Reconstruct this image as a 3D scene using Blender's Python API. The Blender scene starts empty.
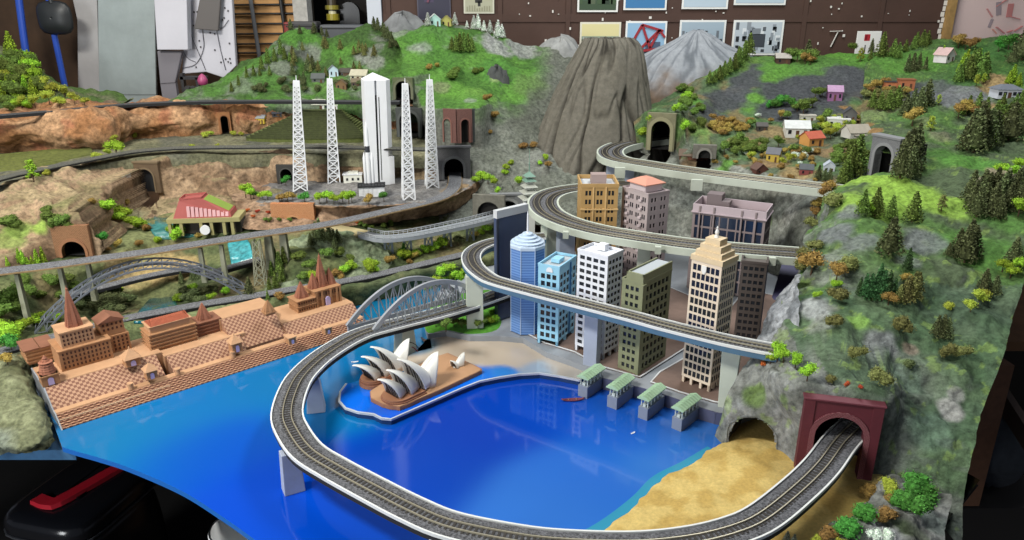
import bpy, math, random
import numpy as np
from mathutils import Vector, Matrix, noise
from mathutils.bvhtree import BVHTree
R = random.Random(7)
PI = math.pi
scene = bpy.context.scene
COL = scene.collection
# ---------------------------------------------------------------- camera model (1024 x 540)
F = 745.0; H = 0.9; PITCH = math.radians(20)
COSP, SINP = math.cos(PITCH), math.sin(PITCH)
def ray(x, y):
    u = (x-512)/F; v = (y-270)/F
    return Vector((u, COSP - v*SINP, -SINP - v*COSP))
def G(x, y, z=0.0):
    d = ray(x, y); t = (z-H)/d.z
    return Vector((0, 0, H)) + d*t
def P(x, y, Y):
    d = ray(x, y); t = Y/d.y
    return Vector((0, 0, H)) + d*t
def depth_of(p):
    return p.y*COSP + (H-p.z)*SINP
def mpp(p):                      # metres per pixel at a point
    return depth_of(p)/F
cam = bpy.data.cameras.new('camera'); cam_o = bpy.data.objects.new('camera', cam); COL.objects.link(cam_o)
cam_o.location = (0, 0, H); cam_o.rotation_euler = (math.radians(70), 0, 0)
cam.sensor_width = 36; cam.lens = F/1024*36; cam.clip_start = 0.01
scene.camera = cam_o
scene.view_settings.view_transform = 'Standard'; scene.view_settings.look = 'None'
scene.view_settings.gamma = 1; scene.view_settings.use_curve_mapping = False
# ---------------------------------------------------------------- colour / material helpers
def lin(h):
    h = h.lstrip('#'); o = []
    for i in (0, 2, 4):
        c = int(h[i:i+2], 16)/255
        o.append(c/12.92 if c <= .04045 else ((c+.055)/1.055)**2.4)
    return tuple(o)
MATS = {}
def mat(name, col, rough=.7, metal=0, var=0.0, vscale=40, bump=0, bscale=200, spec=.5, attr=None, coat=0, rnd=0, emit=0, dark=None):
    if name in MATS: return MATS[name]
    m = bpy.data.materials.new(name); m.use_nodes = True
    nt = m.node_tree; b = nt.nodes['Principled BSDF']
    if isinstance(col, str): col = lin(col)
    b.inputs['Base Color'].default_value = (*col, 1)
    b.inputs['Roughness'].default_value = rough; b.inputs['Metallic'].default_value = metal
    b.inputs['Specular IOR Level'].default_value = spec
    if coat: b.inputs['Coat Weight'].default_value = coat; b.inputs['Coat Roughness'].default_value = .05
    src = None
    if attr:
        a = nt.nodes.new('ShaderNodeAttribute'); a.attribute_name = attr; src = a.outputs['Color']
    if var or bump:
        tc = nt.nodes.new('ShaderNodeTexCoord')
    if var:
        n = nt.nodes.new('ShaderNodeTexNoise'); n.inputs['Scale'].default_value = vscale; n.inputs['Detail'].default_value = 5; n.inputs['Roughness'].default_value = .65
        nt.links.new(tc.outputs['Object'], n.inputs['Vector'])
        r = nt.nodes.new('ShaderNodeMapRange'); r.inputs['From Min'].default_value = .3; r.inputs['From Max'].default_value = .7
        r.inputs['To Min'].default_value = 1-var; r.inputs['To Max'].default_value = 1+var
        nt.links.new(n.outputs['Fac'], r.inputs['Value'])
        mx = nt.nodes.new('ShaderNodeMix'); mx.data_type = 'RGBA'; mx.blend_type = 'MULTIPLY'; mx.inputs[0].default_value = 1
        if src: nt.links.new(src, mx.inputs[6])
        else: mx.inputs[6].default_value = (*col, 1)
        nt.links.new(r.outputs['Result'], mx.inputs[7]); src = mx.outputs[2]
    if rnd:
        oi = nt.nodes.new('ShaderNodeObjectInfo'); hs = nt.nodes.new('ShaderNodeHueSaturation')
        r2 = nt.nodes.new('ShaderNodeMapRange'); r2.inputs['To Min'].default_value = 1-rnd; r2.inputs['To Max'].default_value = 1+rnd
        nt.links.new(oi.outputs['Random'], r2.inputs['Value']); nt.links.new(r2.outputs['Result'], hs.inputs['Value'])
        r3 = nt.nodes.new('ShaderNodeMapRange'); r3.inputs['To Min'].default_value = .5-rnd*.07; r3.inputs['To Max'].default_value = .5+rnd*.07
        nt.links.new(oi.outputs['Random'], r3.inputs['Value']); nt.links.new(r3.outputs['Result'], hs.inputs['Hue'])
        if src: nt.links.new(src, hs.inputs['Color'])
        else: hs.inputs['Color'].default_value = (*col, 1)
        src = hs.outputs['Color']
    if src: nt.links.new(src, b.inputs['Base Color'])
    if bump:
        n2 = nt.nodes.new('ShaderNodeTexNoise'); n2.inputs['Scale'].default_value = bscale; n2.inputs['Detail'].default_value = 6; n2.inputs['Roughness'].default_value = .7
        nt.links.new(tc.outputs['Object'], n2.inputs['Vector'])
        bp = nt.nodes.new('ShaderNodeBump'); bp.inputs['Strength'].default_value = bump; bp.inputs['Distance'].default_value = .004
        nt.links.new(n2.outputs['Fac'], bp.inputs['Height']); nt.links.new(bp.outputs['Normal'], b.inputs['Normal'])
    if emit:
        b.inputs['Emission Color'].default_value = (*col, 1); b.inputs['Emission Strength'].default_value = emit
    MATS[name] = m
    return m
# ---------------------------------------------------------------- object helpers
def tag(o, label=None, cat=None, group=None, kind=None):
    if label: o['label'] = label
    if cat: o['category'] = cat
    if group: o['group'] = group
    if kind: o['kind'] = kind
    return o
def thing(name, label, cat, loc=(0, 0, 0), rz=0, group=None):
    o = bpy.data.objects.new(name, None); COL.objects.link(o); o.empty_display_size = .01
    o.location = loc; o.rotation_euler = (0, 0, rz)
    return tag(o, label, cat, group)
class MB:
    """collects shapes for one mesh object"""
    def __init__(s): s.v = []; s.f = []; s.m = []; s.c = None; s.smooth = False
    def add(s, vs, fs, mi=0):
        o = len(s.v); s.v += [tuple(p) for p in vs]
        for f in fs: s.f.append(tuple(i+o for i in f)); s.m.append(mi)
        return s
    def box(s, x0, x1, y0, y1, z0, z1, mi=0, rz=0, c=None):
        vs = [(x, y, z) for z in (z0, z1) for x, y in ((x0, y0), (x1, y0), (x1, y1), (x0, y1))]
        if rz or c:
            cx, cy = c or ((x0+x1)/2, (y0+y1)/2); ca, sa = math.cos(rz), math.sin(rz)
            vs = [(cx+(x-cx)*ca-(y-cy)*sa, cy+(x-cx)*sa+(y-cy)*ca, z) for x, y, z in vs]
        return s.add(vs, [(3, 2, 1, 0), (4, 5, 6, 7), (0, 1, 5, 4), (1, 2, 6, 5), (2, 3, 7, 6), (3, 0, 4, 7)], mi)
    def cbox(s, cx, cy, cz, sx, sy, sz, mi=0, rz=0):
        return s.box(cx-sx/2, cx+sx/2, cy-sy/2, cy+sy/2, cz-sz/2, cz+sz/2, mi, rz)
    def frus(s, cx, cy, z0, z1, ax, ay, bx, by, mi=0, rz=0, ox=0, oy=0):
        """box tapering from half sizes ax,ay to bx,by"""
        vs = [(-ax, -ay, z0), (ax, -ay, z0), (ax, ay, z0), (-ax, ay, z0), (ox-bx, oy-by, z1), (ox+bx, oy-by, z1), (ox+bx, oy+by, z1), (ox-bx, oy+by, z1)]
        ca, sa = math.cos(rz), math.sin(rz)
        vs = [(cx+x*ca-y*sa, cy+x*sa+y*ca, z) for x, y, z in vs]
        return s.add(vs, [(3, 2, 1, 0), (4, 5, 6, 7), (0, 1, 5, 4), (1, 2, 6, 5), (2, 3, 7, 6), (3, 0, 4, 7)], mi)
    def prism(s, pts, z0, z1, mi=0, top=True, bot=True):
        n = len(pts)
        a = sum(pts[i][0]*pts[(i+1) % n][1]-pts[(i+1) % n][0]*pts[i][1] for i in range(n))
        if a < 0: pts = pts[::-1]
        vs = [(p[0], p[1], z0) for p in pts]+[(p[0], p[1], z1) for p in pts]
        fs = [(i, (i+1) % n, n+(i+1) % n, n+i) for i in range(n)]
        if top: fs.append(tuple(range(n, 2*n)))
        if bot: fs.append(tuple(range(n-1, -1, -1)))
        return s.add(vs, fs, mi)
    def lathe(s, prof, n=16, cx=0, cy=0, cz=0, mi=0, a0=0, sx=1, sy=1):
        """prof: [(r, z)] bottom to top"""
        vs = []; fs = []
        for r, z in prof:
            for k in range(n):
                a = a0+2*PI*k/n; vs.append((cx+r*math.cos(a)*sx, cy+r*math.sin(a)*sy, cz+z))
        for j in range(len(prof)-1):
            for k in range(n):
                fs.append((j*n+k, j*n+(k+1) % n, (j+1)*n+(k+1) % n, (j+1)*n+k))
        fs.append(tuple(range(n-1, -1, -1))); L = (len(prof)-1)*n; fs.append(tuple(L+k for k in range(n)))
        return s.add(vs, fs, mi)
    def bar(s, a, b, w, mi=0, h=None, n=4):
        """straight square (n=4) or round bar from a to b"""
        a = Vector(a); b = Vector(b); d = (b-a)
        if d.length < 1e-9: return s
        d.normalize(); up = Vector((0, 0, 1)) if abs(d.z) < .95 else Vector((0, 1, 0))
        x = d.cross(up).normalized(); y = x.cross(d)
        h = h or w; vs = []
        for p in (a, b):
            for k in range(n):
                an = 2*PI*(k+.5)/n; q = p + x*math.cos(an)*w*.5*(1.414 if n == 4 else 1) + y*math.sin(an)*h*.5*(1.414 if n == 4 else 1); vs.append(q)
        fs = [(k, (k+1) % n, n+(k+1) % n, n+k) for k in range(n)]+[tuple(range(n-1, -1, -1)), tuple(range(n, 2*n))]
        return s.add(vs, fs, mi)
    def sweep(s, path, sec, mi=0, closed=False, up=Vector((0, 0, 1)), cap=True):
        """sweep the 2-D section (side, up) along a 3-D path"""
        n = len(path); m = len(sec); vs = []
        for i, p in enumerate(path):
            a = path[max(0, i-1)]; b = path[min(n-1, i+1)]
            if closed: a = path[i-1]; b = path[(i+1) % n]
            d = (Vector(b)-Vector(a)); x = d.cross(up).normalized(); y = x.cross(d).normalized()
            for (u, w) in sec: vs.append(Vector(p)+x*u+y*w)
        fs = []
        for i in range(n if closed else n-1):
            for k in range(m):
                j = (i+1) % n
                fs.append((i*m+k, j*m+k, j*m+(k+1) % m, i*m+(k+1) % m))
        if cap and not closed: fs += [tuple(range(m)), tuple((n-1)*m+k for k in range(m-1, -1, -1))]
        return s.add(vs, fs, mi)
    def tube(s, path, r, n=6, mi=0):
        return s.sweep(path, [(r*math.cos(2*PI*k/n), r*math.sin(2*PI*k/n)) for k in range(n)], mi)
    def quad(s, a, b, c, d, mi=0): return s.add([a, b, c, d], [(0, 1, 2, 3)], mi)
    def mesh(s, name, mats):
        me = bpy.data.meshes.new(name); me.from_pydata(s.v, [], s.f)
        if not isinstance(mats, (list, tuple)): mats = [mats]
        for m in mats: me.materials.append(m)
        if any(s.m): me.polygons.foreach_set('material_index', s.m)
        if s.smooth: me.polygons.foreach_set('use_smooth', [True]*len(s.f))
        me.update(); return me
    def build(s, name, mats, parent=None, loc=None, rz=None, bevel=0):
        o = bpy.data.objects.new(name, s.mesh(name, mats)); COL.objects.link(o)
        if parent: o.parent = parent
        if loc is not None: o.location = loc
        if rz is not None: o.rotation_euler = (0, 0, rz)
        if bevel:
            b = o.modifiers.new('bevel', 'BEVEL'); b.width = bevel; b.segments = 2; b.limit_method = 'ANGLE'; b.angle_limit = math.radians(40)
        return o
def put(name, me, parent=None, loc=(0, 0, 0), rz=0, sc=None):
    o = bpy.data.objects.new(name, me); COL.objects.link(o); o.parent = parent; o.location = loc; o.rotation_euler = (0, 0, rz)
    if sc: o.scale = sc if isinstance(sc, tuple) else (sc, sc, sc)
    return o
def crom(p0, p1, p2, p3, t):
    return ((p1*2) + (p2-p0)*t + (p0*2-p1*5+p2*4-p3)*t*t + (p1*3-p0-p2*3+p3)*t*t*t)*.5
def spline(pts, step=None, n=None, closed=False):
    pts = [Vector(p) for p in pts]; out = []
    m = len(pts); segs = m if closed else m-1
    for i in range(segs):
        if closed: q = [pts[(i+k-1) % m] for k in range(4)]
        else: q = [pts[max(0, i-1)], pts[i], pts[i+1], pts[min(m-1, i+2)]]
        if not closed and i == 0: q[0] = q[1]*2-q[2]
        if not closed and i == segs-1: q[3] = q[2]*2-q[1]
        for k in range(16): out.append(crom(*q, k/16))
    if not closed: out.append(pts[-1])
    else: out.append(pts[0])
    # resample
    L = [0]
    for a, b in zip(out, out[1:]): L.append(L[-1]+(b-a).length)
    if n is None: n = max(2, int(L[-1]/step)+1)
    res = []; j = 0
    for k in range(n):
        s_ = L[-1]*k/(n-1)
        while j < len(L)-2 and L[j+1] < s_: j += 1
        w = (s_-L[j])/max(1e-9, L[j+1]-L[j]); res.append(out[j].lerp(out[j+1], min(1, max(0, w))))
    if closed: res = res[:-1]
    return res
def fbm(p, sc, oct=4):
    return noise.fractal(Vector(p)*sc, 1.0, 2.1, oct)
# ---------------------------------------------------------------- terrain patches
BV, BF = [], []                  # everything trees and houses may stand on
BVH = [None]
def reg(o, d=Vector((0, 0, 0))):
    off = len(BV)
    for v in o.data.vertices: BV.append(v.co+d)
    for p in o.data.polygons: BF.append(tuple(off+i for i in p.vertices))
    BVH[0] = None
def hit(x, y, back=None):
    """the terrain point a photo position stands on"""
    if BVH[0] is None: BVH[0] = BVHTree.FromPolygons(BV, BF)
    for k in range(16):                      # on a skyline: the first ground below
        r = BVH[0].ray_cast(Vector((0, 0, H)), ray(x, y+k*.7).normalized(), 9)
        if r[0] is not None: break
    if r[0] is None: return G(x, y, .1) if y > 120 else P(x, y, 3.6)
    return r[0]
def drop(x, y):
    if BVH[0] is None: BVH[0] = BVHTree.FromPolygons(BV, BF)
    r = BVH[0].ray_cast(Vector((x, y, 2)), Vector((0, 0, -1)), 5)
    return r[0] if r[0] else Vector((x, y, 0))
def pt(t):
    if len(t) == 3: return P(*t)
    return G(t[0], t[1], t[3])   # (x, y, None, z)
def patch(name, rows, nu, nv, m, amp=.01, nsc=8, ridge=0, colfn=None, blobs=(), holes=(), rough2=.003, seed=0, register=True, flats=(), skirt=0):
    K = 24
    gr = [spline([pt(t) for t in r], n=K) for r in rows]
    cols = [spline([g[k] for g in gr], n=nv) if False else None for k in range(0)]
    # uniform parameter across rows
    M = len(gr); gv = []
    for j in range(nv):
        s_ = (M-1)*j/(nv-1); i = min(M-2, int(s_)); t = s_-i
        row = []
        for k in range(K):
            p1, p2 = gr[i][k], gr[i+1][k]
            p0 = gr[i-1][k] if i > 0 else p1*2-p2
            p3 = gr[i+2][k] if i+2 < M else p2*2-p1
            row.append(crom(p0, p1, p2, p3, t))
        gv.append(spline(row, n=nu))
    A = np.array([[tuple(p) for p in r] for r in gv])          # nv,nu,3
    du = np.gradient(A, axis=1); dv = np.gradient(A, axis=0)
    N = np.cross(du, dv); N /= np.maximum(1e-9, np.linalg.norm(N, axis=2, keepdims=True))
    if N[:, :, 2].mean() < 0: N = -N
    off = Vector((seed*3.1, seed*1.7, seed*2.3))
    for j in range(nv):
        for i in range(nu):
            p = Vector(A[j, i])+off
            d = amp*noise.fractal(p*nsc, .9, 2.0, 3)
            if ridge: d += ridge*(noise.turbulence(p*nsc*1.3, 4, True)-.5)
            d += rough2*noise.noise(p*55)
            A[j, i] += N[j, i]*d
    for s in flats:
        n3 = np.array(s['n']); l3 = np.array((-n3[1], n3[0], 0.)); D = A-np.array(s['b']); mg = s.get('mg', .06)
        sd_ = D@n3; la = np.abs(D@l3); zz = D[..., 2]; ss = lambda x: np.clip(x, 0, 1)**2*(3-2*np.clip(x, 0, 1))
        w = ss((s['W']/2+mg-la)/mg)*ss((s['H']+mg-zz)/mg)*ss((zz+.05)/.03)*(np.abs(sd_) < .22)
        A += n3*((-.006-sd_)*w)[..., None]
    if skirt:
        e = A[:1].copy(); e[..., 2] -= skirt; A = np.concatenate([e, A]); nv += 1
    vs = A.reshape(-1, 3); fs = []
    keep = np.ones((nv-1, nu-1), bool)
    C = (A[:-1, :-1]+A[1:, 1:])/2
    for h in holes: keep &= ~h(C)
    for j in range(nv-1):
        for i in range(nu-1):
            if keep[j, i]: fs.append((j*nu+i, j*nu+i+1, (j+1)*nu+i+1, (j+1)*nu+i))
    me = bpy.data.meshes.new(name); me.from_pydata([tuple(p) for p in vs], [], fs); me.materials.append(m)
    me.update()
    if sum(p.normal.z for p in me.polygons) < 0: me.flip_normals()
    tag_kind = name not in ('rocky_knoll',)
    me.polygons.foreach_set('use_smooth', [True]*len(fs))
    nz = np.empty(len(vs)*3); me.vertices.foreach_get('normal', nz); nz = nz.reshape(-1, 3)
    col = np.array([colfn(Vector(p), n_) for p, n_ in zip(vs, nz)])
    # painted zones: centre found where the photo shows it, then spread over the ground in metres
    d_ = vs - np.array((0, 0, H)); dep = d_[:, 1]*COSP - d_[:, 2]*SINP
    px = 512+F*d_[:, 0]/dep; py = 270-F*(d_[:, 1]*SINP+d_[:, 2]*COSP)/dep
    for (bx, by, rx, c, st) in blobs:
        i = np.argmin((px-bx)**2+(py-by)**2); c0 = vs[i]
        dist = np.linalg.norm(vs-c0, axis=1)
        dist += np.array([.25*rx*noise.noise(Vector(p)*14+Vector((7, 1, 3)))+.18*rx*noise.noise(Vector(p)*40) for p in vs])
        w = np.clip((rx-dist)/(rx*.35), 0, 1)*st
        col = col*(1-w[:, None])+np.array(lin(c))*w[:, None]
    lum = (col@np.array((.25, .65, .1)))[:, None]; col = lum*.93+(col-lum)*.8
    a = me.color_attributes.new('Col', 'FLOAT_COLOR', 'POINT')
    a.data.foreach_set('color', np.concatenate([np.clip(col, 0, 1), np.ones((len(vs), 1))], 1).ravel().astype('f'))
    o = bpy.data.objects.new(name, me); COL.objects.link(o)
    if tag_kind: o['kind'] = 'structure'
    if register: reg(o)
    return o
def mixc(a, b, t): return tuple(x*(1-t)+y*t for x, y in zip(a, b))
def sstep(a, b, x):
    t = min(1, max(0, (x-a)/(b-a))); return t*t*(3-2*t)
def hole_box(s, L, gx=.004, gz=.004):
    """the faces a tunnel mouth opens through"""
    b = np.array(s['b']); n3 = np.array(s['n']); l3 = np.array((-n3[1], n3[0], 0.))
    def f(C):
        D = C-b; la = np.abs(D@l3); z = D[..., 2]; r = s['aw']/2
        top = np.where(la < r, s['ah']-r+np.sqrt(np.maximum(0, r*r-la*la)), 0)
        return (np.abs(D@n3) < L) & (la < r+gx) & (z < np.maximum(top, s['ah']-r)+gz) & (z > -.06)
    return f
# ================================================================ portal sites (needed for the holes in the ground)
def site(x, y, Y, nrm, W, Hh, aw, ah):
    b = P(x, y, Y); n = Vector((nrm[0], nrm[1], 0)).normalized()
    return dict(b=b, n=n, W=W, H=Hh, aw=aw, ah=ah)
S_RED = site(831, 475, 1.247, (-.252, -.968), .138, .168, .088, .138)
S_OLIVE = site(660, 150, 2.98, (-.35, -.94), .112, .148, .074, .118)
S_BLACK = site(454, 179, 2.93, (.1, -1), .132, .126, .076, .084)
S_SMALL = site(508, 223, 2.70, (.12, -1), .128, .108, .072, .088)
S_TALL = dict(site(149, 192, 2.765, (-.05, -1), .108, .112, .062, .09), mg=.03)
S_BROWN = dict(site(76, 256, 2.15, (.12, -1), .105, .098, .066, .05), mg=.10)
S_HILLARCH = site(404, 99, 3.27, (-.1, -1), .085, .09, .066, .076)
S_BIGDARK = site(410, 137, 3.15, (-.15, -1), .11, .122, .08, .105)
S_GREY = site(883, 178, 2.42, (-.93, -.37), .11, .132, .068, .108)
S_SLOT = site(288, 186, 2.86, (0, -1), .075, .085, .045, .07)
S_ARC = dict(b=P(458, 143, 3.05), n=Vector((0, -1, 0)), W=.17, H=.135, aw=.01, ah=.01)
S_ORANGE = site(226, 133, 3.24, (.3, -1), .05, .09, .03, .075)
S_CAVE = site(750, 455, 1.345, (-.45, -.9), .10, .09, .088, .082)
S_CULV = site(704, 158, 2.76, (-.2, -.98), .085, .050, .044, .032)
def hole(s, L=.09, grow=1.0): return hole_box(s, max(L, .05))
M_TERR = mat('painted_scenery', '#808080', rough=.92, var=.5, vscale=75, bump=1, bscale=210, attr='Col', spec=.25)
gB = lin('#568c1e')
rk, rkd, rkl = lin('#777a73'), lin('#50534f'), lin('#9a9c98')
def nz3(p, s, o=0): return noise.fractal(Vector(p)*s+Vector((o, o*2, 0)), 1, 2, 3)
# ---------------------------------------------------------------- right mountain
def col_R(p, n):
    t = .5+.9*nz3(p, 6, 1)
    c = mixc(lin('#4f6040'), lin('#4f7430'), sstep(.2, .8, t))
    steep = 1-sstep(.35, .72, n[2]+.12*nz3(p, 12, 3))
    c = mixc(c, mixc(lin('#6b716d'), lin('#8b8e8b'), sstep(-.3, .4, nz3(p, 18, 5))), steep*.85)
    if p.z < .22 and p.x < .62: c = mixc(c, mixc(lin('#8d9090'), lin('#73776f'), sstep(-.3, .3, nz3(p, 15))), .85)
    elif p.y < 1.62: c = mixc(c, mixc(lin('#47604a'), lin('#5e7458'), sstep(-.4, .4, nz3(p, 9))), .7)
    if p.y < 1.95 and p.x < .95: c = mixc(c, mixc(lin('#686c66'), lin('#8b8e88'), sstep(-.3, .3, nz3(p, 16, 4))), .75*sstep(-.15, .25, nz3(p, 5, 11))*(1-sstep(.75, .95, p.x)))
    if nz3(p, 30, 9) > .42: c = mixc(c, lin('#8fb03c'), .35)
    return c
rows_R = [
 [(712, 446, 1.43), (742, 458, 1.35), (790, 478, 1.268), (838, 486, 1.262), (884, 490, 1.238), (915, 505, 1.19), (958, 545, 1.09)],
 [(720, 415, 1.43), (752, 415, 1.375), (795, 432, 1.30), (838, 440, 1.285), (884, 445, 1.262), (915, 450, 1.235), (966, 490, 1.16)],
 [(736, 375, 1.44), (760, 368, 1.41), (797, 382, 1.295), (838, 386, 1.29), (884, 392, 1.268), (917, 400, 1.29), (976, 440, 1.23)],
 [(748, 357, 1.49), (775, 350, 1.46), (803, 362, 1.38), (838, 364, 1.37), (880, 366, 1.37), (920, 370, 1.37), (987, 402, 1.30)],
 [(775, 335, 1.56), (795, 330, 1.52), (815, 330, 1.49), (845, 325, 1.47), (890, 328, 1.47), (932, 335, 1.47), (1000, 365, 1.38)],
 [(788, 300, 1.67), (803, 298, 1.63), (825, 296, 1.60), (855, 292, 1.59), (895, 290, 1.59), (942, 290, 1.60), (1013, 320, 1.50)],
 [(799, 265, 1.82), (812, 260, 1.78), (835, 258, 1.74), (860, 256, 1.72), (900, 255, 1.74), (952, 250, 1.76), (1027, 272, 1.66)],
 [(808, 230, 1.98), (822, 224, 1.93), (845, 221, 1.89), (870, 221, 1.88), (908, 218, 1.90), (958, 215, 1.93), (1040, 225, 1.86)],
 [(822, 194, 2.20), (836, 188, 2.15), (852, 187, 2.11), (875, 190, 2.09), (910, 190, 2.10), (960, 185, 2.12), (1048, 190, 2.10)],
 [(850, 184, 2.36), (872, 180, 2.36), (886, 162, 2.44), (898, 148, 2.48), (918, 152, 2.46), (962, 150, 2.50), (1050, 150, 2.50)],
 [(856, 152, 2.68), (875, 145, 2.68), (892, 138, 2.70), (910, 134, 2.72), (940, 128, 2.74), (978, 122, 2.80), (1054, 115, 2.82)],
 [(860, 128, 2.90), (875, 118, 2.95), (895, 112, 2.98), (930, 105, 3.0), (970, 95, 3.05), (1002, 90, 3.1), (1058, 85, 3.1)],
 [(862, 102, 3.22), (880, 90, 3.28), (900, 84, 3.32), (935, 72, 3.4), (970, 65, 3.42), (1006, 60, 3.46), (1062, 58, 3.5)],
 [(866, 60, 3.62), (882, 53, 3.72), (900, 48, 3.78), (940, 42, 3.82), (975, 40, 3.84), (1010, 39, 3.85), (1064, 40, 3.85)],
 [(868, 62, 3.95), (882, 58, 3.97), (900, 55, 3.98), (940, 50, 4.0), (975, 48, 4.0), (1010, 47, 4.0), (1064, 48, 4.0)]]
blobs_R = [
 (860, 178, .09, '#84ac22', .9), (905, 195, .14, '#84ac22', .95), (870, 200, .10, '#84ac22', .9), (945, 205, .10, '#84ac22', .85), (960, 160, .13, '#4f8a24', .8),
 (975, 245, .11, '#4c7e26', .8), (1005, 215, .10, '#4c7e26', .7), (850, 215, .045, '#74787a', .8), (835, 235, .06, '#6f7376', .85), (862, 240, .05, '#74787a', .7),
 (925, 243, .06, '#74797a', .75), (905, 262, .04, '#7b807c', .6), (865, 262, .05, '#557a34', .6), (880, 185, .03, '#8a8468', .7),
 (1000, 175, .05, '#9a8a70', .9), (985, 180, .04, '#8f836d', .8), (940, 135, .05, '#7d7860', .6), (925, 120, .05, '#7d8858', .6),
 (815, 305, .05, '#a3a6a6', .8), (820, 325, .04, '#84877f', .7), (880, 345, .04, '#808385', .8), (910, 348, .022, '#8d7d6d', .8), (858, 320, .03, '#7fae3a', .8),
 (950, 410, .03, '#a5a4a0', .85), (955, 395, .02, '#9c9b98', .7), (930, 430, .05, '#6d8a74', .5), (905, 380, .05, '#6f8c74', .5),
 (755, 395, .03, '#5f7d2c', .8), (783, 400, .015, '#5f7d2c', .7), (800, 285, .03, '#5d7a2e', .8), (812, 215, .03, '#5d7a2e', .7),
 (868, 125, .03, '#94703e', .95), (876, 131, .03, '#94703e', .95), (985, 75, .25, '#44742a', .7), (905, 62, .2, '#528a20', .8), (1000, 52, .25, '#427c2c', .8), (990, 92, .07, '#9d8352', .95), (985, 103, .06, '#9d8352', .95), (994, 78, .06, '#9d8352', .95), (992, 85, .06, '#9d8352', .95),
 (925, 96, .12, '#5f6264', .9), (950, 97, .10, '#707375', .9), (975, 98, .08, '#707375', .9), (930, 92, .12, '#585b5d', .85), (965, 92, .10, '#7a7d7d', .85), (905, 90, .10, '#4a4d50', .7), (875, 105, .12, '#8f6a44', .5), (870, 115, .07, '#7d8a50', .5)]
o = patch('right_mountain', rows_R, 230, 330, M_TERR, amp=.022, nsc=7, ridge=.018, colfn=col_R, blobs=blobs_R,
          holes=[hole(S_RED), hole(S_CAVE), hole(S_GREY)], flats=[S_RED, S_CAVE, S_GREY], rough2=.004, seed=1)
tag(o, 'large green and grey scenery mountain rising above the red tunnel portal', 'mountain')
# ---------------------------------------------------------------- village slope behind the top viaduct
def col_V(p, n):
    t = nz3(p, 5, 2)
    c = mixc(lin('#57644a'), lin('#4f703c'), sstep(-.3, .4, t))
    c = mixc(c, lin('#8d7048'), sstep(.1, .5, nz3(p, 9, 4))*.6)
    if p.z < .335: c = mixc(c, mixc(lin('#74776f'), lin('#8f9188'), sstep(-.3, .4, nz3(p, 8, 5))), .9)
    if p.z > .56: c = mixc(c, lin('#4f8420'), .75)
    return c
rows_V = [
 [(575, 268, 2.56), (640, 262, 2.56), (690, 258, 2.54), (760, 260, 2.42), (812, 262, 2.12), (850, 262, 2.0)],
 [(590, 212, 2.76), (640, 212, 2.72), (690, 210, 2.67), (760, 210, 2.54), (815, 214, 2.26), (852, 214, 2.15)],
 [(610, 178, 2.9), (645, 182, 2.82), (690, 180, 2.74), (760, 186, 2.58), (826, 192, 2.36), (868, 196, 2.3)],
 [(640, 160, 2.86), (665, 158, 2.80), (695, 158, 2.75), (760, 170, 2.57), (842, 180, 2.41), (896, 186, 2.42)],
 [(638, 152, 2.98), (672, 140, 2.96), (705, 135, 3.0), (770, 140, 2.95), (848, 150, 2.76), (905, 158, 2.78)],
 [(634, 124, 3.06), (655, 109, 3.05), (684, 111, 3.10), (712, 110, 3.25), (775, 110, 3.25), (858, 120, 3.06), (915, 130, 3.05)],
 [(636, 112, 3.3), (662, 104, 3.32), (686, 98, 3.34), (716, 88, 3.45), (780, 85, 3.45), (866, 92, 3.36), (920, 95, 3.38)],
 [(690, 84, 3.5), (710, 76, 3.52), (732, 66, 3.6), (785, 63, 3.66), (872, 62, 3.64), (920, 60, 3.72)],
 [(712, 72, 3.62), (730, 64, 3.68), (750, 57, 3.75), (792, 56, 3.85), (876, 53, 3.84), (920, 52, 3.86)],
 [(716, 74, 3.9), (732, 68, 3.92), (752, 62, 3.95), (792, 60, 4.0), (878, 58, 4.0), (920, 56, 4.0)]]
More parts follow.
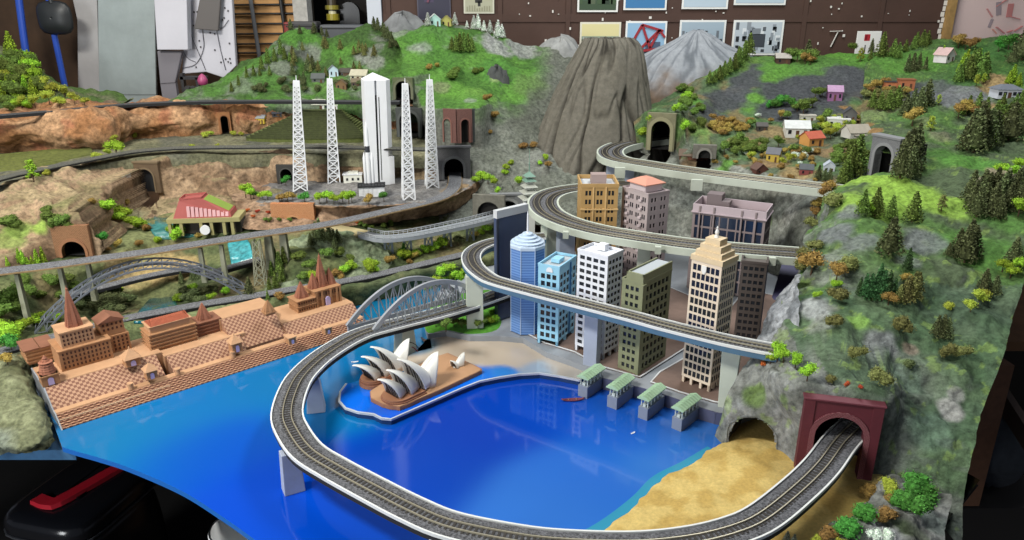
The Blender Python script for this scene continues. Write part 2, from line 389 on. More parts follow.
blobs_V = [
 (725, 100, .11, '#46494c', .95), (745, 82, .10, '#494c4f', .95), (760, 68, .07, '#494c4f', .9), (710, 112, .09, '#484b4e', .9), (738, 92, .08, '#4d5053', .9), (755, 74, .06, '#4b4e50', .9),
 (775, 105, .10, '#45484b', .95), (795, 85, .12, '#46494c', .95), (815, 82, .11, '#494c4f', .95), (845, 75, .12, '#4d5053', .95), (835, 95, .10, '#484b4e', .9), (785, 118, .06, '#434649', .9), (860, 78, .12, '#4d5053', .9), (818, 100, .09, '#434649', .9),
 (757, 98, .05, '#588c20', .95), (768, 80, .05, '#588c20', .9), (752, 110, .05, '#588c20', .9), (772, 112, .10, '#45484b', .95), (792, 111, .10, '#45484b', .95), (808, 112, .08, '#484b4e', .9), (832, 107, .08, '#484b4e', .9), (776, 92, .10, '#46494c', .95), (800, 94, .12, '#494c4f', .95), (820, 92, .10, '#46494c', .9), (862, 92, .10, '#4a4d50', .9), (845, 84, .10, '#4d5053', .9), (778, 68, .10, '#548a20', .9), (820, 58, .2, '#56901e', .9), (860, 55, .2, '#56901e', .9), (690, 100, .06, '#548a20', .9),
 (745, 142, .08, '#93754c', .85), (770, 130, .08, '#93754c', .7), (690, 165, .05, '#8a6f4a', .8), (770, 165, .08, '#93754c', .8), (725, 168, .05, '#5a9024', .9), (800, 172, .08, '#9c8050', .8),
 (845, 108, .03, '#94703e', .95), (852, 113, .03, '#94703e', .95), (859, 118, .03, '#94703e', .95), (866, 124, .03, '#94703e', .95), (842, 150, .06, '#8d6f48', .8), (820, 152, .07, '#8d6f48', .7), (855, 115, .05, '#9a7a4c', .8), (862, 125, .04, '#9a7a4c', .8),
 (700, 130, .06, '#6f9a38', .7), (680, 128, .06, '#5f8434', .7), (825, 168, .06, '#557a40', .8), (740, 155, .06, '#557a40', .6), (690, 145, .06, '#6e7068', .6), (765, 222, .04, '#6b8a34', .8), (790, 215, .05, '#9a9a92', .6), (700, 225, .06, '#55584f', .6)]
o = patch('village_hillside', rows_V, 210, 230, M_TERR, amp=.014, nsc=8, ridge=.010, colfn=col_V, blobs=blobs_V, holes=[hole(S_OLIVE), hole(S_CULV)], flats=[S_OLIVE, S_CULV], seed=2, skirt=.05)
tag(o, 'green village hillside with dark rock slabs behind the top viaduct', 'hillside')
# ---------------------------------------------------------------- centre hill between portals and volcano
def col_C(p, n):
    c = mixc(lin('#666a5e'), lin('#75796d'), sstep(-.3, .3, nz3(p, 9, 2)))
    g = sstep(.40, .5, p.z+.07*nz3(p, 6, 1))*(1-sstep(.02, .22, p.x+.1*nz3(p, 5, 4)))
    c = mixc(c, mixc(lin('#42701f'), lin('#558a24'), sstep(-.4, .4, nz3(p, 7, 6))), g)
    c = mixc(c, lin('#7c7d74'), (1-sstep(.35, .6, n[2]))*.6)
    if p.z > .68: c = mixc(c, lin('#8d8f8a'), .6*sstep(-.1, .3, nz3(p, 8, 8)))
    return c
rows_C = [
 [(440, 228, 2.66), (470, 226, 2.70), (500, 226, 2.72), (560, 222, 2.76), (625, 218, 2.85)],
 [(437, 196, 2.88), (470, 195, 2.86), (500, 195, 2.86), (560, 190, 2.92), (640, 185, 3.0)],
 [(436, 165, 2.98), (470, 160, 2.96), (505, 160, 3.0), (560, 160, 3.05), (640, 165, 3.1)],
 [(425, 142, 3.06), (468, 138, 3.10), (510, 132, 3.14), (565, 140, 3.2), (640, 150, 3.25)],
 [(420, 120, 3.14), (470, 110, 3.16), (515, 110, 3.25), (565, 120, 3.35), (640, 130, 3.4)],
 [(415, 95, 3.24), (470, 90, 3.32), (520, 92, 3.4), (570, 95, 3.45), (640, 105, 3.5)],
 [(408, 72, 3.38), (470, 66, 3.5), (520, 68, 3.55), (575, 75, 3.6), (640, 85, 3.65)],
 [(400, 48, 3.52), (440, 42, 3.6), (480, 42, 3.68), (530, 58, 3.75), (585, 62, 3.78), (640, 75, 3.8)],
 [(392, 34, 3.66), (430, 25, 3.72), (470, 28, 3.8), (520, 43, 3.84), (580, 52, 3.86), (640, 62, 3.9)],
 [(392, 40, 3.95), (430, 32, 3.95), (470, 34, 3.97), (520, 48, 3.98), (580, 56, 4.0), (640, 65, 4.0)]]
blobs_C = [(430, 35, .14, '#4a8020', .9), (455, 98, .12, '#5c9422', .9), (480, 95, .09, '#64942c', .8), (500, 68, .12, '#447c24', .8), (530, 85, .10, '#5f7a3c', .6), (440, 62, .10, '#467a22', .8),
 (498, 45, .10, '#9a9c98', .9), (520, 50, .10, '#8f918d', .9), (470, 100, .03, '#9a9c98', .6), (495, 78, .03, '#8aa060', .8), (440, 88, .05, '#85776a', .5), (490, 140, .06, '#5f635a', .7), (530, 118, .12, '#54584c', .7), (545, 100, .1, '#565a4e', .7), (540, 160, .08, '#82857c', .6), (490, 175, .06, '#777b70', .5), (420, 45, .06, '#9a9c98', .5)]
o = patch('central_hill', rows_C, 200, 220, M_TERR, amp=.02, nsc=7, ridge=.018, colfn=col_C, blobs=blobs_C, holes=[hole(S_BLACK), hole(S_SMALL), hole(S_BIGDARK), hole(S_HILLARCH)], flats=[S_BLACK, S_SMALL, S_BIGDARK, S_HILLARCH, S_ARC], seed=3)
tag(o, 'bright green and grey hill left of the brown volcano', 'hill')
# ---------------------------------------------------------------- back left hill
def col_L(p, n):
    c = mixc(lin('#3f5f26'), lin('#4b7a24'), sstep(-.35, .35, nz3(p, 6, 3)))
    c = mixc(c, lin('#787b72'), sstep(.05, .45, nz3(p, 5, 7)+.5*(.75-n[2]))*.75)
    return c
rows_L = [
 [(160, 101, 3.27), (230, 101, 3.30), (300, 101, 3.30), (360, 101, 3.3), (425, 108, 3.26)],
 [(176, 96, 3.36), (235, 92, 3.38), (300, 93, 3.40), (360, 90, 3.42), (425, 95, 3.34)],
 [(205, 86, 3.5), (250, 76, 3.5), (305, 80, 3.52), (360, 76, 3.54), (422, 78, 3.44)],
 [(226, 74, 3.6), (272, 58, 3.6), (312, 64, 3.65), (360, 56, 3.65), (415, 60, 3.56)],
 [(240, 64, 3.68), (288, 40, 3.70), (322, 48, 3.74), (362, 38, 3.75), (408, 48, 3.66)],
 [(262, 58, 3.8), (299, 30, 3.80), (333, 38, 3.82), (364, 26, 3.84), (400, 36, 3.78)],
 [(264, 64, 3.95), (300, 38, 3.95), (334, 44, 3.95), (365, 34, 3.97), (400, 42, 3.95)]]
blobs_L = [(300, 38, .10, '#4a8020', .9), (365, 34, .14, '#508620', .95), (345, 50, .08, '#508620', .8), (310, 52, .07, '#7d8077', .8), (365, 55, .07, '#888a82', .8), (345, 62, .05, '#50802a', .8), (375, 64, .06, '#85877f', .8), (330, 84, .10, '#5a8430', .8), (240, 88, .10, '#80837a', .5), (265, 78, .08, '#4a762a', .7), (215, 92, .06, '#4c7e26', .7)]
o = patch('rear_hill', rows_L, 200, 150, M_TERR, amp=.025, nsc=7, ridge=.02, colfn=col_L, blobs=blobs_L, holes=[hole(S_HILLARCH)], flats=[S_HILLARCH], seed=4, skirt=.06)
tag(o, 'rolling green scenery hill behind the orange cliff and white launch towers', 'hill')
# ---------------------------------------------------------------- grey rock mounds on the skyline
def mound(name, label, x0, x1, yb, yt, Y, c1, c2, seed):
    a, b = P(x0, yb, Y), P(x1, yb, Y); t = P((x0+x1)/2, yt, Y)
    cx, cy = (a+b).x/2, Y; rx = (b.x-a.x)/2; hz = t.z-a.z
    mb = MB(); n, k = 60, 26; mb.smooth = True
    for j in range(k+1):
        f = j/k; r = math.sqrt(max(0, 1-f**2.2))
        for i in range(n):
            an = 2*PI*i/n
            rr = r*(1+.12*math.sin(3*an+seed)+.14*noise.noise((math.cos(an)*2+seed, math.sin(an)*2, f*1.5)))
            mb.v.append((cx+rx*rr*math.cos(an), cy+rx*.5*rr*math.sin(an), a.z-.05+(hz+.05)*f+.03*noise.fractal((math.cos(an)*3, math.sin(an)*3+seed, f*2), 1, 2, 3)))
    for j in range(k):
        for i in range(n): mb.f.append((j*n+i, j*n+(i+1) % n, (j+1)*n+(i+1) % n, (j+1)*n+i)); mb.m.append(0)
    mb.f.append(tuple(k*n+i for i in range(n))); mb.m.append(0)
    o = mb.build(name, mat('rock_'+c1, c1, rough=.9, var=.35, vscale=14, bump=.8, bscale=90))
    tag(o, label, 'rock mound'); reg(o); return o
mound('rock_mound', 'smooth grey rock mound on the skyline left of the blue roofed cottage', 376, 432, 48, 13, 3.88, '#77797a', 0, 2.0)
mound('boulder', 'dark grey boulder on the grassy slope of the central hill', 486, 509, 73, 68, 3.46, '#4b4d4c', 0, 3.3)
mound('rock_mound', 'folded pale grey rock mound just left of the volcano summit', 532, 588, 66, 39, 3.86, '#8e8f8d', 0, 5.2)
# ---------------------------------------------------------------- volcano and snowy mountain
def cone_mountain(name, label, prof, Y, yk, ridges, amp, m, seed, colfn, crater=0, n=200):
    """prof: (y, x_left, x_right) from top to bottom as the photo shows the outline"""
    rings = []
    for y, xl, xr in prof:
        a, b = P(xl, y, Y), P(xr, y, Y); rings.append(((a.x+b.x)/2, (b.x-a.x)/2, a.z))
    sp_ = spline([Vector(r) for r in rings], n=70)
    vs = []; fs = []; cols = []
    for j, q in enumerate(sp_):
        f = j/69
        for k in range(n):
            an = 2*PI*k/n
            ca_, sa_ = math.cos(an), math.sin(an); R_ = ridges
            w = noise.noise((ca_*1.5+seed, sa_*1.5, f*1.2)); wx = .35*noise.noise((ca_*2.5, sa_*2.5+seed, f*3))
            v1 = noise.noise((ca_*R_+wx, sa_*R_+wx, f*1.3+seed)); v2 = noise.noise((ca_*R_*2.1+wx*2, sa_*R_*2.1, f*2.2+seed+9))
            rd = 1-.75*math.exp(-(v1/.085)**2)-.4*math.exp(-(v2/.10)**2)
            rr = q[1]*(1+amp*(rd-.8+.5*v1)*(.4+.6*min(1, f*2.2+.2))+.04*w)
            vs.append((q[0]+rr*math.cos(an), Y+rr*yk*math.sin(an), q[2]+.006*noise.noise((an*7, f*11, seed))))
            cols.append(colfn(f, rd, vs[-1]))
    for j in range(69):
        for k in range(n): fs.append(((j+1)*n+k, (j+1)*n+(k+1) % n, j*n+(k+1) % n, j*n+k))
    q = sp_[0]; c0 = len(vs)
    for k in range(n):
        an = 2*PI*k/n; vs.append((q[0]+q[1]*.55*math.cos(an), Y+q[1]*.55*yk*math.sin(an), q[2]-crater)); cols.append(colfn(0, .2, vs[-1]))
    for k in range(n): fs.append((k, (k+1) % n, c0+(k+1) % n, c0+k))
    fs.append(tuple(range(c0, c0+n)))
    me = bpy.data.meshes.new(name); me.from_pydata(vs, [], fs); me.materials.append(m); me.polygons.foreach_set('use_smooth', [True]*len(fs))
    a = me.color_attributes.new('Col', 'FLOAT_COLOR', 'POINT')
    a.data.foreach_set('color', np.array([(*c, 1) for c in cols], 'f').ravel())
    o = bpy.data.objects.new(name, me); COL.objects.link(o); tag(o, label, 'mountain'); reg(o); return o
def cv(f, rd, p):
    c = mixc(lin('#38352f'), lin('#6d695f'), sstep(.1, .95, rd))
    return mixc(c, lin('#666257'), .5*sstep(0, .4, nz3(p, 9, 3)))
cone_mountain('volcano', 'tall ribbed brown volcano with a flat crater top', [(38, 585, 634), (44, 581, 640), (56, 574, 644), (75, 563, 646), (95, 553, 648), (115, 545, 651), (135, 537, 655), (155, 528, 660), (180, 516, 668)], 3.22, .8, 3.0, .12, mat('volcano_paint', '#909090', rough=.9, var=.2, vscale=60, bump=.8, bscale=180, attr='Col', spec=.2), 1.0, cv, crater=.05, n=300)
def cf(f, rd, p):
    c = mixc(lin('#6f747a'), lin('#979ba0'), sstep(.1, .95, rd))
    return mixc(c, lin('#7d6a58'), sstep(.42, .7, f+.12*nz3(p, 14, 2)))
cone_mountain('snowy_mountain', 'pale grey snow capped mountain between the volcano and the green hillside', [(30, 694, 702), (35, 683, 711), (44, 666, 726), (54, 645, 746), (68, 625, 770), (88, 606, 790), (112, 590, 805), (140, 580, 815)], 3.88, .38, 4.2, .05, mat('snow_paint', '#909090', rough=.9, var=.16, vscale=40, bump=.6, bscale=150, attr='Col', spec=.2), 4.0, cf, crater=.012)
# ---------------------------------------------------------------- orange cliff and brown cliff, plateau
def col_O(p, n):
    t = nz3(p, 7, 2)
    c = mixc(lin('#a5703f'), lin('#bf9366'), sstep(-.4, .3, t))
    c = mixc(c, lin('#a86440'), sstep(.1, .5, nz3(p, 11, 6))*.7)
    return mixc(c, lin('#7a5a3c'), sstep(.1, .5, nz3(p, 16, 8))*.5)
rows_O = [
 [(-40, 156, 2.84), (0, 153, 2.88), (60, 150, 2.90), (100, 149, 2.92), (125, 142, 3.02), (155, 135, 3.12), (240, 133, 3.25), (330, 128, 3.34), (440, 130, 3.28)],
 [(-40, 140, 2.80), (0, 136, 2.83), (60, 134, 2.86), (100, 134, 2.88), (125, 130, 2.99), (155, 124, 3.10), (240, 122, 3.22), (330, 120, 3.34), (440, 122, 3.28)],
 [(-40, 124, 2.84), (0, 121, 2.87), (60, 117, 2.90), (100, 115, 2.94), (125, 112, 3.04), (155, 108, 3.14), (240, 107, 3.25), (330, 108, 3.36), (440, 112, 3.29)],
 [(-40, 118, 2.95), (0, 116, 2.98), (60, 112, 3.02), (100, 109, 3.06), (125, 106, 3.14), (155, 103.5, 3.2), (240, 102.5, 3.28), (330, 103, 3.40), (440, 107, 3.32)],
 [(-40, 110, 3.30), (0, 107, 3.32), (60, 104, 3.36), (100, 102, 3.38), (125, 101, 3.42), (155, 99, 3.46), (240, 98, 3.50), (330, 98, 3.55), (440, 100, 3.5)]]
o = patch('orange_cliff', rows_O, 260, 80, M_TERR, amp=.03, nsc=6, ridge=.03, colfn=col_O, holes=[hole(S_ORANGE)], flats=[S_ORANGE], seed=6, skirt=.06,
          blobs=[(420, 118, .1, '#8a6a50', .8), (200, 101, .1, '#5d5f55', .7), (120, 103, .15, '#55584f', .7), (300, 100, .15, '#50604a', .7)])
tag(o, 'orange painted rock cliff wall behind the left plateau', 'cliff')
def col_B(p, n):
    c = mixc(lin('#8f7355'), lin('#b39572'), sstep(-.35, .35, nz3(p, 8, 2)))
    c = mixc(c, lin('#6e5a44'), sstep(.05, .45, nz3(p, 15, 5))*.7)
    if n[2] > .8: c = mixc(c, lin('#8a8a58'), .35)
    return c
rows_B = [
 [(-40, 197, 2.27), (0, 186, 2.37), (35, 176, 2.48), (70, 168, 2.60), (110, 160, 2.74), (160, 154, 2.85), (230, 152, 2.91), (300, 151, 2.93), (440, 155, 2.96)],
 [(-40, 205, 2.18), (0, 198, 2.26), (35, 188, 2.36), (70, 182, 2.50), (110, 172, 2.66), (160, 167, 2.80), (230, 166, 2.87), (300, 164, 2.90), (440, 166, 2.94)],
 [(-40, 230, 2.08), (0, 225, 2.13), (35, 218, 2.22), (65, 214, 2.22), (90, 210, 2.26), (112, 196, 2.54), (160, 184, 2.77), (230, 182, 2.84), (300, 180, 2.88), (440, 178, 2.92)],
 [(-40, 250, 2.02), (0, 246, 2.05), (35, 240, 2.13), (65, 240, 2.15), (94, 238, 2.18), (110, 222, 2.42), (160, 200, 2.72), (230, 196, 2.78), (300, 190, 2.86), (440, 186, 2.9)],
 [(-40, 280, 1.94), (0, 274, 1.97), (35, 266, 2.03), (65, 262, 2.10), (96, 258, 2.14), (112, 245, 2.30), (160, 215, 2.62), (230, 212, 2.68), (300, 200, 2.84), (440, 200, 2.86)]]
o = patch('brown_cliff', rows_B, 260, 110, M_TERR, amp=.035, nsc=6, ridge=.028, colfn=col_B, holes=[hole(S_TALL), hole(S_BROWN), hole(S_SLOT)], flats=[S_TALL, S_BROWN, S_SLOT, dict(S_BLACK, mg=.03)], seed=7,
          blobs=[(20, 232, .05, '#86a834', .8), (40, 228, .03, '#92b434', .9), (10, 240, .05, '#7d9a34', .7), (130, 215, .06, '#7d8a6a', .4), (60, 200, .05, '#74803c', .5), (410, 165, .1, '#7d6a4c', .8), (350, 168, .1, '#8a6f50', .8)])
tag(o, 'brown rock cliff with two tunnel mouths above the left valley', 'cliff')
# plateau between the two cliffs
def col_P(p, n):
    c = mixc(lin('#6d6d50'), lin('#7f7c5c'), sstep(-.3, .3, nz3(p, 9, 2)))
    return mixc(c, lin('#595b55'), sstep(.0, .4, nz3(p, 6, 7))*.6)
rows_P = [
 [(-40, 198, 2.24), (0, 187, 2.34), (35, 178, 2.45), (70, 170, 2.56), (110, 162, 2.70), (160, 156.5, 2.81), (230, 154.5, 2.87), (300, 154, 2.89), (440, 156, 2.92)],
 [(-40, 178, 2.55), (0, 168, 2.63), (60, 158, 2.74), (100, 153, 2.82), (125, 148, 2.92), (160, 144, 3.0), (240, 143, 3.06), (330, 142, 3.09), (440, 144, 3.08)],
 [(-40, 152, 2.94), (0, 150, 2.96), (60, 147, 2.99), (100, 146, 3.0), (125, 140, 3.1), (155, 133, 3.22), (240, 131, 3.32), (330, 126, 3.4), (440, 130, 3.33)]]
o = patch('left_plateau', rows_P, 220, 60, M_TERR, amp=.005, nsc=9, colfn=col_P, seed=8, rough2=.002, skirt=.05,
          blobs=[(20, 160, .12, '#6c7440', .8), (60, 152, .10, '#6c7440', .7), (330, 147, .12, '#6a6a62', .7)])
tag(o, 'olive plateau shelf carrying tracks between the two left cliffs', 'shelf')
T = thing('furrowed_field', 'striped olive crop rows on the plateau at the far left', 'field', hit(40, 158)); M_fur = mat('furrow', '#5f6430', rough=.95, var=.3, vscale=60)
for k in range(8):
    f = k/7; q = MB(); q.sweep(spline([hit(x, y)-T.location for x, y in ((-20, 158+16*f), (20, 154+15*f), (60, 150.5+11*f), (92, 149+6*f))], n=24), [(-.009, -.006), (.009, -.006), (.003, .007), (-.003, .007)]); q.build('crop_row', M_fur, T)
# ---------------------------------------------------------------- launch plateau with retaining rock
def col_K(p, n):
    if n[2] > .7 and p.z > .205 and p.x > -.93+.05*nz3(p, 9, 2): return mixc(lin('#6f6e6e'), lin('#85827e'), sstep(-.3, .3, nz3(p, 10, 1)))
    c = mixc(lin('#9a7a5c'), lin('#b59474'), sstep(-.35, .35, nz3(p, 9, 2)))
    return mixc(c, lin('#6a5038'), sstep(.05, .4, nz3(p, 14, 5))*.7)
zt = .222
rows_K = [
 [(238, 226, 0, .165), (255, 229, 0, .165), (280, 228, 0, .16), (330, 226, 0, .155), (390, 222, 0, .13), (440, 214, 0, .12), (476, 205, 0, .12), (490, 190, 0, .13)],
 [(236, 206, 0, .20), (256, 208, 0, .20), (285, 208, 0, .20), (335, 209, 0, .20), (395, 208, 0, .19), (440, 204, 0, .18), (472, 192, 0, .19), (484, 180, 0, .2)],
 [(232, 199, 0, zt), (256, 199, 0, zt), (290, 203, 0, zt), (340, 206, 0, zt), (395, 205, 0, zt), (440, 200, 0, zt), (466, 189, 0, zt), (476, 178, 0, zt)],
 [(228, 192, 0, zt), (254, 190, 0, zt), (300, 194, 0, zt), (345, 197, 0, zt), (395, 197, 0, zt), (435, 193, 0, zt), (458, 185, 0, zt), (468, 176, 0, zt)],
 [(225, 182, 0, zt), (250, 180, 0, zt), (300, 178, 0, zt), (345, 179, 0, zt), (395, 178, 0, zt), (430, 176, 0, zt), (452, 174, 0, zt), (462, 172, 0, zt)]]
for r in rows_K:
    for i, q in enumerate(r): r[i] = (q[0], q[1], None, q[3])
o = patch('launch_plateau', rows_K, 200, 80, M_TERR, amp=.010, nsc=10, ridge=.008, colfn=col_K, seed=9, rough2=.002,
          blobs=[(452, 192, .05, '#a38a62', .9), (440, 200, .03, '#a38a62', .8), (462, 186, .03, '#a08050', .8), (230, 190, .08, '#9a7c58', .8), (270, 192, .05, '#8a8052', .8)])
tag(o, 'grey launch pad plateau on a brown rock retaining bank', 'plateau')
# ---------------------------------------------------------------- left valley floor down to the lower railway
def col_F(p, n):
    c = mixc(lin('#4d5a34'), lin('#6d7444'), sstep(-.35, .35, nz3(p, 8, 2)))
    return mixc(c, lin('#85704c'), sstep(.1, .5, nz3(p, 7, 6))*.6)
rows_F = [
 [(-60, 300, None, .16), (0, 275, None, .16), (45, 262, None, .16), (110, 240, None, .16), (160, 215, None, .165), (230, 213, None, .165), (300, 222, None, .16), (380, 222, None, .13), (440, 212, None, .12), (520, 214, None, .12)],
 [(-60, 320, None, .13), (0, 295, None, .13), (45, 280, None, .13), (110, 258, None, .14), (160, 232, None, .155), (230, 228, None, .155), (300, 236, None, .14), (380, 237, None, .11), (440, 228, None, .10), (520, 224, None, .10)],
 [(-60, 350, None, .09), (0, 325, None, .08), (45, 306, None, .07), (110, 286, None, .06), (160, 265, None, .08), (230, 258, None, .10), (300, 262, None, .12), (380, 256, None, .08), (440, 244, None, .08), (520, 234, None, .08)],
 [(-60, 370, None, .05), (0, 346, None, .055), (45, 330, None, .05), (110, 310, None, .03), (160, 300, None, .03), (230, 292, None, .06), (300, 281, None, .07), (380, 269, None, .06), (440, 255, None, .06), (520, 240, None, .06)],
 [(-60, 380, None, .06), (0, 352, None, .062), (45, 340, None, .062), (110, 321, None, .062), (160, 310, None, .062), (230, 300, None, .062), (300, 288, None, .062), (380, 275, None, .062), (440, 261, None, .062), (520, 246, None, .062)],
 [(-60, 392, None, .06), (0, 362, None, .062), (45, 350, None, .062), (110, 330, None, .062), (160, 318, None, .062), (230, 308, None, .062), (300, 296, None, .062), (380, 283, None, .062), (440, 268, None, .062), (520, 252, None, .062)],
 [(-60, 410, None, .01), (0, 385, None, .01), (45, 372, None, .01), (110, 352, None, .01), (160, 342, None, .01), (230, 330, None, .01), (300, 318, None, .01), (380, 303, None, -.01), (440, 286, None, -.01), (520, 268, None, -.01)]]
o = patch('valley_floor', rows_F, 260, 150, M_TERR, amp=.008, nsc=9, ridge=.006, colfn=col_F, seed=10, rough2=.003,
          blobs=[(150, 270, .10, '#b59a5e', .9), (180, 268, .08, '#b59a5e', .9), (120, 272, .06, '#a89060', .8), (130, 240, .10, '#8a9058', .7), (230, 310, .15, '#7d8a58', .7), (140, 330, .12, '#75824e', .7), (420, 278, .10, '#56623e', .9), (380, 290, .10, '#56623e', .9), (460, 262, .08, '#56623e', .9), (300, 290, .08, '#56623e', .6)])
tag(o, 'overgrown valley floor crossed by bridges behind the stone ghat', 'valley')
M_river = mat('river_teal', '#3f7c7a', rough=.12, var=.6, vscale=28, bump=.5, bscale=60); M_pool = mat('pool_teal', '#0f5560', rough=.08, var=.5, vscale=30, bump=.4, bscale=60)
def sheet(name, label, rows, m, up=.005):
    # a film of water lying on the ground between two banks
    q = MB(); q.smooth = True; n = 12
    for (xa, ya, xb, yb) in rows:
        a, b = hit(xa, ya), hit(xb, yb)
        for i in range(n+1): p = a.lerp(b, i/n); g = drop(p.x, p.y).z; q.v.append((p.x, p.y, max(g, (a.z+b.z)/2-.004)+up))
    for j in range(len(rows)-1):
        for i in range(n): k = j*(n+1)+i; q.f.append((k, k+1, k+n+2, k+n+1)); q.m.append(0)
    o = q.build(name, m); s_ = o.modifiers.new('s', 'SOLIDIFY'); s_.thickness = .006; tag(o, label, kind='structure')
sheet('river_pool', 'teal pool under the left railway arch', [(134, 324, 182, 318), (138, 314, 180, 310), (146, 306, 176, 303), (150, 300, 172, 298)], M_pool)
sheet('river', 'pale teal river left of the red roofed hall', [(158, 240, 200, 237), (152, 233, 188, 232), (148, 226, 178, 226), (148, 219, 168, 219)], M_river)
sheet('waterfall', 'bright teal cascade below the red roofed hall', [(232, 268, 254, 262), (230, 258, 252, 254), (228, 248, 250, 245), (228, 240, 246, 238)], mat('fall_teal', '#3f9097', rough=.2, var=.6, vscale=50))
# wooded rocky knoll behind the tall temple
def col_N(p, n):
    c = mixc(lin('#6f7f5e'), lin('#8a9674'), sstep(-.35, .35, nz3(p, 12, 2)))
    return mixc(c, lin('#55663f'), sstep(.0, .4, nz3(p, 9, 5))*.7)
kb, kt = [], []
rows_N = [
 [(255, 296, None, .065), (280, 292, None, .065), (315, 286, None, .065), (350, 281, None, .065), (378, 276, None, .065), (392, 262, None, .08)],
 [(262, 275, 2.27), (285, 268, 2.27), (315, 262, 2.27), (345, 260, 2.3), (368, 258, 2.34), (388, 250, 2.4)],
 [(272, 258, 2.32), (292, 250, 2.32), (316, 242, 2.33), (340, 240, 2.35), (362, 244, 2.38), (384, 244, 2.42)],
 [(280, 245, 2.40), (298, 238, 2.38), (318, 232, 2.38), (338, 231, 2.40), (358, 237, 2.43), (380, 240, 2.45)],
 [(284, 246, 2.50), (300, 240, 2.48), (320, 235, 2.48), (338, 235, 2.48), (358, 240, 2.50), (378, 243, 2.5)]]
o = patch('rocky_knoll', rows_N, 120, 90, M_TERR, amp=.016, nsc=14, ridge=.014, colfn=col_N, seed=11)
tag(o, 'mossy pale green rock knoll behind the tall brown temple', 'rock knoll')
# ---------------------------------------------------------------- front left bank
def col_M(p, n):
    c = mixc(lin('#6f7450'), lin('#858a64'), sstep(-.35, .35, nz3(p, 14, 2)))
    return mixc(c, lin('#4c5030'), sstep(.05, .4, nz3(p, 10, 5))*.7)
rows_M = [
 [(-60, 470, None, -.012), (-10, 456, None, -.012), (25, 454, None, -.012), (45, 450, None, -.012), (56, 440, None, -.008)],
 [(-60, 450, None, .02), (-10, 445, None, .02), (22, 443, None, .022), (42, 440, None, .02), (52, 432, None, .01)],
 [(-60, 420, None, .045), (-10, 415, None, .05), (20, 408, None, .05), (38, 408, None, .045), (47, 412, None, .01)],
 [(-60, 390, None, .065), (-10, 380, None, .07), (15, 374, None, .075), (30, 380, None, .06), (38, 390, None, .01)],
 [(-60, 372, None, .06), (-10, 360, None, .062), (12, 352, None, .062), (24, 354, None, .06), (32, 365, None, .02)]]
o = patch('mossy_bank', rows_M, 110, 110, M_TERR, amp=.012, nsc=12, ridge=.012, colfn=col_M, seed=12, blobs=[(5, 452, .06, '#7a8478', .7)])
tag(o, 'mossy green grey rock bank at the front left corner', 'bank')
def col_W(p, n): return mixc(lin('#74797d'), lin('#9ea2a6'), sstep(-.3, .3, nz3(p, 22, 3)))
patch('pale_rock_face', [[(752, 352, 1.56), (775, 352, 1.53), (799, 350, 1.50)], [(762, 326, 1.63), (780, 320, 1.58), (799, 316, 1.54)], [(774, 302, 1.69), (786, 297, 1.64), (800, 292, 1.60)], [(786, 284, 1.76), (793, 280, 1.71), (801, 274, 1.68)]], 50, 60, M_TERR, amp=.008, nsc=20, ridge=.006, colfn=col_W, seed=31)['label'] = 'pale grey rock strip at the cliff foot behind the middle viaduct'
# ---------------------------------------------------------------- beach
def col_S(p, n): return mixc(lin('#c6a348'), lin('#d8ba62'), sstep(-.3, .3, nz3(p, 20, 2)))
rows_S = [
 [(572, 546, None, -.003), (612, 522, None, -.003), (640, 499, None, -.003), (660, 478, None, -.003), (690, 462, None, -.003), (716, 446, None, -.003), (735, 432, None, .0)],
 [(590, 546, None, .006), (625, 524, None, .007), (652, 501, None, .007), (672, 482, None, .007), (698, 467, None, .007), (722, 452, None, .008), (745, 436, None, .01)],
 [(640, 560, None, .012), (680, 535, None, .014), (705, 510, None, .015), (728, 490, None, .016), (748, 474, None, .018), (768, 460, None, .02), (790, 445, None, .02)],
 [(700, 580, None, .014), (745, 555, None, .016), (775, 530, None, .018), (800, 505, None, .02), (818, 490, None, .02), (830, 475, None, .022), (850, 455, None, .022)],
 [(760, 600, None, .014), (800, 575, None, .016), (835, 550, None, .018), (858, 520, None, .02), (870, 500, None, .022), (880, 480, None, .024), (890, 465, None, .024)]]
o = patch('sand_beach', rows_S, 120, 100, mat('sand_scenery', '#ccb060', rough=.95, var=.16, vscale=160, bump=.7, bscale=500, attr='Col', spec=.2), amp=.004, nsc=14, colfn=col_S, seed=13, rough2=.0015)
tag(o, 'yellow sand beach beside the lake in front of the red portal', 'beach')
# dark rocky corner below the right mountain, bottom right
def col_Q(p, n):
    c = mixc(lin('#5a5d55'), lin('#8d908c'), sstep(-.35, .35, nz3(p, 14, 2)))
    return mixc(c, lin('#4a6034'), sstep(.0, .4, nz3(p, 10, 5))*.6)
rows_Q = [
 [(785, 575, None, .03), (830, 575, None, .04), (880, 580, None, .04), (960, 590, None, .03)],
 [(800, 545, None, .03), (840, 540, None, .06), (885, 540, None, .075), (950, 550, None, .05)],
 [(835, 525, None, .03), (860, 515, None, .06), (895, 512, None, .085), (946, 525, None, .06)],
 [(862, 505, None, .03), (880, 490, None, .06), (905, 490, None, .08), (950, 508, None, .07)],
 [(872, 492, None, .025), (885, 478, None, .07), (910, 478, None, .08), (952, 495, None, .08)]]
o = patch('rocky_corner', rows_Q, 90, 80, M_TERR, amp=.014, nsc=12, ridge=.014, colfn=col_Q, seed=14, blobs=[(885, 530, .035, '#9fa1a3', .9), (935, 520, .03, '#8a958a', .8)])
tag(o, 'grey rocky corner with bushes at the lower right of the layout', 'rocks')
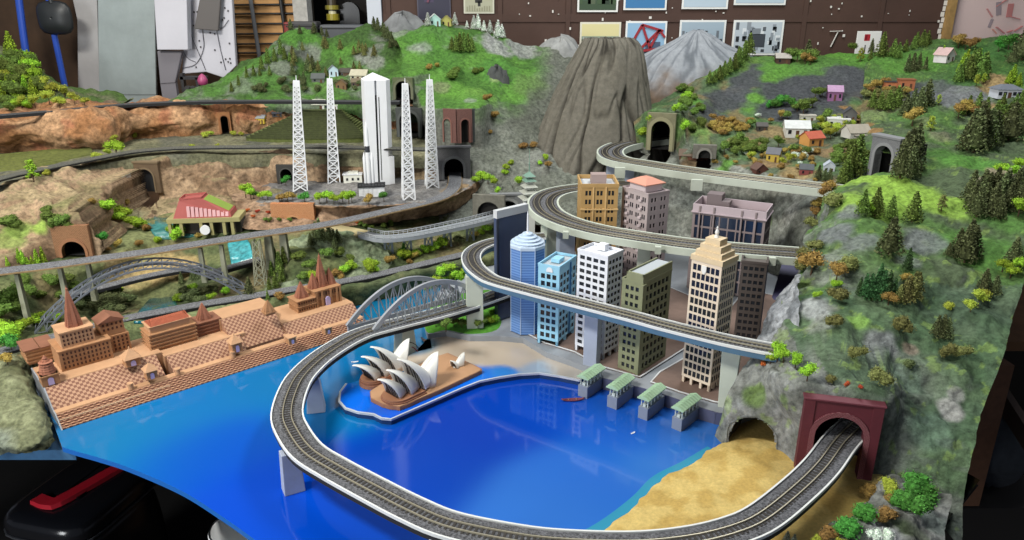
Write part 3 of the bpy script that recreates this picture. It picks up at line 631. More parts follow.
# green mound under the far left trees
def col_Z(p, n): return mixc(lin('#4d6a2a'), lin('#6c7050'), sstep(-.2, .4, nz3(p, 9, 2)))
o = patch('left_mound', [[(-60, 118, 3.3), (0, 113, 3.32), (50, 110, 3.36), (100, 105, 3.4), (135, 102, 3.45)], [(-60, 80, 3.45), (0, 78, 3.48), (35, 82, 3.5), (80, 95, 3.5), (130, 98, 3.55)], [(-60, 45, 3.65), (0, 48, 3.65), (22, 58, 3.66), (60, 84, 3.62), (125, 95, 3.62)], [(-60, 50, 3.8), (0, 54, 3.8), (22, 64, 3.78), (60, 88, 3.72), (120, 97, 3.7)]], 90, 60, M_TERR, amp=.02, nsc=9, ridge=.015, colfn=col_Z, seed=21)
tag(o, 'leafy green mound at the far left behind the orange cliff', 'mound', kind='structure')
# ================================================================ room
M_floor = mat('dark_floor', '#161412', rough=.8, var=.3, vscale=6)
mb = MB(); mb.box(-6, 6, -1.5, 4.6, -.86, -.80)
tag(mb.build('floor', M_floor), kind='structure')
# dark brown board wall with panel joints
M_board = mat('brown_board', '#4a342b', rough=.75, var=.12, vscale=5, bump=.25, bscale=60)
M_boardl = mat('brown_board_pale', '#54402f', rough=.8, var=.2, vscale=9)
YW = 4.14
xl = P(383, 20, YW).x; xr = P(946, 20, YW).x
mb = MB(); mb.box(xl, xr, YW, YW+.05, -.8, 2.2)
w = mb.build('wall_back', M_board); tag(w, kind='structure')
fl = MB()
for yy in (18, 95):
    z = P(640, yy, YW).z; fl.box(xl, xr, YW-.006, YW, z-.02, z+.02)
for xx in (389, 430, 500, 568, 804, 880):
    x = P(xx, 20, YW).x; fl.box(x-.012, x+.012, YW-.008, YW, -.8, 2.2)
for yy in (55,):
    z = P(640, yy, YW).z; fl.box(P(790, 20, YW).x, xr, YW-.004, YW, z-.006, z+.006)
fo = fl.build('panel_rail', M_board, w)
# chips of paint on the board
ch = MB(); rr = random.Random(3)
for k in range(90):
    x = rr.uniform(xl+.1, xr-.03); z = rr.uniform(.62, .98); s = rr.choice((.003, .004, .006))
    ch.cbox(x, YW-.0095, z, s*rr.uniform(1, 2.5), .002, s*rr.uniform(1, 2.5))
tag(ch.build('paint_chips', mat('white_paint', '#d8d4cc', rough=.7), w), kind='stuff')
# left back wall: shadowy boards behind the tools
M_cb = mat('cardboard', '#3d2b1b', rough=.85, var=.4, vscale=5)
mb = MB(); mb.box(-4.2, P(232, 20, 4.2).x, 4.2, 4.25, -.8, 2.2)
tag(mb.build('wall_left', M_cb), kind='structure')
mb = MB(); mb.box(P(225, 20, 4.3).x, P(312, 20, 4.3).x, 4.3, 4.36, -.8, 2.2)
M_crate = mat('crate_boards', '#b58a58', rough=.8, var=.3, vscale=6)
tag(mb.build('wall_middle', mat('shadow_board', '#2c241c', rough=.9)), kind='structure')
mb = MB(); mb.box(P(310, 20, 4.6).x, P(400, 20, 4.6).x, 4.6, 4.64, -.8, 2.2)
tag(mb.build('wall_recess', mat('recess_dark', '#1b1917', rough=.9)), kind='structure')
mb = MB(); mb.box(P(940, 20, 4.2).x, 4.3, 4.2, 4.25, -.8, 2.2)
tag(mb.build('wall_right', mat('wall_ochre', '#8a6c3f', rough=.8, var=.2, vscale=5)), kind='structure')
# ================================================================ lake
def edge_curve():
    pts = [(62, 447), (75, 451), (100, 458), (130, 468), (180, 490), (220, 515), (258, 542), (300, 575), (360, 610), (480, 640), (620, 640), (760, 620), (900, 580)]
    return spline([G(x, y, 0) for x, y in pts], n=90)
ec = edge_curve()
back = spline([G(28, 355, 0), G(120, 322, 0), G(240, 300, 0), G(340, 285, 0), G(430, 272, 0), G(560, 268, 0), G(700, 300, 0), G(800, 380, 0), G(980, 480, 0)], n=90)
M_water = bpy.data.materials.new('resin_water'); M_water.use_nodes = True
nt = M_water.node_tree; b = nt.nodes['Principled BSDF']
a = nt.nodes.new('ShaderNodeAttribute'); a.attribute_name = 'Col'
nt.links.new(a.outputs['Color'], b.inputs['Base Color'])
b.inputs['Roughness'].default_value = .07; b.inputs['Specular IOR Level'].default_value = .5
tc = nt.nodes.new('ShaderNodeTexCoord'); n = nt.nodes.new('ShaderNodeTexNoise'); n.inputs['Scale'].default_value = 5; n.inputs['Detail'].default_value = 2
nt.links.new(tc.outputs['Object'], n.inputs['Vector'])
bp = nt.nodes.new('ShaderNodeBump'); bp.inputs['Strength'].default_value = .06; bp.inputs['Distance'].default_value = .01
nt.links.new(n.outputs['Fac'], bp.inputs['Height']); nt.links.new(bp.outputs['Normal'], b.inputs['Normal'])
NV = 70; mb = MB()
for j in range(NV):
    for i in range(90):
        p = ec[i].lerp(back[i], j/(NV-1)); mb.v.append((p.x, p.y, 0))
for j in range(NV-1):
    for i in range(89): mb.f.append((j*90+i, j*90+i+1, (j+1)*90+i+1, (j+1)*90+i)); mb.m.append(0)
# side and underside of the base board
o0 = len(mb.v)
for i in range(90): mb.v.append((ec[i].x, ec[i].y, -.012))
for i in range(89): mb.f.append((i+1, i, o0+i, o0+i+1)); mb.m.append(1)
o1 = len(mb.v)
for i in range(90): mb.v.append((back[i].x, back[i].y, -.012))
for i in range(89): mb.f.append((o0+i+1, o0+i, o1+i, o1+i+1)); mb.m.append(2)
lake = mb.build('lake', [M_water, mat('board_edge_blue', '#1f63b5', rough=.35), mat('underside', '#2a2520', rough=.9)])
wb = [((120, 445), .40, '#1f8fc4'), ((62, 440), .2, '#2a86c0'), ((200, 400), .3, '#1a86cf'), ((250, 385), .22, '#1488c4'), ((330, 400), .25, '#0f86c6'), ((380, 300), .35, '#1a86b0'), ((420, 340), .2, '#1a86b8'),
      ((180, 460), .24, '#0a5fd8'), ((250, 500), .30, '#0657e0'), ((230, 440), .22, '#0a62d8'), ((400, 470), .26, '#0a4fc4'), ((480, 420), .24, '#0748c0'), ((540, 410), .22, '#0a50c8'), ((620, 420), .22, '#1f6ad6'), ((690, 440), .2, '#3d86de'), ((600, 480), .25, '#2f7ce0'), ((560, 520), .25, '#3c86e4'), ((650, 470), .12, '#4a90e0')]  # teal is resin tint; lighter tones by the docks have lamp reflections painted in
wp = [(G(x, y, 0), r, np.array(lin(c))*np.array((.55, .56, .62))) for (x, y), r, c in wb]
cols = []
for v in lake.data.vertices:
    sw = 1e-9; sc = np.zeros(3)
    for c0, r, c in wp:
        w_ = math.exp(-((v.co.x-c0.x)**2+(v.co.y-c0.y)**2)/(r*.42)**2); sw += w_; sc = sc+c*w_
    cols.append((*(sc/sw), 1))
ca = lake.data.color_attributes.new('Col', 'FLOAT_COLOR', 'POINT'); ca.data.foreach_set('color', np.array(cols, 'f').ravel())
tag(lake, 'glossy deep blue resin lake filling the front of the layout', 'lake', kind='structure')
q = MB(); mg_ = spline([G(x, y, .0006) for x, y in ((570, 545), (582, 538), (610, 521), (638, 499), (658, 479), (687, 464), (712, 449))], n=40); c0 = G(720, 500, 0)
q.sweep(mg_, [(-.012, 0), (.012, 0), (.012, .0006), (-.012, .0006)]); tag(q.build('shallow_margin', mat('teal_margin', '#2f86a4', rough=.15)), kind='structure')
# ================================================================ layout frame under the scenery
M_ply = mat('plywood', '#7d5a3a', rough=.8, var=.25, vscale=9)
M_dark = mat('black_cloth', '#0e0d0d', rough=.95)
fr = thing('layout_frame', 'dark timber table frame carrying the model railway', 'table', (0, 2, -.8))
mb = MB(); mb.box(-3.1, 2.75, 1.95, 4.1, -.06, -.03); mb.build('table_top', M_ply, fr, loc=(0, -2, .8))
mb = MB(); mb.box(-2.2, -.96, 1.40, 1.95, -.055, -.030); mb.build('table_wing', mat('blue_board', '#3f6f9a', rough=.6, var=.2), fr, loc=(0, -2, .8))
for (x, y) in ((-1.9, 1.7), (-.6, 2.0), (.3, 2.0), (.9, 2.0), (2.5, 2.2), (2.5, 3.9), (-2.9, 2.2), (-2.9, 3.9), (0, 3.9)):
    mb = MB(); mb.cbox(x, y, -.43, .07, .07, .74); mb.build('leg', M_ply, fr, loc=(0, -2, .8))
# ================================================================ city base and harbour plate
def pxp(l, z): return [G(x, y, z) for x, y in l]
M_side = mat('quay_wall', '#6d7078', rough=.55, var=.1)
M_pave = mat('city_paving', '#6e5a50', rough=.75, var=.15, vscale=30)
M_road = mat('city_road', '#8b9096', rough=.5, var=.06, vscale=30)
M_kerb = mat('white_line', '#c9cbcc', rough=.5)
ZC = .03
cb = thing('city_quay', 'grey city ground board with quay wall along the lake', 'quay', (.3, 1.9, 0))
city = [(428, 334), (446, 331), (470, 336), (500, 336), (523, 338), (546, 352), (572, 361), (594, 370), (604, 378), (640, 387), (664, 394), (697, 406), (716, 412), (740, 416)]
bk = [(840, 380), (840, 300), (815, 262), (700, 252), (600, 250), (500, 256), (440, 290), (424, 318)]
mb = MB(); mb.prism([(p.x, p.y) for p in pxp(city+bk, ZC)], -.03, ZC)
mb.build('ground_slab', [M_road], cb, loc=(-.3, -1.9, 0))
cbp = lambda nm, l, m, z0, z1: (lambda q: (q.prism([(p.x, p.y) for p in pxp(l, z1)], z0, z1), q.build(nm, m, cb, loc=(-.3, -1.9, 0))))(MB())
M_wall2 = mat('quay_face', '#4d5068', rough=.5)
qw = MB()
ql = [G(x, y, ZC) for x, y in city[7:]]
for a_, c_ in zip(ql, ql[1:]):
    n_ = Vector((c_.y-a_.y, a_.x-c_.x, 0)).normalized()*.003
    qw.add([a_+n_, c_+n_, c_, a_, Vector((a_.x, a_.y, -.002))+n_, Vector((c_.x, c_.y, -.002))+n_], [(0, 1, 2, 3), (4, 5, 1, 0)])
qw.build('quay_face', M_wall2, cb, loc=(-.3, -1.9, 0))
# pavements: raised brown building plots, white edged
def plot(l):
    q = MB(); pp = [G(x, y, ZC+.003) for x, y in l]
    q.prism([(p.x, p.y) for p in pp], ZC-.002, ZC+.003)
    q.build('pavement', M_pave, cb, loc=(-.3, -1.9, 0))
    k = MB(); k.sweep([p for p in pp], [(-.002, 0), (.002, 0), (.002, .0016), (-.002, .0016)], closed=True); k.build('kerb', M_kerb, cb, loc=(-.3, -1.9, 0))
plot([(522, 331), (545, 343), (575, 352), (600, 366), (622, 372), (640, 377), (690, 345), (700, 300), (640, 275), (560, 290), (525, 310)])
plot([(651, 382), (680, 392), (715, 402), (735, 404), (800, 360), (800, 300), (745, 290), (712, 330), (690, 355), (660, 372)])
grass = [(428, 333), (446, 330), (470, 334), (498, 329), (500, 310), (490, 290), (440, 300), (426, 318)]
gm = MB(); gp = spline([G(x, y, ZC) for x, y in grass], n=60, closed=True)
c0 = sum(gp, Vector())/len(gp); gm.smooth = True
for k in range(9):
    f = k/8
    for p in gp:
        q = c0.lerp(p, f); gm.v.append((q.x, q.y, ZC+.010*(1-f**3)+.003*noise.noise(q*40)*(1-f)))
nn = len(gp)
for k in range(8):
    for i in range(nn): gm.f.append((k*nn+i, (k+1)*nn+i, (k+1)*nn+(i+1) % nn, k*nn+(i+1) % nn)); gm.m.append(0)
go = gm.build('lawn', mat('lawn_grass', '#4f8f24', rough=.95, var=.35, vscale=60, bump=.9, bscale=300)); reg(go)
tag(go, 'bright green lawn round the pale pier beside the bowstring bridge', 'lawn')
# harbour plate : thin glossy sheet with a silver rim, carries the opera house
plate = [(347, 384), (341, 392), (340, 401), (346, 408), (358, 412), (374, 414), (382, 418), (391, 419), (400, 415), (430, 402), (462, 388), (480, 381), (500, 377), (520, 374), (540, 373), (560, 376), (580, 380), (592, 374), (572, 362), (546, 353), (523, 339), (500, 338), (470, 338), (446, 333), (430, 336), (432, 348), (415, 352), (380, 372), (360, 380)]
pl = [G(x, y, .014) for x, y in plate]
pt_ = thing('harbour_plate', 'thin glossy harbour plate with silver rim under the shell roofed hall', 'plate', (-.1, 1.75, 0))
import bmesh
bm = bmesh.new()
vs_ = [bm.verts.new((p.x, p.y, .014)) for p in pl]; f_ = bm.faces.new(vs_)
if f_.normal.z < 0: f_.normal_flip()
bmesh.ops.triangulate(bm, faces=[f_])
for _ in range(5):
    es = [e for e in bm.edges if e.calc_length() > .02]
    if not es: break
    bmesh.ops.subdivide_edges(bm, edges=es, cuts=1); bmesh.ops.triangulate(bm, faces=bm.faces[:])
me = bpy.data.meshes.new('plate_top'); bm.to_mesh(me); bm.free()
hb = [((360, 400), .10, '#0d62d0'), ((400, 405), .1, '#0a55c8'), ((450, 385), .07, '#0b62cf'), ((480, 375), .05, '#1668c8'), ((500, 372), .04, '#2f78c4'), ((540, 368), .05, '#8c9cae'), ((575, 374), .04, '#a8a39b'), ((455, 345), .10, '#b9aa98'), ((490, 350), .1, '#bcae9c'), ((520, 355), .07, '#b5a898'), ((560, 365), .06, '#b5aca0'), ((425, 345), .05, '#4a90b8'), ((375, 380), .06, '#1a80c0')]
hp = [(G(x, y, .014), r, np.array(lin(c))) for (x, y), r, c in hb]; cols = []
for v in me.vertices:
    sw = 1e-9; sc = np.zeros(3)
    for c0_, r, c in hp:
        w_ = math.exp(-((v.co.x-c0_.x)**2+(v.co.y-c0_.y)**2)/(r*.5)**2); sw += w_; sc = sc+c*w_
    cols.append((*(sc/sw), 1))
ca = me.color_attributes.new('Col', 'FLOAT_COLOR', 'POINT'); ca.data.foreach_set('color', np.array(cols, 'f').ravel()); me.materials.append(M_water)
put('plate_top', me, pt_, loc=(.1, -1.75, 0))
q = MB(); q.sweep([p for p in pl[:17]], [(-.0005, -.003), (.004, -.003), (.004, .002), (-.0005, .002)]); q.build('rim', mat('silver_rim', '#ccd0d3', rough=.3, metal=.3), pt_, loc=(.1, -1.75, 0))
q = MB(); q.sweep([p for p in pl[:17]], [(-.002, -.0145), (.0025, -.0145), (.0025, -.003), (-.002, -.003)]); q.build('plate_side', mat('plate_side', '#1d355f', rough=.3), pt_, loc=(.1, -1.75, 0))  # dark blue side carries the shadow under the rim in its colour
# ================================================================ railways
M_ball = mat('ballast', '#626367', rough=.95, var=.95, vscale=260, bump=1, bscale=420)
M_ball2 = mat('ballast_weathered', '#707174', rough=.95, var=.8, vscale=240, bump=1, bscale=420)
M_rail = mat('rail_steel', '#b3ac97', rough=.35, metal=.6)
M_railk = mat('rail_dark', '#3c3a38', rough=.4, metal=.6)
M_sleep = mat('sleeper', '#33302d', rough=.9)
M_conc = mat('pale_concrete', '#b9c0b2', rough=.7, var=.08, vscale=20)
M_concg = mat('grey_concrete', '#9aa3b4', rough=.65, var=.08, vscale=20)
M_blue = mat('blue_grey_beam', '#45667f', rough=.6, var=.1)
M_under = mat('deck_black', '#17181a', rough=.8)
M_white = mat('white_edge', '#cfd2d0', rough=.5)
M_tan = mat('timber_strip', '#8f7752', rough=.8, var=.2)
RAILWAYS = {}
def railway(name, label, pts, w, th=.012, gauge=.0165, tracks=(0,), edge=None, beam=None, rails=M_rail, ball=M_ball, cat='railway viaduct', step=.018, fascia=None):
    path = spline(pts, step=step); c = path[len(path)//2]
    t = thing(name, label, cat, (c.x, c.y, c.z)); off = Vector((-c.x, -c.y, -c.z)); pth = [p+off for p in path]
    h = w/2
    d = MB(); d.sweep(pth, [(-h, -th), (h, -th), (h, -.001), (-h, -.001)]); d.build('deck', beam or M_under, t)
    bl = MB(); g = gauge
    bl.sweep(pth, [(-h+.002, -.0015), (h-.002, -.0015), (h-.004, .0012), (-h+.004, .0012)]); bl.build('ballast', ball, t)
    sl = MB(); pf = spline(pth, step=.0095)
    for tr in tracks:
        for i in range(1, len(pf)-1):
            dr = (pf[i+1]-pf[i-1]); x = dr.cross(Vector((0, 0, 1))).normalized(); dr.normalize()
            a = pf[i]+x*(tr-g*.85); b_ = pf[i]+x*(tr+g*.85); up = Vector((0, 0, .0023)); fw = dr*.0022
            q = [a-fw, b_-fw, b_+fw, a+fw]; sl.add([v+up for v in q]+[v+Vector((0, 0, .0008)) for v in q], [(0, 1, 2, 3), (0, 4, 5, 1), (1, 5, 6, 2), (2, 6, 7, 3), (3, 7, 4, 0)])
    if tracks: tag(sl.build('sleepers', M_sleep, t), kind='stuff')
    for tr in tracks:
        for sd in (-1, 1):
            r = MB(); u = tr+sd*g/2; r.sweep(pth, [(u-.0011, .002), (u+.0011, .002), (u+.0009, .0047), (u-.0009, .0047)]); r.build('rail', rails, t)
    if edge:
        for sd in edge[1]:
            e = MB(); hh = edge[2]; u = sd*h; e.sweep(pth, [(u-.0016, -.003), (u+.0016, -.003), (u+.0016, hh), (u-.0016, hh)]); e.build('edge_strip', edge[0], t)
    if fascia:
        for sd in (-1, 1):
            e = MB(); u = sd*(h-.001); e.sweep(pth, [(u-.003, -fascia[1]), (u+.003, -fascia[1]), (u+.003, .003), (u-.003, .003)]); e.build('fascia', fascia[0], t)
    RAILWAYS[name] = (t, path); return t, path
def pier(par, top, foot_z, w0, d0, w1, d1, rz, m, label=None):
    """tapering pier child of a viaduct, world coordinates"""
    q = MB(); l = par.location; hh = top.z-foot_z
    q.frus(0, 0, 0, hh, w0/2, d0/2, w1/2, d1/2)
    o = q.build('pier', m, par, loc=(top.x-l.x, top.y-l.y, foot_z-l.z), rz=rz, bevel=.0012)
    if label: o['label'] = label
    return o
# loop by the lake
z1 = .10
L1 = [(875, 405), (858, 424), (840, 442), (822, 466), (800, 488), (764, 517), (733, 531), (690, 541), (635, 546), (562, 544), (512, 538), (450, 525), (411, 509), (372, 489), (335, 469), (308, 452), (293, 432), (287, 415), (292, 393), (303, 374), (327, 353), (361, 334), (400, 323), (440, 313), (480, 301), (520, 287), (570, 272), (620, 258)]
t1, p1 = railway('lakeside_viaduct', 'single track viaduct sweeping round the blue lake into the red portal', [G(x, y, z1) for x, y in L1], .062, th=.014, edge=(M_white, (-1, 1), .003))
pier(t1, G(289, 451, z1-.012), 0, .040, .030, .034, .024, .5, M_concg)
pier(t1, G(313, 376, z1-.012), 0, .042, .034, .026, .024, .2, M_concg)
pier(t1, G(404, 324, z1-.012), 0, .046, .052, .034, .040, .65, M_conc)
pier(t1, G(440, 540, z1-.012), 0, .04, .03, .034, .024, .2, M_concg)
pier(t1, G(575, 270, z1-.012), 0.03, .04, .03, .034, .024, .2, M_concg)
# middle single track loop
z2 = .205
L2 = [(545, 236), (520, 237), (497, 241), (484, 245), (475, 250), (471, 257), (474, 266), (484, 275), (496, 281), (533, 291), (570, 300.5), (629, 315.5), (660, 324), (690, 331.5), (730, 341), (768, 348.5), (782, 351)]
t2, p2 = railway('city_viaduct', 'middle single track viaduct passing in front of the city towers', [G(x, y, z2) for x, y in L2], .053, th=.016, beam=M_blue, edge=(M_white, (-1, 1), .003))
c = G(475, 328, ZC); c.z = z2-.016; pier(t2, c, ZC, .046, .026, .046, .026, .15, M_conc)
pier(t2, G(594, 305, z2-.014), 0, .036, .03, .036, .03, -.5, M_concg)
pier(t2, G(733, 341, z2-.014), 0, .030, .028, .042, .030, -.4, M_conc)
# upper double track loop
z3 = .27
L3 = [(640, 183), (610, 185), (578, 188), (560, 191), (548, 195.5), (543, 202), (546, 210), (556, 217), (574, 224), (602, 231), (632, 236), (658, 240), (691, 244.5), (750, 250), (803, 254), (840, 258)]
t3, p3 = railway('upper_viaduct', 'double track viaduct curving between the ochre block and lower towers', [G(x, y, z3) for x, y in L3], .098, th=.012, tracks=(-.0215, .0215), fascia=(M_conc, .017), step=.02)
pier(t3, G(549, 214, z3-.012), ZC, .036, .04, .036, .04, .5, M_conc)
pier(t3, G(566, 221, z3-.012), ZC, .05, .04, .05, .04, .2, M_concg)
pier(t3, G(645, 238, z3-.012), ZC, .036, .04, .036, .04, -.2, M_conc)
pier(t3, G(762, 252, z3-.012), ZC, .036, .04, .036, .04, -.2, M_concg)
for (x, y) in ((566, 233), (658, 248), (772, 259)):
    q = MB(); g_ = G(x, y, z3); q.box(-.008, .008, -.012, .003, -.014, .006); q.build('joint_block', M_conc, t3, loc=g_-t3.location, rz=-.15)
# top double track loop
z4 = .35
L4 = [(690, 131), (672, 136.5), (645, 140), (622, 144.5), (611, 150), (612, 156), (622, 160), (640, 163), (668, 167.5), (700, 172), (735, 176.5), (790, 183), (829, 187.5), (850, 190)]
t4, p4 = railway('top_viaduct', 'topmost double track viaduct curling out of the olive portal', [G(x, y, z4) for x, y in L4], .098, th=.012, tracks=(-.0215, .0215), fascia=(M_conc, .02), step=.02)
pier(t4, G(612, 158, z4-.012), .1, .036, .036, .036, .036, 0, M_concg)
pier(t4, G(630, 163, z4-.012), .1, .03, .03, .03, .03, 0, M_concg)
for (x, y) in ((620, 168), (697, 180)):
    q = MB(); g_ = G(x, y, z4); q.box(-.018, .018, -.008, .006, -.034, .002); q.build('joint_block', M_conc, t4, loc=g_-t4.location, rz=-.1)
# left lower railway (ground level)
LA = [(-50, 366), (0, 351), (40, 340), (85, 328), (130, 317), (167, 310), (200, 304), (259, 294.5), (300, 287.5), (342, 281), (378, 274), (425, 263), (461, 254.5), (495, 246)]
tA, pA = railway('lower_railway', 'grey ballasted line along the valley behind the stone ghat', [G(x, y, .072) for x, y in LA], .046, th=.010, ball=M_ball2, tracks=(), cat='railway')
# left upper railway on the trestle
LB = [(-60, 280), (0, 271), (50, 265), (100, 258), (150, 251), (200, 243), (260, 233.5), (313, 226), (348, 219.5), (390, 210), (425, 202), (443, 196), (452, 189), (455, 182), (455, 176), (455, 172)]
tB, pB = railway('trestle_railway', 'long grey railway deck crossing the left valley above the steel arch', [G(x, y, z) for (x, y), z in zip(LB, [.22]*10+[.223, .226, .228, .230, .232, .232])], .056, th=.005, ball=M_ball2, tracks=(), beam=M_tan)
M_post = mat('weathered_post', '#8d8f7a', rough=.8, var=.2)
M_steelg = mat('grey_steel', '#7f858c', rough=.45, metal=.3)
def trestle(par, x, y, zb, w=.012, lat=False):
    top = G(x, y, .208)
    if not lat:
        q = MB(); q.frus(0, 0, 0, top.z-zb, w*.6, w*.6, w*.45, w*.45)
        q.build('post', M_post, par, loc=(top.x-par.location.x, top.y-par.location.y, zb-par.location.z)); return
    q = MB(); hh = top.z-zb; a, b_ = .016, .009
    for s1 in (-1, 1):
        for s2 in (-1, 1): q.bar((s1*a, s2*a, 0), (s1*b_, s2*b_, hh), .0025)
    n_ = 6
    for k in range(n_):
        f0, f1 = k/n_, (k+1)/n_; r0 = a+(b_-a)*f0; r1 = a+(b_-a)*f1
        for s1 in (-1, 1):
            q.bar((-r0, s1*r0, hh*f0), (r1, s1*r1, hh*f1), .0018); q.bar((r0, s1*r0, hh*f0), (-r1, s1*r1, hh*f1), .0018)
            q.bar((s1*r0, -r0, hh*f0), (s1*r1, r1, hh*f1), .0018)
    q.build('trestle_tower', M_post, par, loc=(top.x-par.location.x, top.y-par.location.y, zb-par.location.z))
for x, y, zb in ((17, 274, .04), (60, 268, .06), (88, 264, .1)): trestle(tB, x, y, zb)
for x, y, zb in ((200, 248, .10), (221, 245, .09)): trestle(tB, x, y, zb)
trestle(tB, 256, 240, .06, lat=True)
for x, y, zb in ((268, 236, .1), (283, 234, .1)): trestle(tB, x, y, zb, w=.022)
# railway and road on the plateau, and the line above the orange cliff
PL = [(-50, 193), (0, 178), (50, 167), (100, 157), (135, 151), (180, 147.5), (240, 146.5), (300, 146), (360, 147), (435, 149)]
tP, pP = railway('plateau_railway', 'grey railway along the plateau edge above the brown cliff', [G(x, y, .362) for x, y in PL], .05, th=.006, ball=mat('ballast_olive', '#5d5d55', rough=.95, var=.6, vscale=240, bump=1, bscale=400), tracks=(), cat='railway')
TL = [(-60, 120), (0, 115), (60, 110), (120, 104.5), (180, 101.5), (240, 100.5), (300, 100.5), (370, 101), (400, 101)]
tT, pT = railway('hilltop_railway', 'dark railway line running along the top of the orange cliff', [G(x, y, .494) for x, y in TL], .045, th=.012, ball=mat('ballast_dark', '#3f4042', rough=.95, var=.5, vscale=300), tracks=(), cat='railway')
SL = [(205, 276), (225, 268), (250, 261), (270, 255), (285, 248), (300, 240)]
railway('valley_siding', 'short grey siding curving under the trestle railway', [G(x, y, .115) for x, y in SL], .036, th=.012, ball=M_ball2, tracks=(), cat='railway')
VL = [(60, 296), (100, 287), (140, 277), (175, 270), (205, 265)]
railway('valley_track', 'grey track in the valley seen under the steel arch', [G(x, y, .09) for x, y in VL], .04, th=.010, ball=M_ball2, tracks=(), cat='railway')
# grey road bridge with guard rails
RC = [(180, 214), (235, 214), (270, 217), (310, 222.5), (342, 229), (370, 234.5), (384, 237), (408, 235), (430, 231), (449, 227), (470, 222.5), (491, 217), (505, 213)]
path = spline([G(x, y, .15) for x, y in RC], step=.018); c = path[len(path)//2]
rb = thing('road_bridge', 'grey road bridge with guard rails leading to the dark cave', 'bridge', c)
off = -c; pth = [p+off for p in path]
i0 = int(len(pth)*.56)
q = MB(); q.sweep(pth[:i0+1], [(-.034, -.008), (.034, -.008), (.034, 0), (-.034, 0)]); q.build('road_deck', mat('tan_road', '#a89c74', rough=.9, var=.15, vscale=30), rb)
q = MB(); q.sweep(pth[i0:], [(-.026, -.012), (.026, -.012), (.026, 0), (-.026, 0)]); q.build('bridge_deck', mat('bridge_grey', '#8f949a', rough=.6), rb)
for sd in (-1, 1):
    q = MB(); sub = pth[i0:]
    q.sweep(sub, [(sd*.026-.001, .010), (sd*.026+.001, .010), (sd*.026+.001, .013), (sd*.026-.001, .013)])
    q.sweep(sub, [(sd*.026-.001, .005), (sd*.026+.001, .005), (sd*.026+.001, .0065), (sd*.026-.001, .0065)])
    for i in range(0, len(sub)-1):
        d_ = (sub[min(i+1, len(sub)-1)]-sub[i]).normalized(); x = d_.cross(Vector((0, 0, 1)))*sd*.026
        q.bar(sub[i]+x, sub[i]+x+Vector((0, 0, .013)), .0018)
    q.build('guard_rail', mat('guard_grey', '#b3b7ba', rough=.5, metal=.3), rb)
for (x, y) in ((388, 238), (407, 237), (428, 233), (447, 229), (470, 224)):
    g_ = G(x, y, .138); q = MB()
    for s1 in (-1, 1): q.bar((s1*.014, 0, 0), (s1*.012, 0, .08), .006)
    q.bar((-.014, 0, .02), (.012, 0, .07), .003); q.bar((.014, 0, .02), (-.012, 0, .07), .003); q.cbox(0, 0, .077, .04, .02, .006)
    q.build('trestle', mat('bridge_pier', '#7d8894', rough=.6), rb, loc=(g_.x-c.x, g_.y-c.y, .058-c.z), rz=.5)
# ================================================================ tunnel portals
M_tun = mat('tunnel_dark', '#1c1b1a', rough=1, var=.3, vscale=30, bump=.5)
def archpts(aw, ah, n=14):
    r = aw/2; sh = max(.002, ah-r)
    rz_ = min(r, ah-.002)
    return [(-r, 0)]+[(-r*math.cos(PI*k/n), sh+rz_*math.sin(PI*k/n)) for k in range(n+1)]+[(r, 0)]
def arch_wall(mb, W, Hh, aw, ah, y0, y1, mi=0, cx=0):
    """upright wall with an arched opening, standing on z=0, between y0 (front) and y1"""
    a = archpts(aw, ah); n = len(a); h = W/2
    out = []
    for x, z in a:       # matching points on the outer rectangle
        if z <= .0001: out.append((math.copysign(h, x), 0))
        else:
            zc = ah*.35; dx, dz = x, max(1e-4, z-zc)
            if z <= zc: out.append((math.copysign(h, x), z)); continue
            k = min(h/abs(dx) if abs(dx) > 1e-6 else 1e9, (Hh-zc)/dz); out.append((dx*k, zc+dz*k))
    # make sure the corners are there
    for c in ((-h, Hh), (h, Hh)):
        i = min(range(n), key=lambda i: (out[i][0]-c[0])**2+(out[i][1]-c[1])**2); out[i] = c
    vs = [(cx+x, y, z) for y in (y0, y1) for (x, z) in a]+[(cx+x, y, z) for y in (y0, y1) for (x, z) in out]
    fs = []
    for i in range(n-1):
        fs.append((i, i+1, 2*n+i+1, 2*n+i)); fs.append((n+i+1, n+i, 3*n+i, 3*n+i+1))
        fs.append((i+1, i, n+i, n+i+1)); fs.append((2*n+i, 2*n+i+1, 3*n+i+1, 3*n+i))
    return mb.add(vs, fs, mi)
def arch_ring(mb, aw, ah, t, y0, y1, mi=0, cx=0, z0=0):
    a = archpts(aw, ah, 18)[1:-1]; r = aw/2; sh = max(.002, ah-r)
    b = [(x*(1+t/r), sh+(z-sh)*(1+t/r)) for x, z in a]; n = len(a)
    a = [(a[0][0], 0)]+a+[(a[-1][0], 0)]; b = [(b[0][0], 0)]+b+[(b[-1][0], 0)]; n += 2
    vs = [(cx+x, y, z+z0) for l in (a, b) for y in (y0, y1) for x, z in l]; fs = []
    for i in range(n-1):
        fs += [(i, i+1, 2*n+i+1, 2*n+i), (n+i+1, n+i, 3*n+i, 3*n+i+1), (2*n+i, 2*n+i+1, 3*n+i+1, 3*n+i), (i+1, i, n+i, n+i+1)]
    return mb.add(vs, fs, mi)
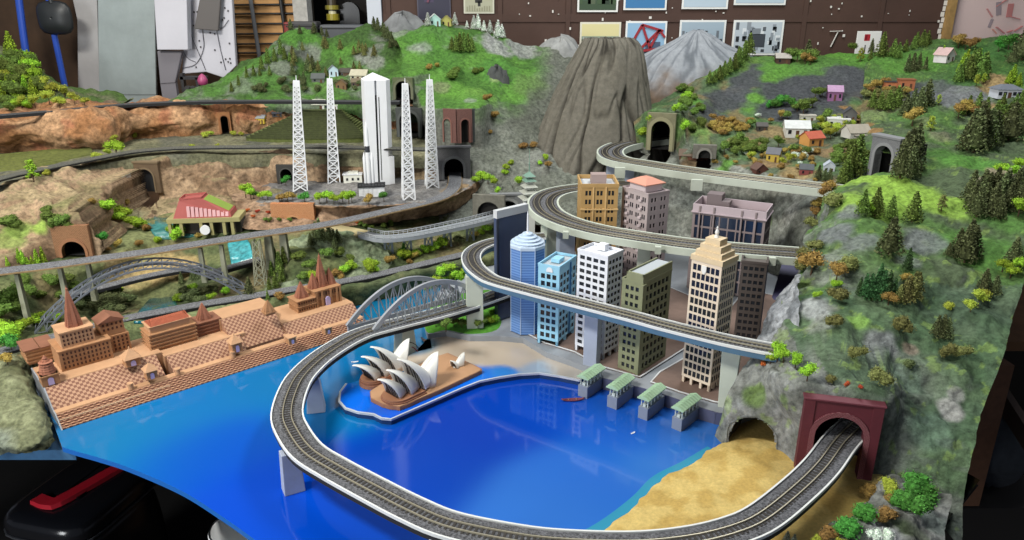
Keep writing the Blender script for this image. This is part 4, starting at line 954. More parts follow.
def brickmat(name, c1, c2, mortar, sc=60, rough=.85):
    if name in MATS: return MATS[name]
    m = bpy.data.materials.new(name); m.use_nodes = True; nt = m.node_tree; b = nt.nodes['Principled BSDF']
    tc = nt.nodes.new('ShaderNodeTexCoord'); mp = nt.nodes.new('ShaderNodeMapping'); mp.inputs['Rotation'].default_value = (PI/2, 0, 0)
    br = nt.nodes.new('ShaderNodeTexBrick'); br.inputs['Scale'].default_value = sc
    for k, c in (('Color1', c1), ('Color2', c2), ('Mortar', mortar)): br.inputs[k].default_value = (*lin(c), 1)
    br.inputs['Mortar Size'].default_value = .03
    nt.links.new(tc.outputs['Object'], mp.inputs['Vector']); nt.links.new(mp.outputs['Vector'], br.inputs['Vector'])
    nt.links.new(br.outputs['Color'], b.inputs['Base Color']); b.inputs['Roughness'].default_value = rough
    bp = nt.nodes.new('ShaderNodeBump'); bp.inputs['Strength'].default_value = .5; bp.inputs['Distance'].default_value = .002
    nt.links.new(br.outputs['Fac'], bp.inputs['Height']); bp.invert = True; nt.links.new(bp.outputs['Normal'], b.inputs['Normal'])
    MATS[name] = m; return m
def portal(name, label, s, m_wall, m_ring, m_cop=None, t=.018, lin_w=None, lin_d=.16, cop=.008, ringt=.010):
    n = s['n']; rz = math.atan2(n.x, -n.y)         # local -Y faces along n
    T = thing(name, label, 'tunnel portal', s['b'], rz)
    q = MB(); arch_wall(q, s['W'], s['H'], s['aw'], s['ah'], -t/2, t/2); q.build('face_wall', m_wall, T)
    q = MB(); arch_ring(q, s['aw'], s['ah'], ringt, -t/2-.003, t/2-.004); q.build('arch_ring', m_ring, T)
    if m_cop:
        q = MB(); q.box(-s['W']/2-.004, s['W']/2+.004, -t/2-.004, t/2+.002, s['H'], s['H']+cop); q.build('coping', m_cop, T, bevel=.001)
    lw = (lin_w or s['aw']*1.06)/2; zt_ = s['ah']*1.03
    q = MB(); q.add([(-lw, t/2, 0), (lw, t/2, 0), (lw, lin_d, 0), (-lw, lin_d, 0), (-lw, t/2, zt_), (lw, t/2, zt_), (lw, lin_d, zt_), (-lw, lin_d, zt_)], [(0, 1, 2, 3), (7, 6, 5, 4), (1, 5, 6, 2), (3, 7, 4, 0), (2, 6, 7, 3)]); q.build('tunnel_lining', M_tun, T)
    return T
M_red = mat('maroon_wall', '#571f29', rough=.65, var=.12, vscale=40)
M_redr = brickmat('maroon_brick', '#5a2029', '#65262f', '#8a5f62', 90)
TR = portal('tunnel_portal', 'large maroon tunnel portal where the lakeside track enters the mountain', S_RED, M_red, M_redr, mat('maroon_light', '#66303a', rough=.6), t=.022, lin_w=.134, lin_d=.17, ringt=.010, cop=.004)
w_ = S_RED['W']/2; q = MB()
q.box(-w_-.001, -w_+.018, -.0135, .011, 0, S_RED['H']); q.build('pilaster', M_red, TR); q = MB(); q.box(w_-.018, w_+.001, -.0135, .011, 0, S_RED['H']); q.build('pilaster', M_red, TR)
M_olv = mat('olive_stone', '#77745a', rough=.9, var=.2, vscale=40, bump=.5)
portal('tunnel_portal', 'olive stone tunnel portal right of the volcano at the top viaduct', S_OLIVE, M_olv, mat('olive_ring', '#8b8769', rough=.9), None, t=.03, ringt=.014, lin_w=.12)
M_bs = brickmat('black_stone', '#3b3b3d', '#47474a', '#5b5b5c', 70)
portal('tunnel_portal', 'black stone tunnel portal beside the fourth launch tower', S_BLACK, M_bs, mat('black_ring', '#57585a', rough=.9), mat('black_cop', '#505154', rough=.9), lin_w=.11)
M_gs = brickmat('grey_stone', '#6a6c6c', '#5c5e5f', '#8b8c8a', 90)
portal('tunnel_portal', 'small grey stone portal behind the dark slab tower', S_SMALL, M_gs, mat('grey_ring', '#8a8b88', rough=.9), mat('grey_cop', '#77797a', rough=.9))
M_br = brickmat('brown_brick', '#8b5f40', '#7a5136', '#a5815d', 80)
portal('tunnel_portal', 'brown brick tunnel mouth under the rock at the far left valley', S_BROWN, M_br, mat('brown_ring', '#96694a', rough=.9), None, ringt=.008, lin_d=.07)
M_bp = mat('brown_plaster', '#66543f', rough=.9, var=.15)
TT = portal('tunnel_portal', 'tall narrow arch portal in the brown cliff above the red roofed hall', S_TALL, M_bp, mat('brown_plaster_ring', '#76654d', rough=.9), mat('brown_plaster_ring', '#76654d'), ringt=.006)
q = MB(); a_ = archpts(S_TALL['aw']*.97, S_TALL['ah']*.98); q.add([(x, .012, z) for x, z in a_], [tuple(range(len(a_)-1, -1, -1))]); q.build('door_leaf', mat('black_door', '#232527', rough=.5), TT)
M_mg = mat('moss_stone', '#5a6244', rough=.95, var=.25, vscale=40)
portal('tunnel_portal', 'mossy arch portal high in the hill right of the white tower', S_HILLARCH, M_mg, mat('moss_ring', '#6c6f58', rough=.9), None, lin_w=.09)
portal('tunnel_portal', 'dark grey arch below the mossy arch in the green hill', S_BIGDARK, mat('dark_stone', '#454846', rough=.9, var=.2), mat('dark_ring', '#565957', rough=.9), None, lin_w=.1)
M_pg = brickmat('pale_grey_stone', '#77787a', '#6a6b6e', '#8d8e90', 70)
portal('tunnel_portal', 'dark grey stone portal on the right hill facing the village', S_GREY, M_pg, mat('pg_ring', '#8b8c8d', rough=.9), mat('pg_cop', '#7d7e80', rough=.9), t=.03, ringt=.010, lin_w=.09, lin_d=.12)
portal('tunnel_portal', 'black square tunnel opening behind the first launch tower', S_SLOT, mat('slot_wall', '#3a3936', rough=.9), mat('slot_ring', '#4a4945', rough=.9), None, ringt=.004)
portal('tunnel_portal', 'narrow dark slot portal in the orange cliff', S_ORANGE, mat('orange_wall', '#9a6a44', rough=.9, var=.2), mat('orange_ring', '#80583a', rough=.9), None, ringt=.003, lin_d=.08)
# twin arch brick corner above the black portal
c = P(457.5, 143, 3.03); T = thing('brick_arcade', 'dark red brick corner with two arches above the black portal', 'arcade', c, .0)
M_drb = brickmat('dark_red_brick', '#5e3a35', '#6b443c', '#7c6058', 80)
hh = .135
for nm, rz, W in (('left_wall', -.95, .085), ('right_wall', .62, .062)):
    q = MB(); sgn = -1 if rz < 0 else 1
    arch_wall(q, W, hh, .034, .095, -.008, .008, cx=sgn*W/2); o = q.build('wall', M_drb, T, rz=(-.55 if sgn < 0 else .35))
    q = MB(); arch_ring(q, .034, .095, .006, -.011, .006, cx=sgn*W/2); q.build('arch_ring', mat('drb_ring', '#7d564c', rough=.9), o)
    q = MB(); q.box(sgn*W/2-.028, sgn*W/2+.028, .009, .05, 0, .1); q.build('arch_recess', M_tun, o)
q = MB(); q.box(.06, .10, .0, .05, 0, hh); q.build('grey_buttress', mat('dark_stone', '#454846'), T, rz=.35)
# brick retaining wall with a low arch under the launch plateau
a_, b_ = G(277, 220, .155), G(319, 220, .155); W = (b_-a_).length
T = thing('retaining_wall', 'orange brick retaining wall with low arch below the launch pad', 'wall', (a_+b_)/2+Vector((0, -.045, 0)), math.atan2((b_-a_).y, (b_-a_).x))
q = MB(); arch_wall(q, W, .074, .055, .03, -.012, .012); q.build('brick_face', brickmat('orange_brick', '#a9683f', '#b97a4c', '#c9a27a', 110), T)
q = MB(); arch_ring(q, .055, .028, .006, -.015, .010); q.build('arch_ring', mat('orange_ring2', '#b98a60', rough=.9), T)
q = MB(); q.box(-.027, .027, .0, .04, 0, .026); q.build('arch_recess', M_tun, T)
# cave lining in the grey rock beside the sand
n_ = S_CAVE['n']; T = thing('rock_cave', 'dark cave mouth in the grey rock beside the sand', 'cave', S_CAVE['b'], math.atan2(n_.x, -n_.y))
q = MB(); q.smooth = True
for j in range(8):
    f = j/7
    for k in range(15):
        an = PI*k/14; r = (.052-.02*f)*(1+.08*noise.noise((an*2, f*3, 1))); q.v.append((r*math.cos(an), .004+.13*f, max(-.02, .034+r*1.05*math.sin(an))-(.05 if k in (0, 14) else 0)))
for j in range(7):
    for k in range(14): q.f.append((j*15+k, j*15+k+1, (j+1)*15+k+1, (j+1)*15+k)); q.m.append(0)
q.f.append(tuple(7*15+k for k in range(15))); q.m.append(0)
q.build('cave_lining', mat('cave_rock', '#3a3834', rough=1, var=.3, vscale=40, bump=.6), T)
q = MB(); q.box(-.05, .05, .002, .15, .008, .014); q.build('sand_floor', mat('cave_sand', '#b59a55', rough=.95, var=.2, vscale=160), T)
# cave under the rock where the road bridge ends
c = G(489, 216, .15); T = thing('rock_cave', 'black cave opening where the grey road bridge ends', 'cave', (c.x, c.y+.02, .14), -.2)
q = MB(); q.smooth = False
arch_wall(q, .12, .085, .085, .06, -.01, .01); q.build('rock_lip', mat('lip_rock', '#6c6a60', rough=.95, var=.3, vscale=50, bump=.6), T)
q = MB(); q.box(-.05, .05, .011, .02, 0, .07); q.build('cave_lining', M_tun, T)
# stone culvert beside the brown barn
T = thing('stone_culvert', 'grey stone arch culvert beside the brown barns', 'culvert', S_CULV['b'], -.2)
q = MB(); arch_wall(q, .085, .05, .044, .032, -.012, .012); q.build('face_wall', mat('culvert_stone', '#6d6a62', rough=.95, var=.25, vscale=50, bump=.5), T)
q = MB(); arch_ring(q, .044, .032, .007, -.016, .01); q.build('arch_ring', mat('culvert_ring', '#85827a', rough=.9), T)
q = MB(); q.box(-.02, .02, .0, .028, 0, .03); q.build('arch_recess', M_tun, T)
# ================================================================ city towers
WIN = {}
def winmesh(w, h, m, dp=.0012):
    k = (round(w, 5), round(h, 5), m.name)
    if k not in WIN:
        q = MB(); q.box(-w/2, w/2, -.0006, dp, -h/2, h/2); WIN[k] = q.mesh('window', m)
    return WIN[k]
def facade(q, T, org, u, w, z0, z1, nc, nr, fw, fh, dp, mi, wm, wins, colgap=None, x_in=0, ztop=0, zbot=0, skip=None):
    """wall face with recessed windows. org: left end looking from outside; u: unit along to the right; outward normal = u x z rotated"""
    u = Vector(u); n = Vector((u.y, -u.x, 0))
    cw = (w-2*x_in)/nc; rh = (z1-z0-ztop-zbot)/nr
    xs = [0]; zs = [z0]
    def pt3(x, z, d): p = org+u*x-n*d; return (p.x, p.y, z)
    def rect(xa, xb, za, zb, d=0): q.quad(pt3(xa, za, d), pt3(xb, za, d), pt3(xb, zb, d), pt3(xa, zb, d), mi)
    # margins
    if x_in: rect(0, x_in, z0, z1); rect(w-x_in, w, z0, z1)
    if zbot: rect(x_in, w-x_in, z0, z0+zbot)
    if ztop: rect(x_in, w-x_in, z1-ztop, z1)
    ww, wh = cw*fw, rh*fh
    for r in range(nr):
        za = z0+zbot+r*rh
        for c in range(nc):
            xa = x_in+c*cw; x0, x1 = xa+(cw-ww)/2, xa+(cw+ww)/2
            if colgap: x0 += colgap*(1 if c % 2 == 0 else -1); x1 += colgap*(1 if c % 2 == 0 else -1)
            y0, y1 = za+(rh-wh)/2, za+(rh+wh)/2
            if skip and skip(c, r): rect(xa, xa+cw, za, za+rh); continue
            rect(xa, x0, za, za+rh); rect(x1, xa+cw, za, za+rh); rect(x0, x1, za, y0); rect(x0, x1, y1, za+rh)
            for (a, b, c_, d_) in (((x0, y0), (x1, y0), 0, 0), ((x1, y0), (x1, y1), 0, 0), ((x1, y1), (x0, y1), 0, 0), ((x0, y1), (x0, y0), 0, 0)):
                q.quad(pt3(*a, 0), pt3(*b, 0), pt3(*b, dp), pt3(*a, dp), mi)
            p = org+u*((x0+x1)/2)-n*(dp+.0012); wins.append((Vector((p.x, p.y, (y0+y1)/2)), math.atan2(u.y, u.x), ww, wh, wm))
def put_windows(T, wins, name='window'):
    l = T.location; wins = sorted(wins, key=lambda w: -w[2]*w[3]) if False else wins
    for p, rz, w, h, m in wins[:100]:
        put(name, winmesh(w*1.02, h*1.02, m), T, p-l, rz)
    if len(wins) > 100:
        q = MB()
        for p, rz, w, h, m in wins[100:]: q.cbox(p.x-l.x, p.y-l.y, p.z-l.z, w*1.02, .0018, h*1.02, 0, rz)
        tag(q.build(name+'_rows', wins[0][4], T), kind='stuff')
Z0 = ZC+.003
def frame4(L, C, Rr, zt, Y=None, dmin=None):
    """rectangular footprint from three roof corners seen in the photo at height zt"""
    l, c, r = G(*L, zt), G(*C, zt), G(*Rr, zt)
    ul = (l-c); ur = (r-c); a = math.atan2(-ul.y, -ul.x)          # direction from l to c (left face, to the right)
    a2 = math.atan2(ur.y, ur.x)-PI/2
    wl, wr = ul.length, ur.length
    w = wl/(wl+wr); ang = a*w+a2*(1-w)
    u = Vector((math.cos(ang), math.sin(ang), 0)); v = Vector((-u.y, u.x, 0))
    return c, u, v, wl, max(ur.dot(v), dmin or 0)
def box_tower(name, label, L, C, Rr, zt, m_wall, m_win, left, right, z0=Z0, plinth=0, par=.006, m_roof=None, dp=.002, dmin=None):
    c, u, v, wl, wr = frame4(L, C, Rr, zt, dmin=dmin)
    A = c-u*wl; A.z = 0; c0 = Vector((c.x, c.y, 0)); D = c0+v*wr; E = A+v*wr
    T = thing(name, label, 'building', ((A+D)/2).to_3d()+Vector((0, 0, z0))); l = T.location
    q = MB(); wins = []
    for org, uu, w, spec in ((A, u, wl, left), (c0, v, wr, right)):
        facade(q, T, org, uu, w, z0+plinth, zt, spec['nc'], spec['nr'], spec.get('fw', .6), spec.get('fh', .6), dp, 0, m_win, wins, spec.get('gap'), spec.get('xi', .004), spec.get('zt', .006), spec.get('zb', .004), spec.get('skip'))
        if plinth:                                # open ground floor on legs
            n_ = spec['nc']//2+1; cw = w/(n_-1) if n_ > 1 else w
            nn = Vector((uu.y, -uu.x, 0))
            for k in range(n_):
                p = org+uu*min(max(k*cw, .004), w-.004)-nn*.004
                q.cbox(p.x, p.y, z0+plinth/2, .006, .006, plinth, 0, math.atan2(uu.y, uu.x))
    # back walls, roof and parapet
    q.quad((D.x, D.y, z0), (E.x, E.y, z0), (E.x, E.y, zt), (D.x, D.y, zt)); q.quad((E.x, E.y, z0), (A.x, A.y, z0), (A.x, A.y, zt), (E.x, E.y, zt))
    if plinth: q.quad(*[(p.x, p.y, z0+plinth) for p in (A, E, D, c0)])
    q.v = [(x-l.x, y-l.y, z-l.z) for x, y, z in q.v]
    q.build('wall', m_wall, T)
    rf = MB(); rf.quad(*[(p.x-l.x, p.y-l.y, zt-.002-l.z) for p in (A, c0, D, E)]); rf.build('roof', m_roof or m_wall, T)
    if par:
        k = MB(); k.sweep([Vector((p.x-l.x, p.y-l.y, zt-l.z)) for p in (A, c0, D, E)], [(-.003, -.001), (.001, -.001), (.001, par), (-.003, par)], closed=True); k.build('parapet', m_wall, T)
    put_windows(T, wins)
    mid = (A+D)/2
    return T, dict(A=A, C=c0, D=D, E=E, u=u, v=v, wl=wl, wr=wr, zt=zt, mid=mid, l=l, rz=math.atan2(u.y, u.x))
M_glass = mat('window_glass', '#23262c', rough=.15, spec=.6)
M_glassb = mat('window_glass_blue', '#1d2a40', rough=.12, spec=.6)
M_cream = mat('cream_wall', '#d6c6b2', rough=.7, var=.04)
M_creamd = mat('cream_crown', '#cdb997', rough=.7, var=.05)
def zat(C, ytop, ref):       # height of the photo point ytop above the ground corner ref (x, y) on the city base
    g = G(ref[0], ref[1], Z0); return P(C, ytop, g.y).z
# cream stepped tower
zt = zat(723, 266, (714, 391))
T, f = box_tower('office_tower', 'tall cream office tower with stepped crown in front of the cliff', (688, 261), (722, 267), (745, 262), zt, M_cream, M_glass, dict(nc=6, nr=14, fw=.80, fh=.72), dict(nc=6, nr=14, fw=.78, fh=.72), plinth=.016, par=0, dp=.0006)
for k, (s, h) in enumerate(((1.0, .012), (.86, .014), (.68, .014), (.48, .014))):
    zz = zt+[0, .010, .024, .038][k]
    q = MB(); q.box(-f['wl']/2*s-.002*(k == 0), f['wl']/2*s+.002*(k == 0), -f['wr']/2*s-.002*(k == 0), f['wr']/2*s+.002*(k == 0), 0, h)
    q.build('crown_step', M_creamd, T, loc=(0, 0, zz-Z0), rz=f['rz'])
q = MB(); q.lathe([(.006, 0), (.005, .004), (.003, .006), (.005, .012), (.004, .016), (.0015, .02), (.0025, .023), (.0005, .027)], 10); q.build('finial', mat('finial_white', '#dcdcd8', rough=.6), T, loc=(0, 0, zt+.052-Z0))
p = f['A']+f['u']*f['wl']*.45+Vector((f['u'].y, -f['u'].x, 0))*.0015
q = MB(); sh = [(-.006, .010), (.006, .010), (.006, -.002), (.003, -.008), (0, -.010), (-.003, -.008), (-.006, -.002)]
q.add([(x, -.001, z) for x, z in sh]+[(x, .002, z) for x, z in sh], [tuple(range(6, -1, -1))]+[(i, (i+1) % 7, 7+(i+1) % 7, 7+i) for i in range(7)])
q.build('shield_ornament', mat('finial_white', '#dcdcd8'), T, loc=(p.x-f['l'].x, p.y-f['l'].y, zt-.018-Z0), rz=f['rz'])
# olive block
M_olw = mat('olive_wall', '#7d8163', rough=.7, var=.05); M_roofg = mat('roof_grey', '#a9b0b4', rough=.6)
zt = zat(640, 283, (637, 372))
T, f = box_tower('office_block', 'olive green office block with side wing behind the docks', (623, 279), (643, 285), (671, 270), zt, M_olw, M_glass, dict(nc=3, nr=11, fw=.62, fh=.55, xi=.008), dict(nc=6, nr=10, fw=.66, fh=.62, xi=.012), par=.005, m_roof=M_roofg, dp=.002, dmin=.10)
q = MB(); q.box(-f['wl']*.30, f['wl']*.5, -f['wr']*.5, f['wr']*.5, 0, .018); q.box(-f['wl']*.30, f['wl']*.5, -f['wr']*.5, -f['wr']*.46, .018, .024); q.box(-f['wl']*.30, -f['wl']*.24, -f['wr']*.5, f['wr']*.5, .018, .024)
q.box(f['wl']*.44, f['wl']*.5, -f['wr']*.5, f['wr']*.5, .018, .024)
q.build('roof_storey', M_olw, T, loc=(f['mid'].x-f['l'].x, f['mid'].y-f['l'].y, zt-Z0), rz=f['rz'])
q = MB(); q.box(-f['wl']*.23, f['wl']*.43, -f['wr']*.45, f['wr']*.49, .0182, .020); q.build('roof_deck', M_roofg, T, loc=(f['mid'].x-f['l'].x, f['mid'].y-f['l'].y, zt-Z0), rz=f['rz'])
q = MB(); nn = Vector((f['u'].y, -f['u'].x, 0)); p = f['C']+f['v']*.006
q.box(-.003, .004, -.005, .012, 0, zt-Z0); q.build('corner_fin', M_olw, T, loc=(f['C'].x-f['l'].x, f['C'].y-f['l'].y, 0), rz=f['rz'])
# white block
M_wht = mat('white_wall', '#d9dce2', rough=.6, var=.02)
zt = zat(608, 258, (601, 360))
T, f = box_tower('office_block', 'white office block with square windows beside the light blue block', (576, 251), (608, 258), (626, 252), zt, M_wht, M_glass, dict(nc=4, nr=14, fw=.72, fh=.56, xi=.005), dict(nc=4, nr=14, fw=.72, fh=.56), plinth=.016, par=.005, m_roof=M_wht, dp=.001)
q = MB(); q.box(-.011, .011, -.009, .009, 0, .016); q.build('roof_box', M_wht, T, loc=(f['mid'].x-f['l'].x+.008, f['mid'].y-f['l'].y+.01, zt-Z0), rz=f['rz'])
# light blue block
M_lbl = mat('light_blue_wall', '#8fc3dc', rough=.6, var=.03); M_blu = mat('blue_trim', '#3f7fb0', rough=.6)
zt = zat(560, 268, (559, 346))
T, f = box_tower('office_block', 'light blue office block with white arch ornament under the parapet', (538.5, 265), (559.5, 269), (576, 257), zt, M_lbl, M_glass, dict(nc=3, nr=9, fw=.7, fh=.64, xi=.006, zt=.016), dict(nc=5, nr=9, fw=.7, fh=.64, zt=.016), plinth=.014, par=.006, m_roof=M_roofg, dp=.001)
q = MB(); a_ = archpts(.018, .013, 10); q.add([(x, -.001, z) for x, z in a_]+[(x, .002, z) for x, z in a_], [tuple(range(len(a_)))]+[(i+1, i, len(a_)+i, len(a_)+i+1) for i in range(len(a_)-1)])
p = f['A']+f['u']*f['wl']*.55+Vector((f['u'].y, -f['u'].x, 0))*.001
q.build('arch_ornament', M_wht, T, loc=(p.x-f['l'].x, p.y-f['l'].y, zt-.013-Z0), rz=f['rz'])
q = MB(); q.box(-.012, .012, -.016, .016, 0, .010); q.build('roof_box', M_lbl, T, loc=(f['mid'].x-f['l'].x, f['mid'].y-f['l'].y, zt-Z0), rz=f['rz'])
q = MB(); q.box(-.002, .002, 0, .0035, 0, zt-Z0-.014)
p = f['C']+f['v']*f['wr']*.62+f['u']*.001; q.build('blue_strip', M_blu, T, loc=(p.x-f['l'].x, p.y-f['l'].y, .014), rz=f['rz'])
# blue octagonal tower
c = G(527, 328, Z0); T = thing('octagonal_tower', 'blue glass octagonal tower with stepped dome and white spire', 'tower', c)
M_oct = bpy.data.materials.new('blue_curtain_wall'); M_oct.use_nodes = True; nt = M_oct.node_tree; b = nt.nodes['Principled BSDF']
tc = nt.nodes.new('ShaderNodeTexCoord'); wv = nt.nodes.new('ShaderNodeTexWave'); wv.bands_direction = 'Z'; wv.inputs['Scale'].default_value = 42; nt.links.new(tc.outputs['Object'], wv.inputs['Vector'])
cr = nt.nodes.new('ShaderNodeValToRGB'); cr.color_ramp.elements[0].color = (*lin('#4f74ad'), 1); cr.color_ramp.elements[1].color = (*lin('#6f93c8'), 1); nt.links.new(wv.outputs['Fac'], cr.inputs['Fac']); nt.links.new(cr.outputs['Color'], b.inputs['Base Color']); b.inputs['Roughness'].default_value = .25
zt = P(527, 243, c.y).z-c.z; rO = .049
q = MB(); q.lathe([(rO, 0), (rO, zt)], 8, a0=PI/8); q.build('glass_body', M_oct, T)
q = MB()
for k in range(8):
    a = PI/8+k*PI/4; q.bar((rO*math.cos(a), rO*math.sin(a), 0), (rO*math.cos(a), rO*math.sin(a), zt), .0022)
q.build('corner_strips', mat('pale_blue_trim', '#a9bdd6', rough=.4), T)
M_ptr = mat('pale_ring', '#b5c6d8', rough=.4)
q = MB(); q.lathe([(rO*1.03, 0), (rO*1.03, .008), (rO*.98, .010)], 8, a0=PI/8); q.build('cornice', M_ptr, T, loc=(0, 0, zt-.008))
for k, (r, h) in enumerate(((.90, .008), (.72, .0075), (.52, .0075), (.30, .008))):
    q = MB(); q.lathe([(rO*r, 0), (rO*r*.97, h*.7), (rO*r*1.02, h*.75), (rO*r*.85, h)], 20); q.build('dome_ring', M_ptr, T, loc=(0, 0, zt+.001+k*.0068))
zs = P(527, 211, c.y).z-c.z
q = MB(); q.lathe([(.005, 0), (.0028, .004), (.0022, zs-zt-.038), (.0006, zs-zt-.028)], 8); q.build('spire', M_wht, T, loc=(0, 0, zt+.028))
# dark slab tower
a_, b_ = G(497, 338, Z0), G(529, 327, Z0)
a_ = P(497, 211, 1.955); b_ = P(528, 204.5, 2.03); zt = a_.z
W = (Vector((b_.x, b_.y, 0))-Vector((a_.x, a_.y, 0))).length; rz = math.atan2(b_.y-a_.y, b_.x-a_.x)
T = thing('slab_tower', 'dark navy slab tower with pale top band behind the octagonal tower', 'tower', (a_.x, a_.y, Z0), rz)
q = MB(); q.box(0, W, 0, .014, 0, zt-Z0-.022); q.build('body', mat('dark_navy_wall', '#434f68', rough=.25, var=.1, vscale=6), T)
q = MB(); q.box(-.001, W+.001, -.001, .015, zt-Z0-.022, zt-Z0); q.build('top_band', mat('pale_band', '#bfc2c4', rough=.6), T)
q = MB(); q.box(-.003, .004, -.004, .0, 0, zt-Z0-.022); q.box(W-.004, W, -.003, .0, 0, zt-Z0-.022); q.build('edge_strip', mat('navy_edge', '#232b3a', rough=.4), T)
# ochre block
M_och = mat('ochre_wall', '#b3915c', rough=.75, var=.05); M_ochd = mat('ochre_trim', '#d2b079', rough=.75)
a_, b_ = P(581.5, 187, 2.26), P(618.5, 187, 2.26); zt = a_.z
def sub_tower(name, label, a, b, depth, zt, m_wall, m_win, left, right, leftside, z0=Z0, m_roof=None, par=.005, dp=.002, rzb=None):
    """front face from a to b (world, at roof height), both sides and the back"""
    u = Vector((b.x-a.x, b.y-a.y, 0)); w = u.length; u.normalize(); v = Vector((-u.y, u.x, 0))
    A, B = Vector((a.x, a.y, 0)), Vector((b.x, b.y, 0)); D = B+v*depth; E = A+v*depth
    T = thing(name, label, 'building', ((A+D)/2)+Vector((0, 0, z0))); l = T.location; q = MB(); wins = []
    for org, uu, ww, spec in ((A, u, w, left), (B, v, depth, right), (E, -v, depth, leftside)):
        if spec is None: q.quad(*[(p.x, p.y, z) for p, z in ((org, z0), (org+uu*ww, z0), (org+uu*ww, zt), (org, zt))])
        else: facade(q, T, org, uu, ww, z0, zt, spec['nc'], spec['nr'], spec.get('fw', .6), spec.get('fh', .6), dp, 0, m_win, wins, spec.get('gap'), spec.get('xi', .004), spec.get('zt', .006), spec.get('zb', .004), spec.get('skip'))
    q.quad((D.x, D.y, z0), (E.x, E.y, z0), (E.x, E.y, zt), (D.x, D.y, zt))
    q.v = [(x-l.x, y-l.y, z-l.z) for x, y, z in q.v]; q.build('wall', m_wall, T)
    rf = MB(); rf.quad(*[(p.x-l.x, p.y-l.y, zt-.003-l.z) for p in (A, B, D, E)]); rf.build('roof', m_roof or m_wall, T)
    if par:
        k = MB(); k.sweep([Vector((p.x-l.x, p.y-l.y, zt-l.z)) for p in (A, B, D, E)], [(-.003, -.002), (.003, -.002), (.003, par), (-.003, par)], closed=True); k.build('parapet', m_roof and m_wall or m_wall, T)
    put_windows(T, wins)
    return T, dict(A=A, C=B, D=D, E=E, u=u, v=v, wl=w, wr=depth, zt=zt, mid=(A+D)/2, l=l, rz=math.atan2(u.y, u.x))
T, f = sub_tower('apartment_block', 'ochre yellow apartment block behind the upper viaduct', a_, b_, .13, zt, M_och, M_glass, dict(nc=6, nr=11, fw=.42, fh=.55, gap=.0035, xi=.004), None, dict(nc=5, nr=11, fw=.3, fh=.5), m_roof=mat('roof_white', '#b9bec2', rough=.6), par=.010)
q = MB(); q.box(-.026, .022, -.018, .02, 0, .03); q.build('roof_house', mat('mauve_box', '#9c8a86', rough=.7), T, loc=(f['mid'].x-f['l'].x+.004, f['mid'].y-f['l'].y+.005, zt-Z0-.003), rz=f['rz'])
q = MB()
for zz in (.07, .16, .245): q.box(-f['wl']/2-.002, f['wl']/2+.002, -f['wr']/2-.004, -f['wr']/2, zz, zz+.004)
for xx in (-.17, .17): q.box(f['wl']*xx-.002, f['wl']*xx+.002, -f['wr']/2-.003, -f['wr']/2, 0, zt-Z0)
q.build('ledge', M_ochd, T, loc=(0, 0, 0), rz=f['rz'])
# mauve block with pyramid roof
M_mau = mat('mauve_wall', '#ab9f9f', rough=.7, var=.04); M_mauw = mat('pale_mauve', '#c3b6b8', rough=.7); M_pink = mat('pink_roof', '#c98d78', rough=.75)
zt = P(648.5, 195, 2.2).z
T, f = box_tower('apartment_block', 'mauve grey apartment block with pink pyramid roof and balconies', (620, 187.5), (648.5, 195), (672, 192), zt, M_mau, M_glass, dict(nc=8, nr=11, fw=.45, fh=.55, gap=.0025), dict(nc=4, nr=11, fw=.42, fh=.5, gap=.003), par=.004, m_roof=M_mauw, dmin=.085)
bal = MB(); bal.box(-.006, .006, -.007, 0, -.002, .005)
me = bal.mesh('balcony', M_mauw); nn = Vector((f['u'].y, -f['u'].x, 0))
for r in range(11):
    for k in (1, 3):
        p = f['A']+f['u']*(f['wl']*(k/4)); put('balcony', me, T, (p.x-f['l'].x, p.y-f['l'].y, .006+(zt-Z0-.01)*(r+.25)/11), f['rz'])
q = MB(); q.box(-.036, .036, -.034, .034, 0, .022); q.build('roof_drum', M_mauw, T, loc=(f['mid'].x-f['l'].x, f['mid'].y-f['l'].y, zt-Z0), rz=f['rz'])
q = MB(); q.frus(0, 0, 0, .003, .044, .042, .044, .042); q.frus(0, 0, .003, .018, .044, .042, .014, .012); q.build('pyramid_roof', M_pink, T, loc=(f['mid'].x-f['l'].x, f['mid'].y-f['l'].y, zt-Z0+.022), rz=f['rz'])
# dark glass block
M_tau = mat('taupe_wall', '#8d8080', rough=.65, var=.04); M_lil = mat('pale_lilac', '#b3a4a9', rough=.6)
a_, b_ = P(693, 211, 2.22), P(766, 218, 2.12); zt = a_.z
T, f = sub_tower('office_block', 'dark glass office block with pale lilac roof fascia under the top viaduct', a_, Vector((b_.x, b_.y, zt)), .11, zt, M_tau, M_glassb, dict(nc=8, nr=6, fw=.86, fh=.86, xi=.006), dict(nc=4, nr=6, fw=.8, fh=.84), dict(nc=4, nr=6, fw=.7, fh=.8), m_roof=M_tau, par=0)
q = MB(); w2, d2 = f['wl']/2, f['wr']/2
q.sweep([Vector((x, y, 0)) for x, y in ((-w2, -d2), (w2, -d2), (w2, d2), (-w2, d2))], [(-.004, 0), (.008, 0), (.008, .003), (.003, .003), (.001, .026), (-.004, .026)], closed=True); q.build('roof_fascia', M_lil, T, loc=(0, 0, zt-Z0-.002), rz=f['rz'])
q = MB()
for xx in (-.40, -.2, .18, .37): q.box(f['wl']*xx-.0025, f['wl']*xx+.0025, -d2-.006, -d2+.002, 0, zt-Z0+.020)
q.build('vertical_fin', M_tau, T, rz=f['rz'])
q = MB(); q.box(-w2*.72, -w2*.30, -d2*.3, d2*.5, -.002, .05); q.box(-w2*.30, -w2*.08, -d2*.3, d2*.4, -.002, .030); q.build('roof_house', mat('taupe_dark', '#75696a', rough=.7), T, loc=(0, 0, zt-Z0), rz=f['rz'])
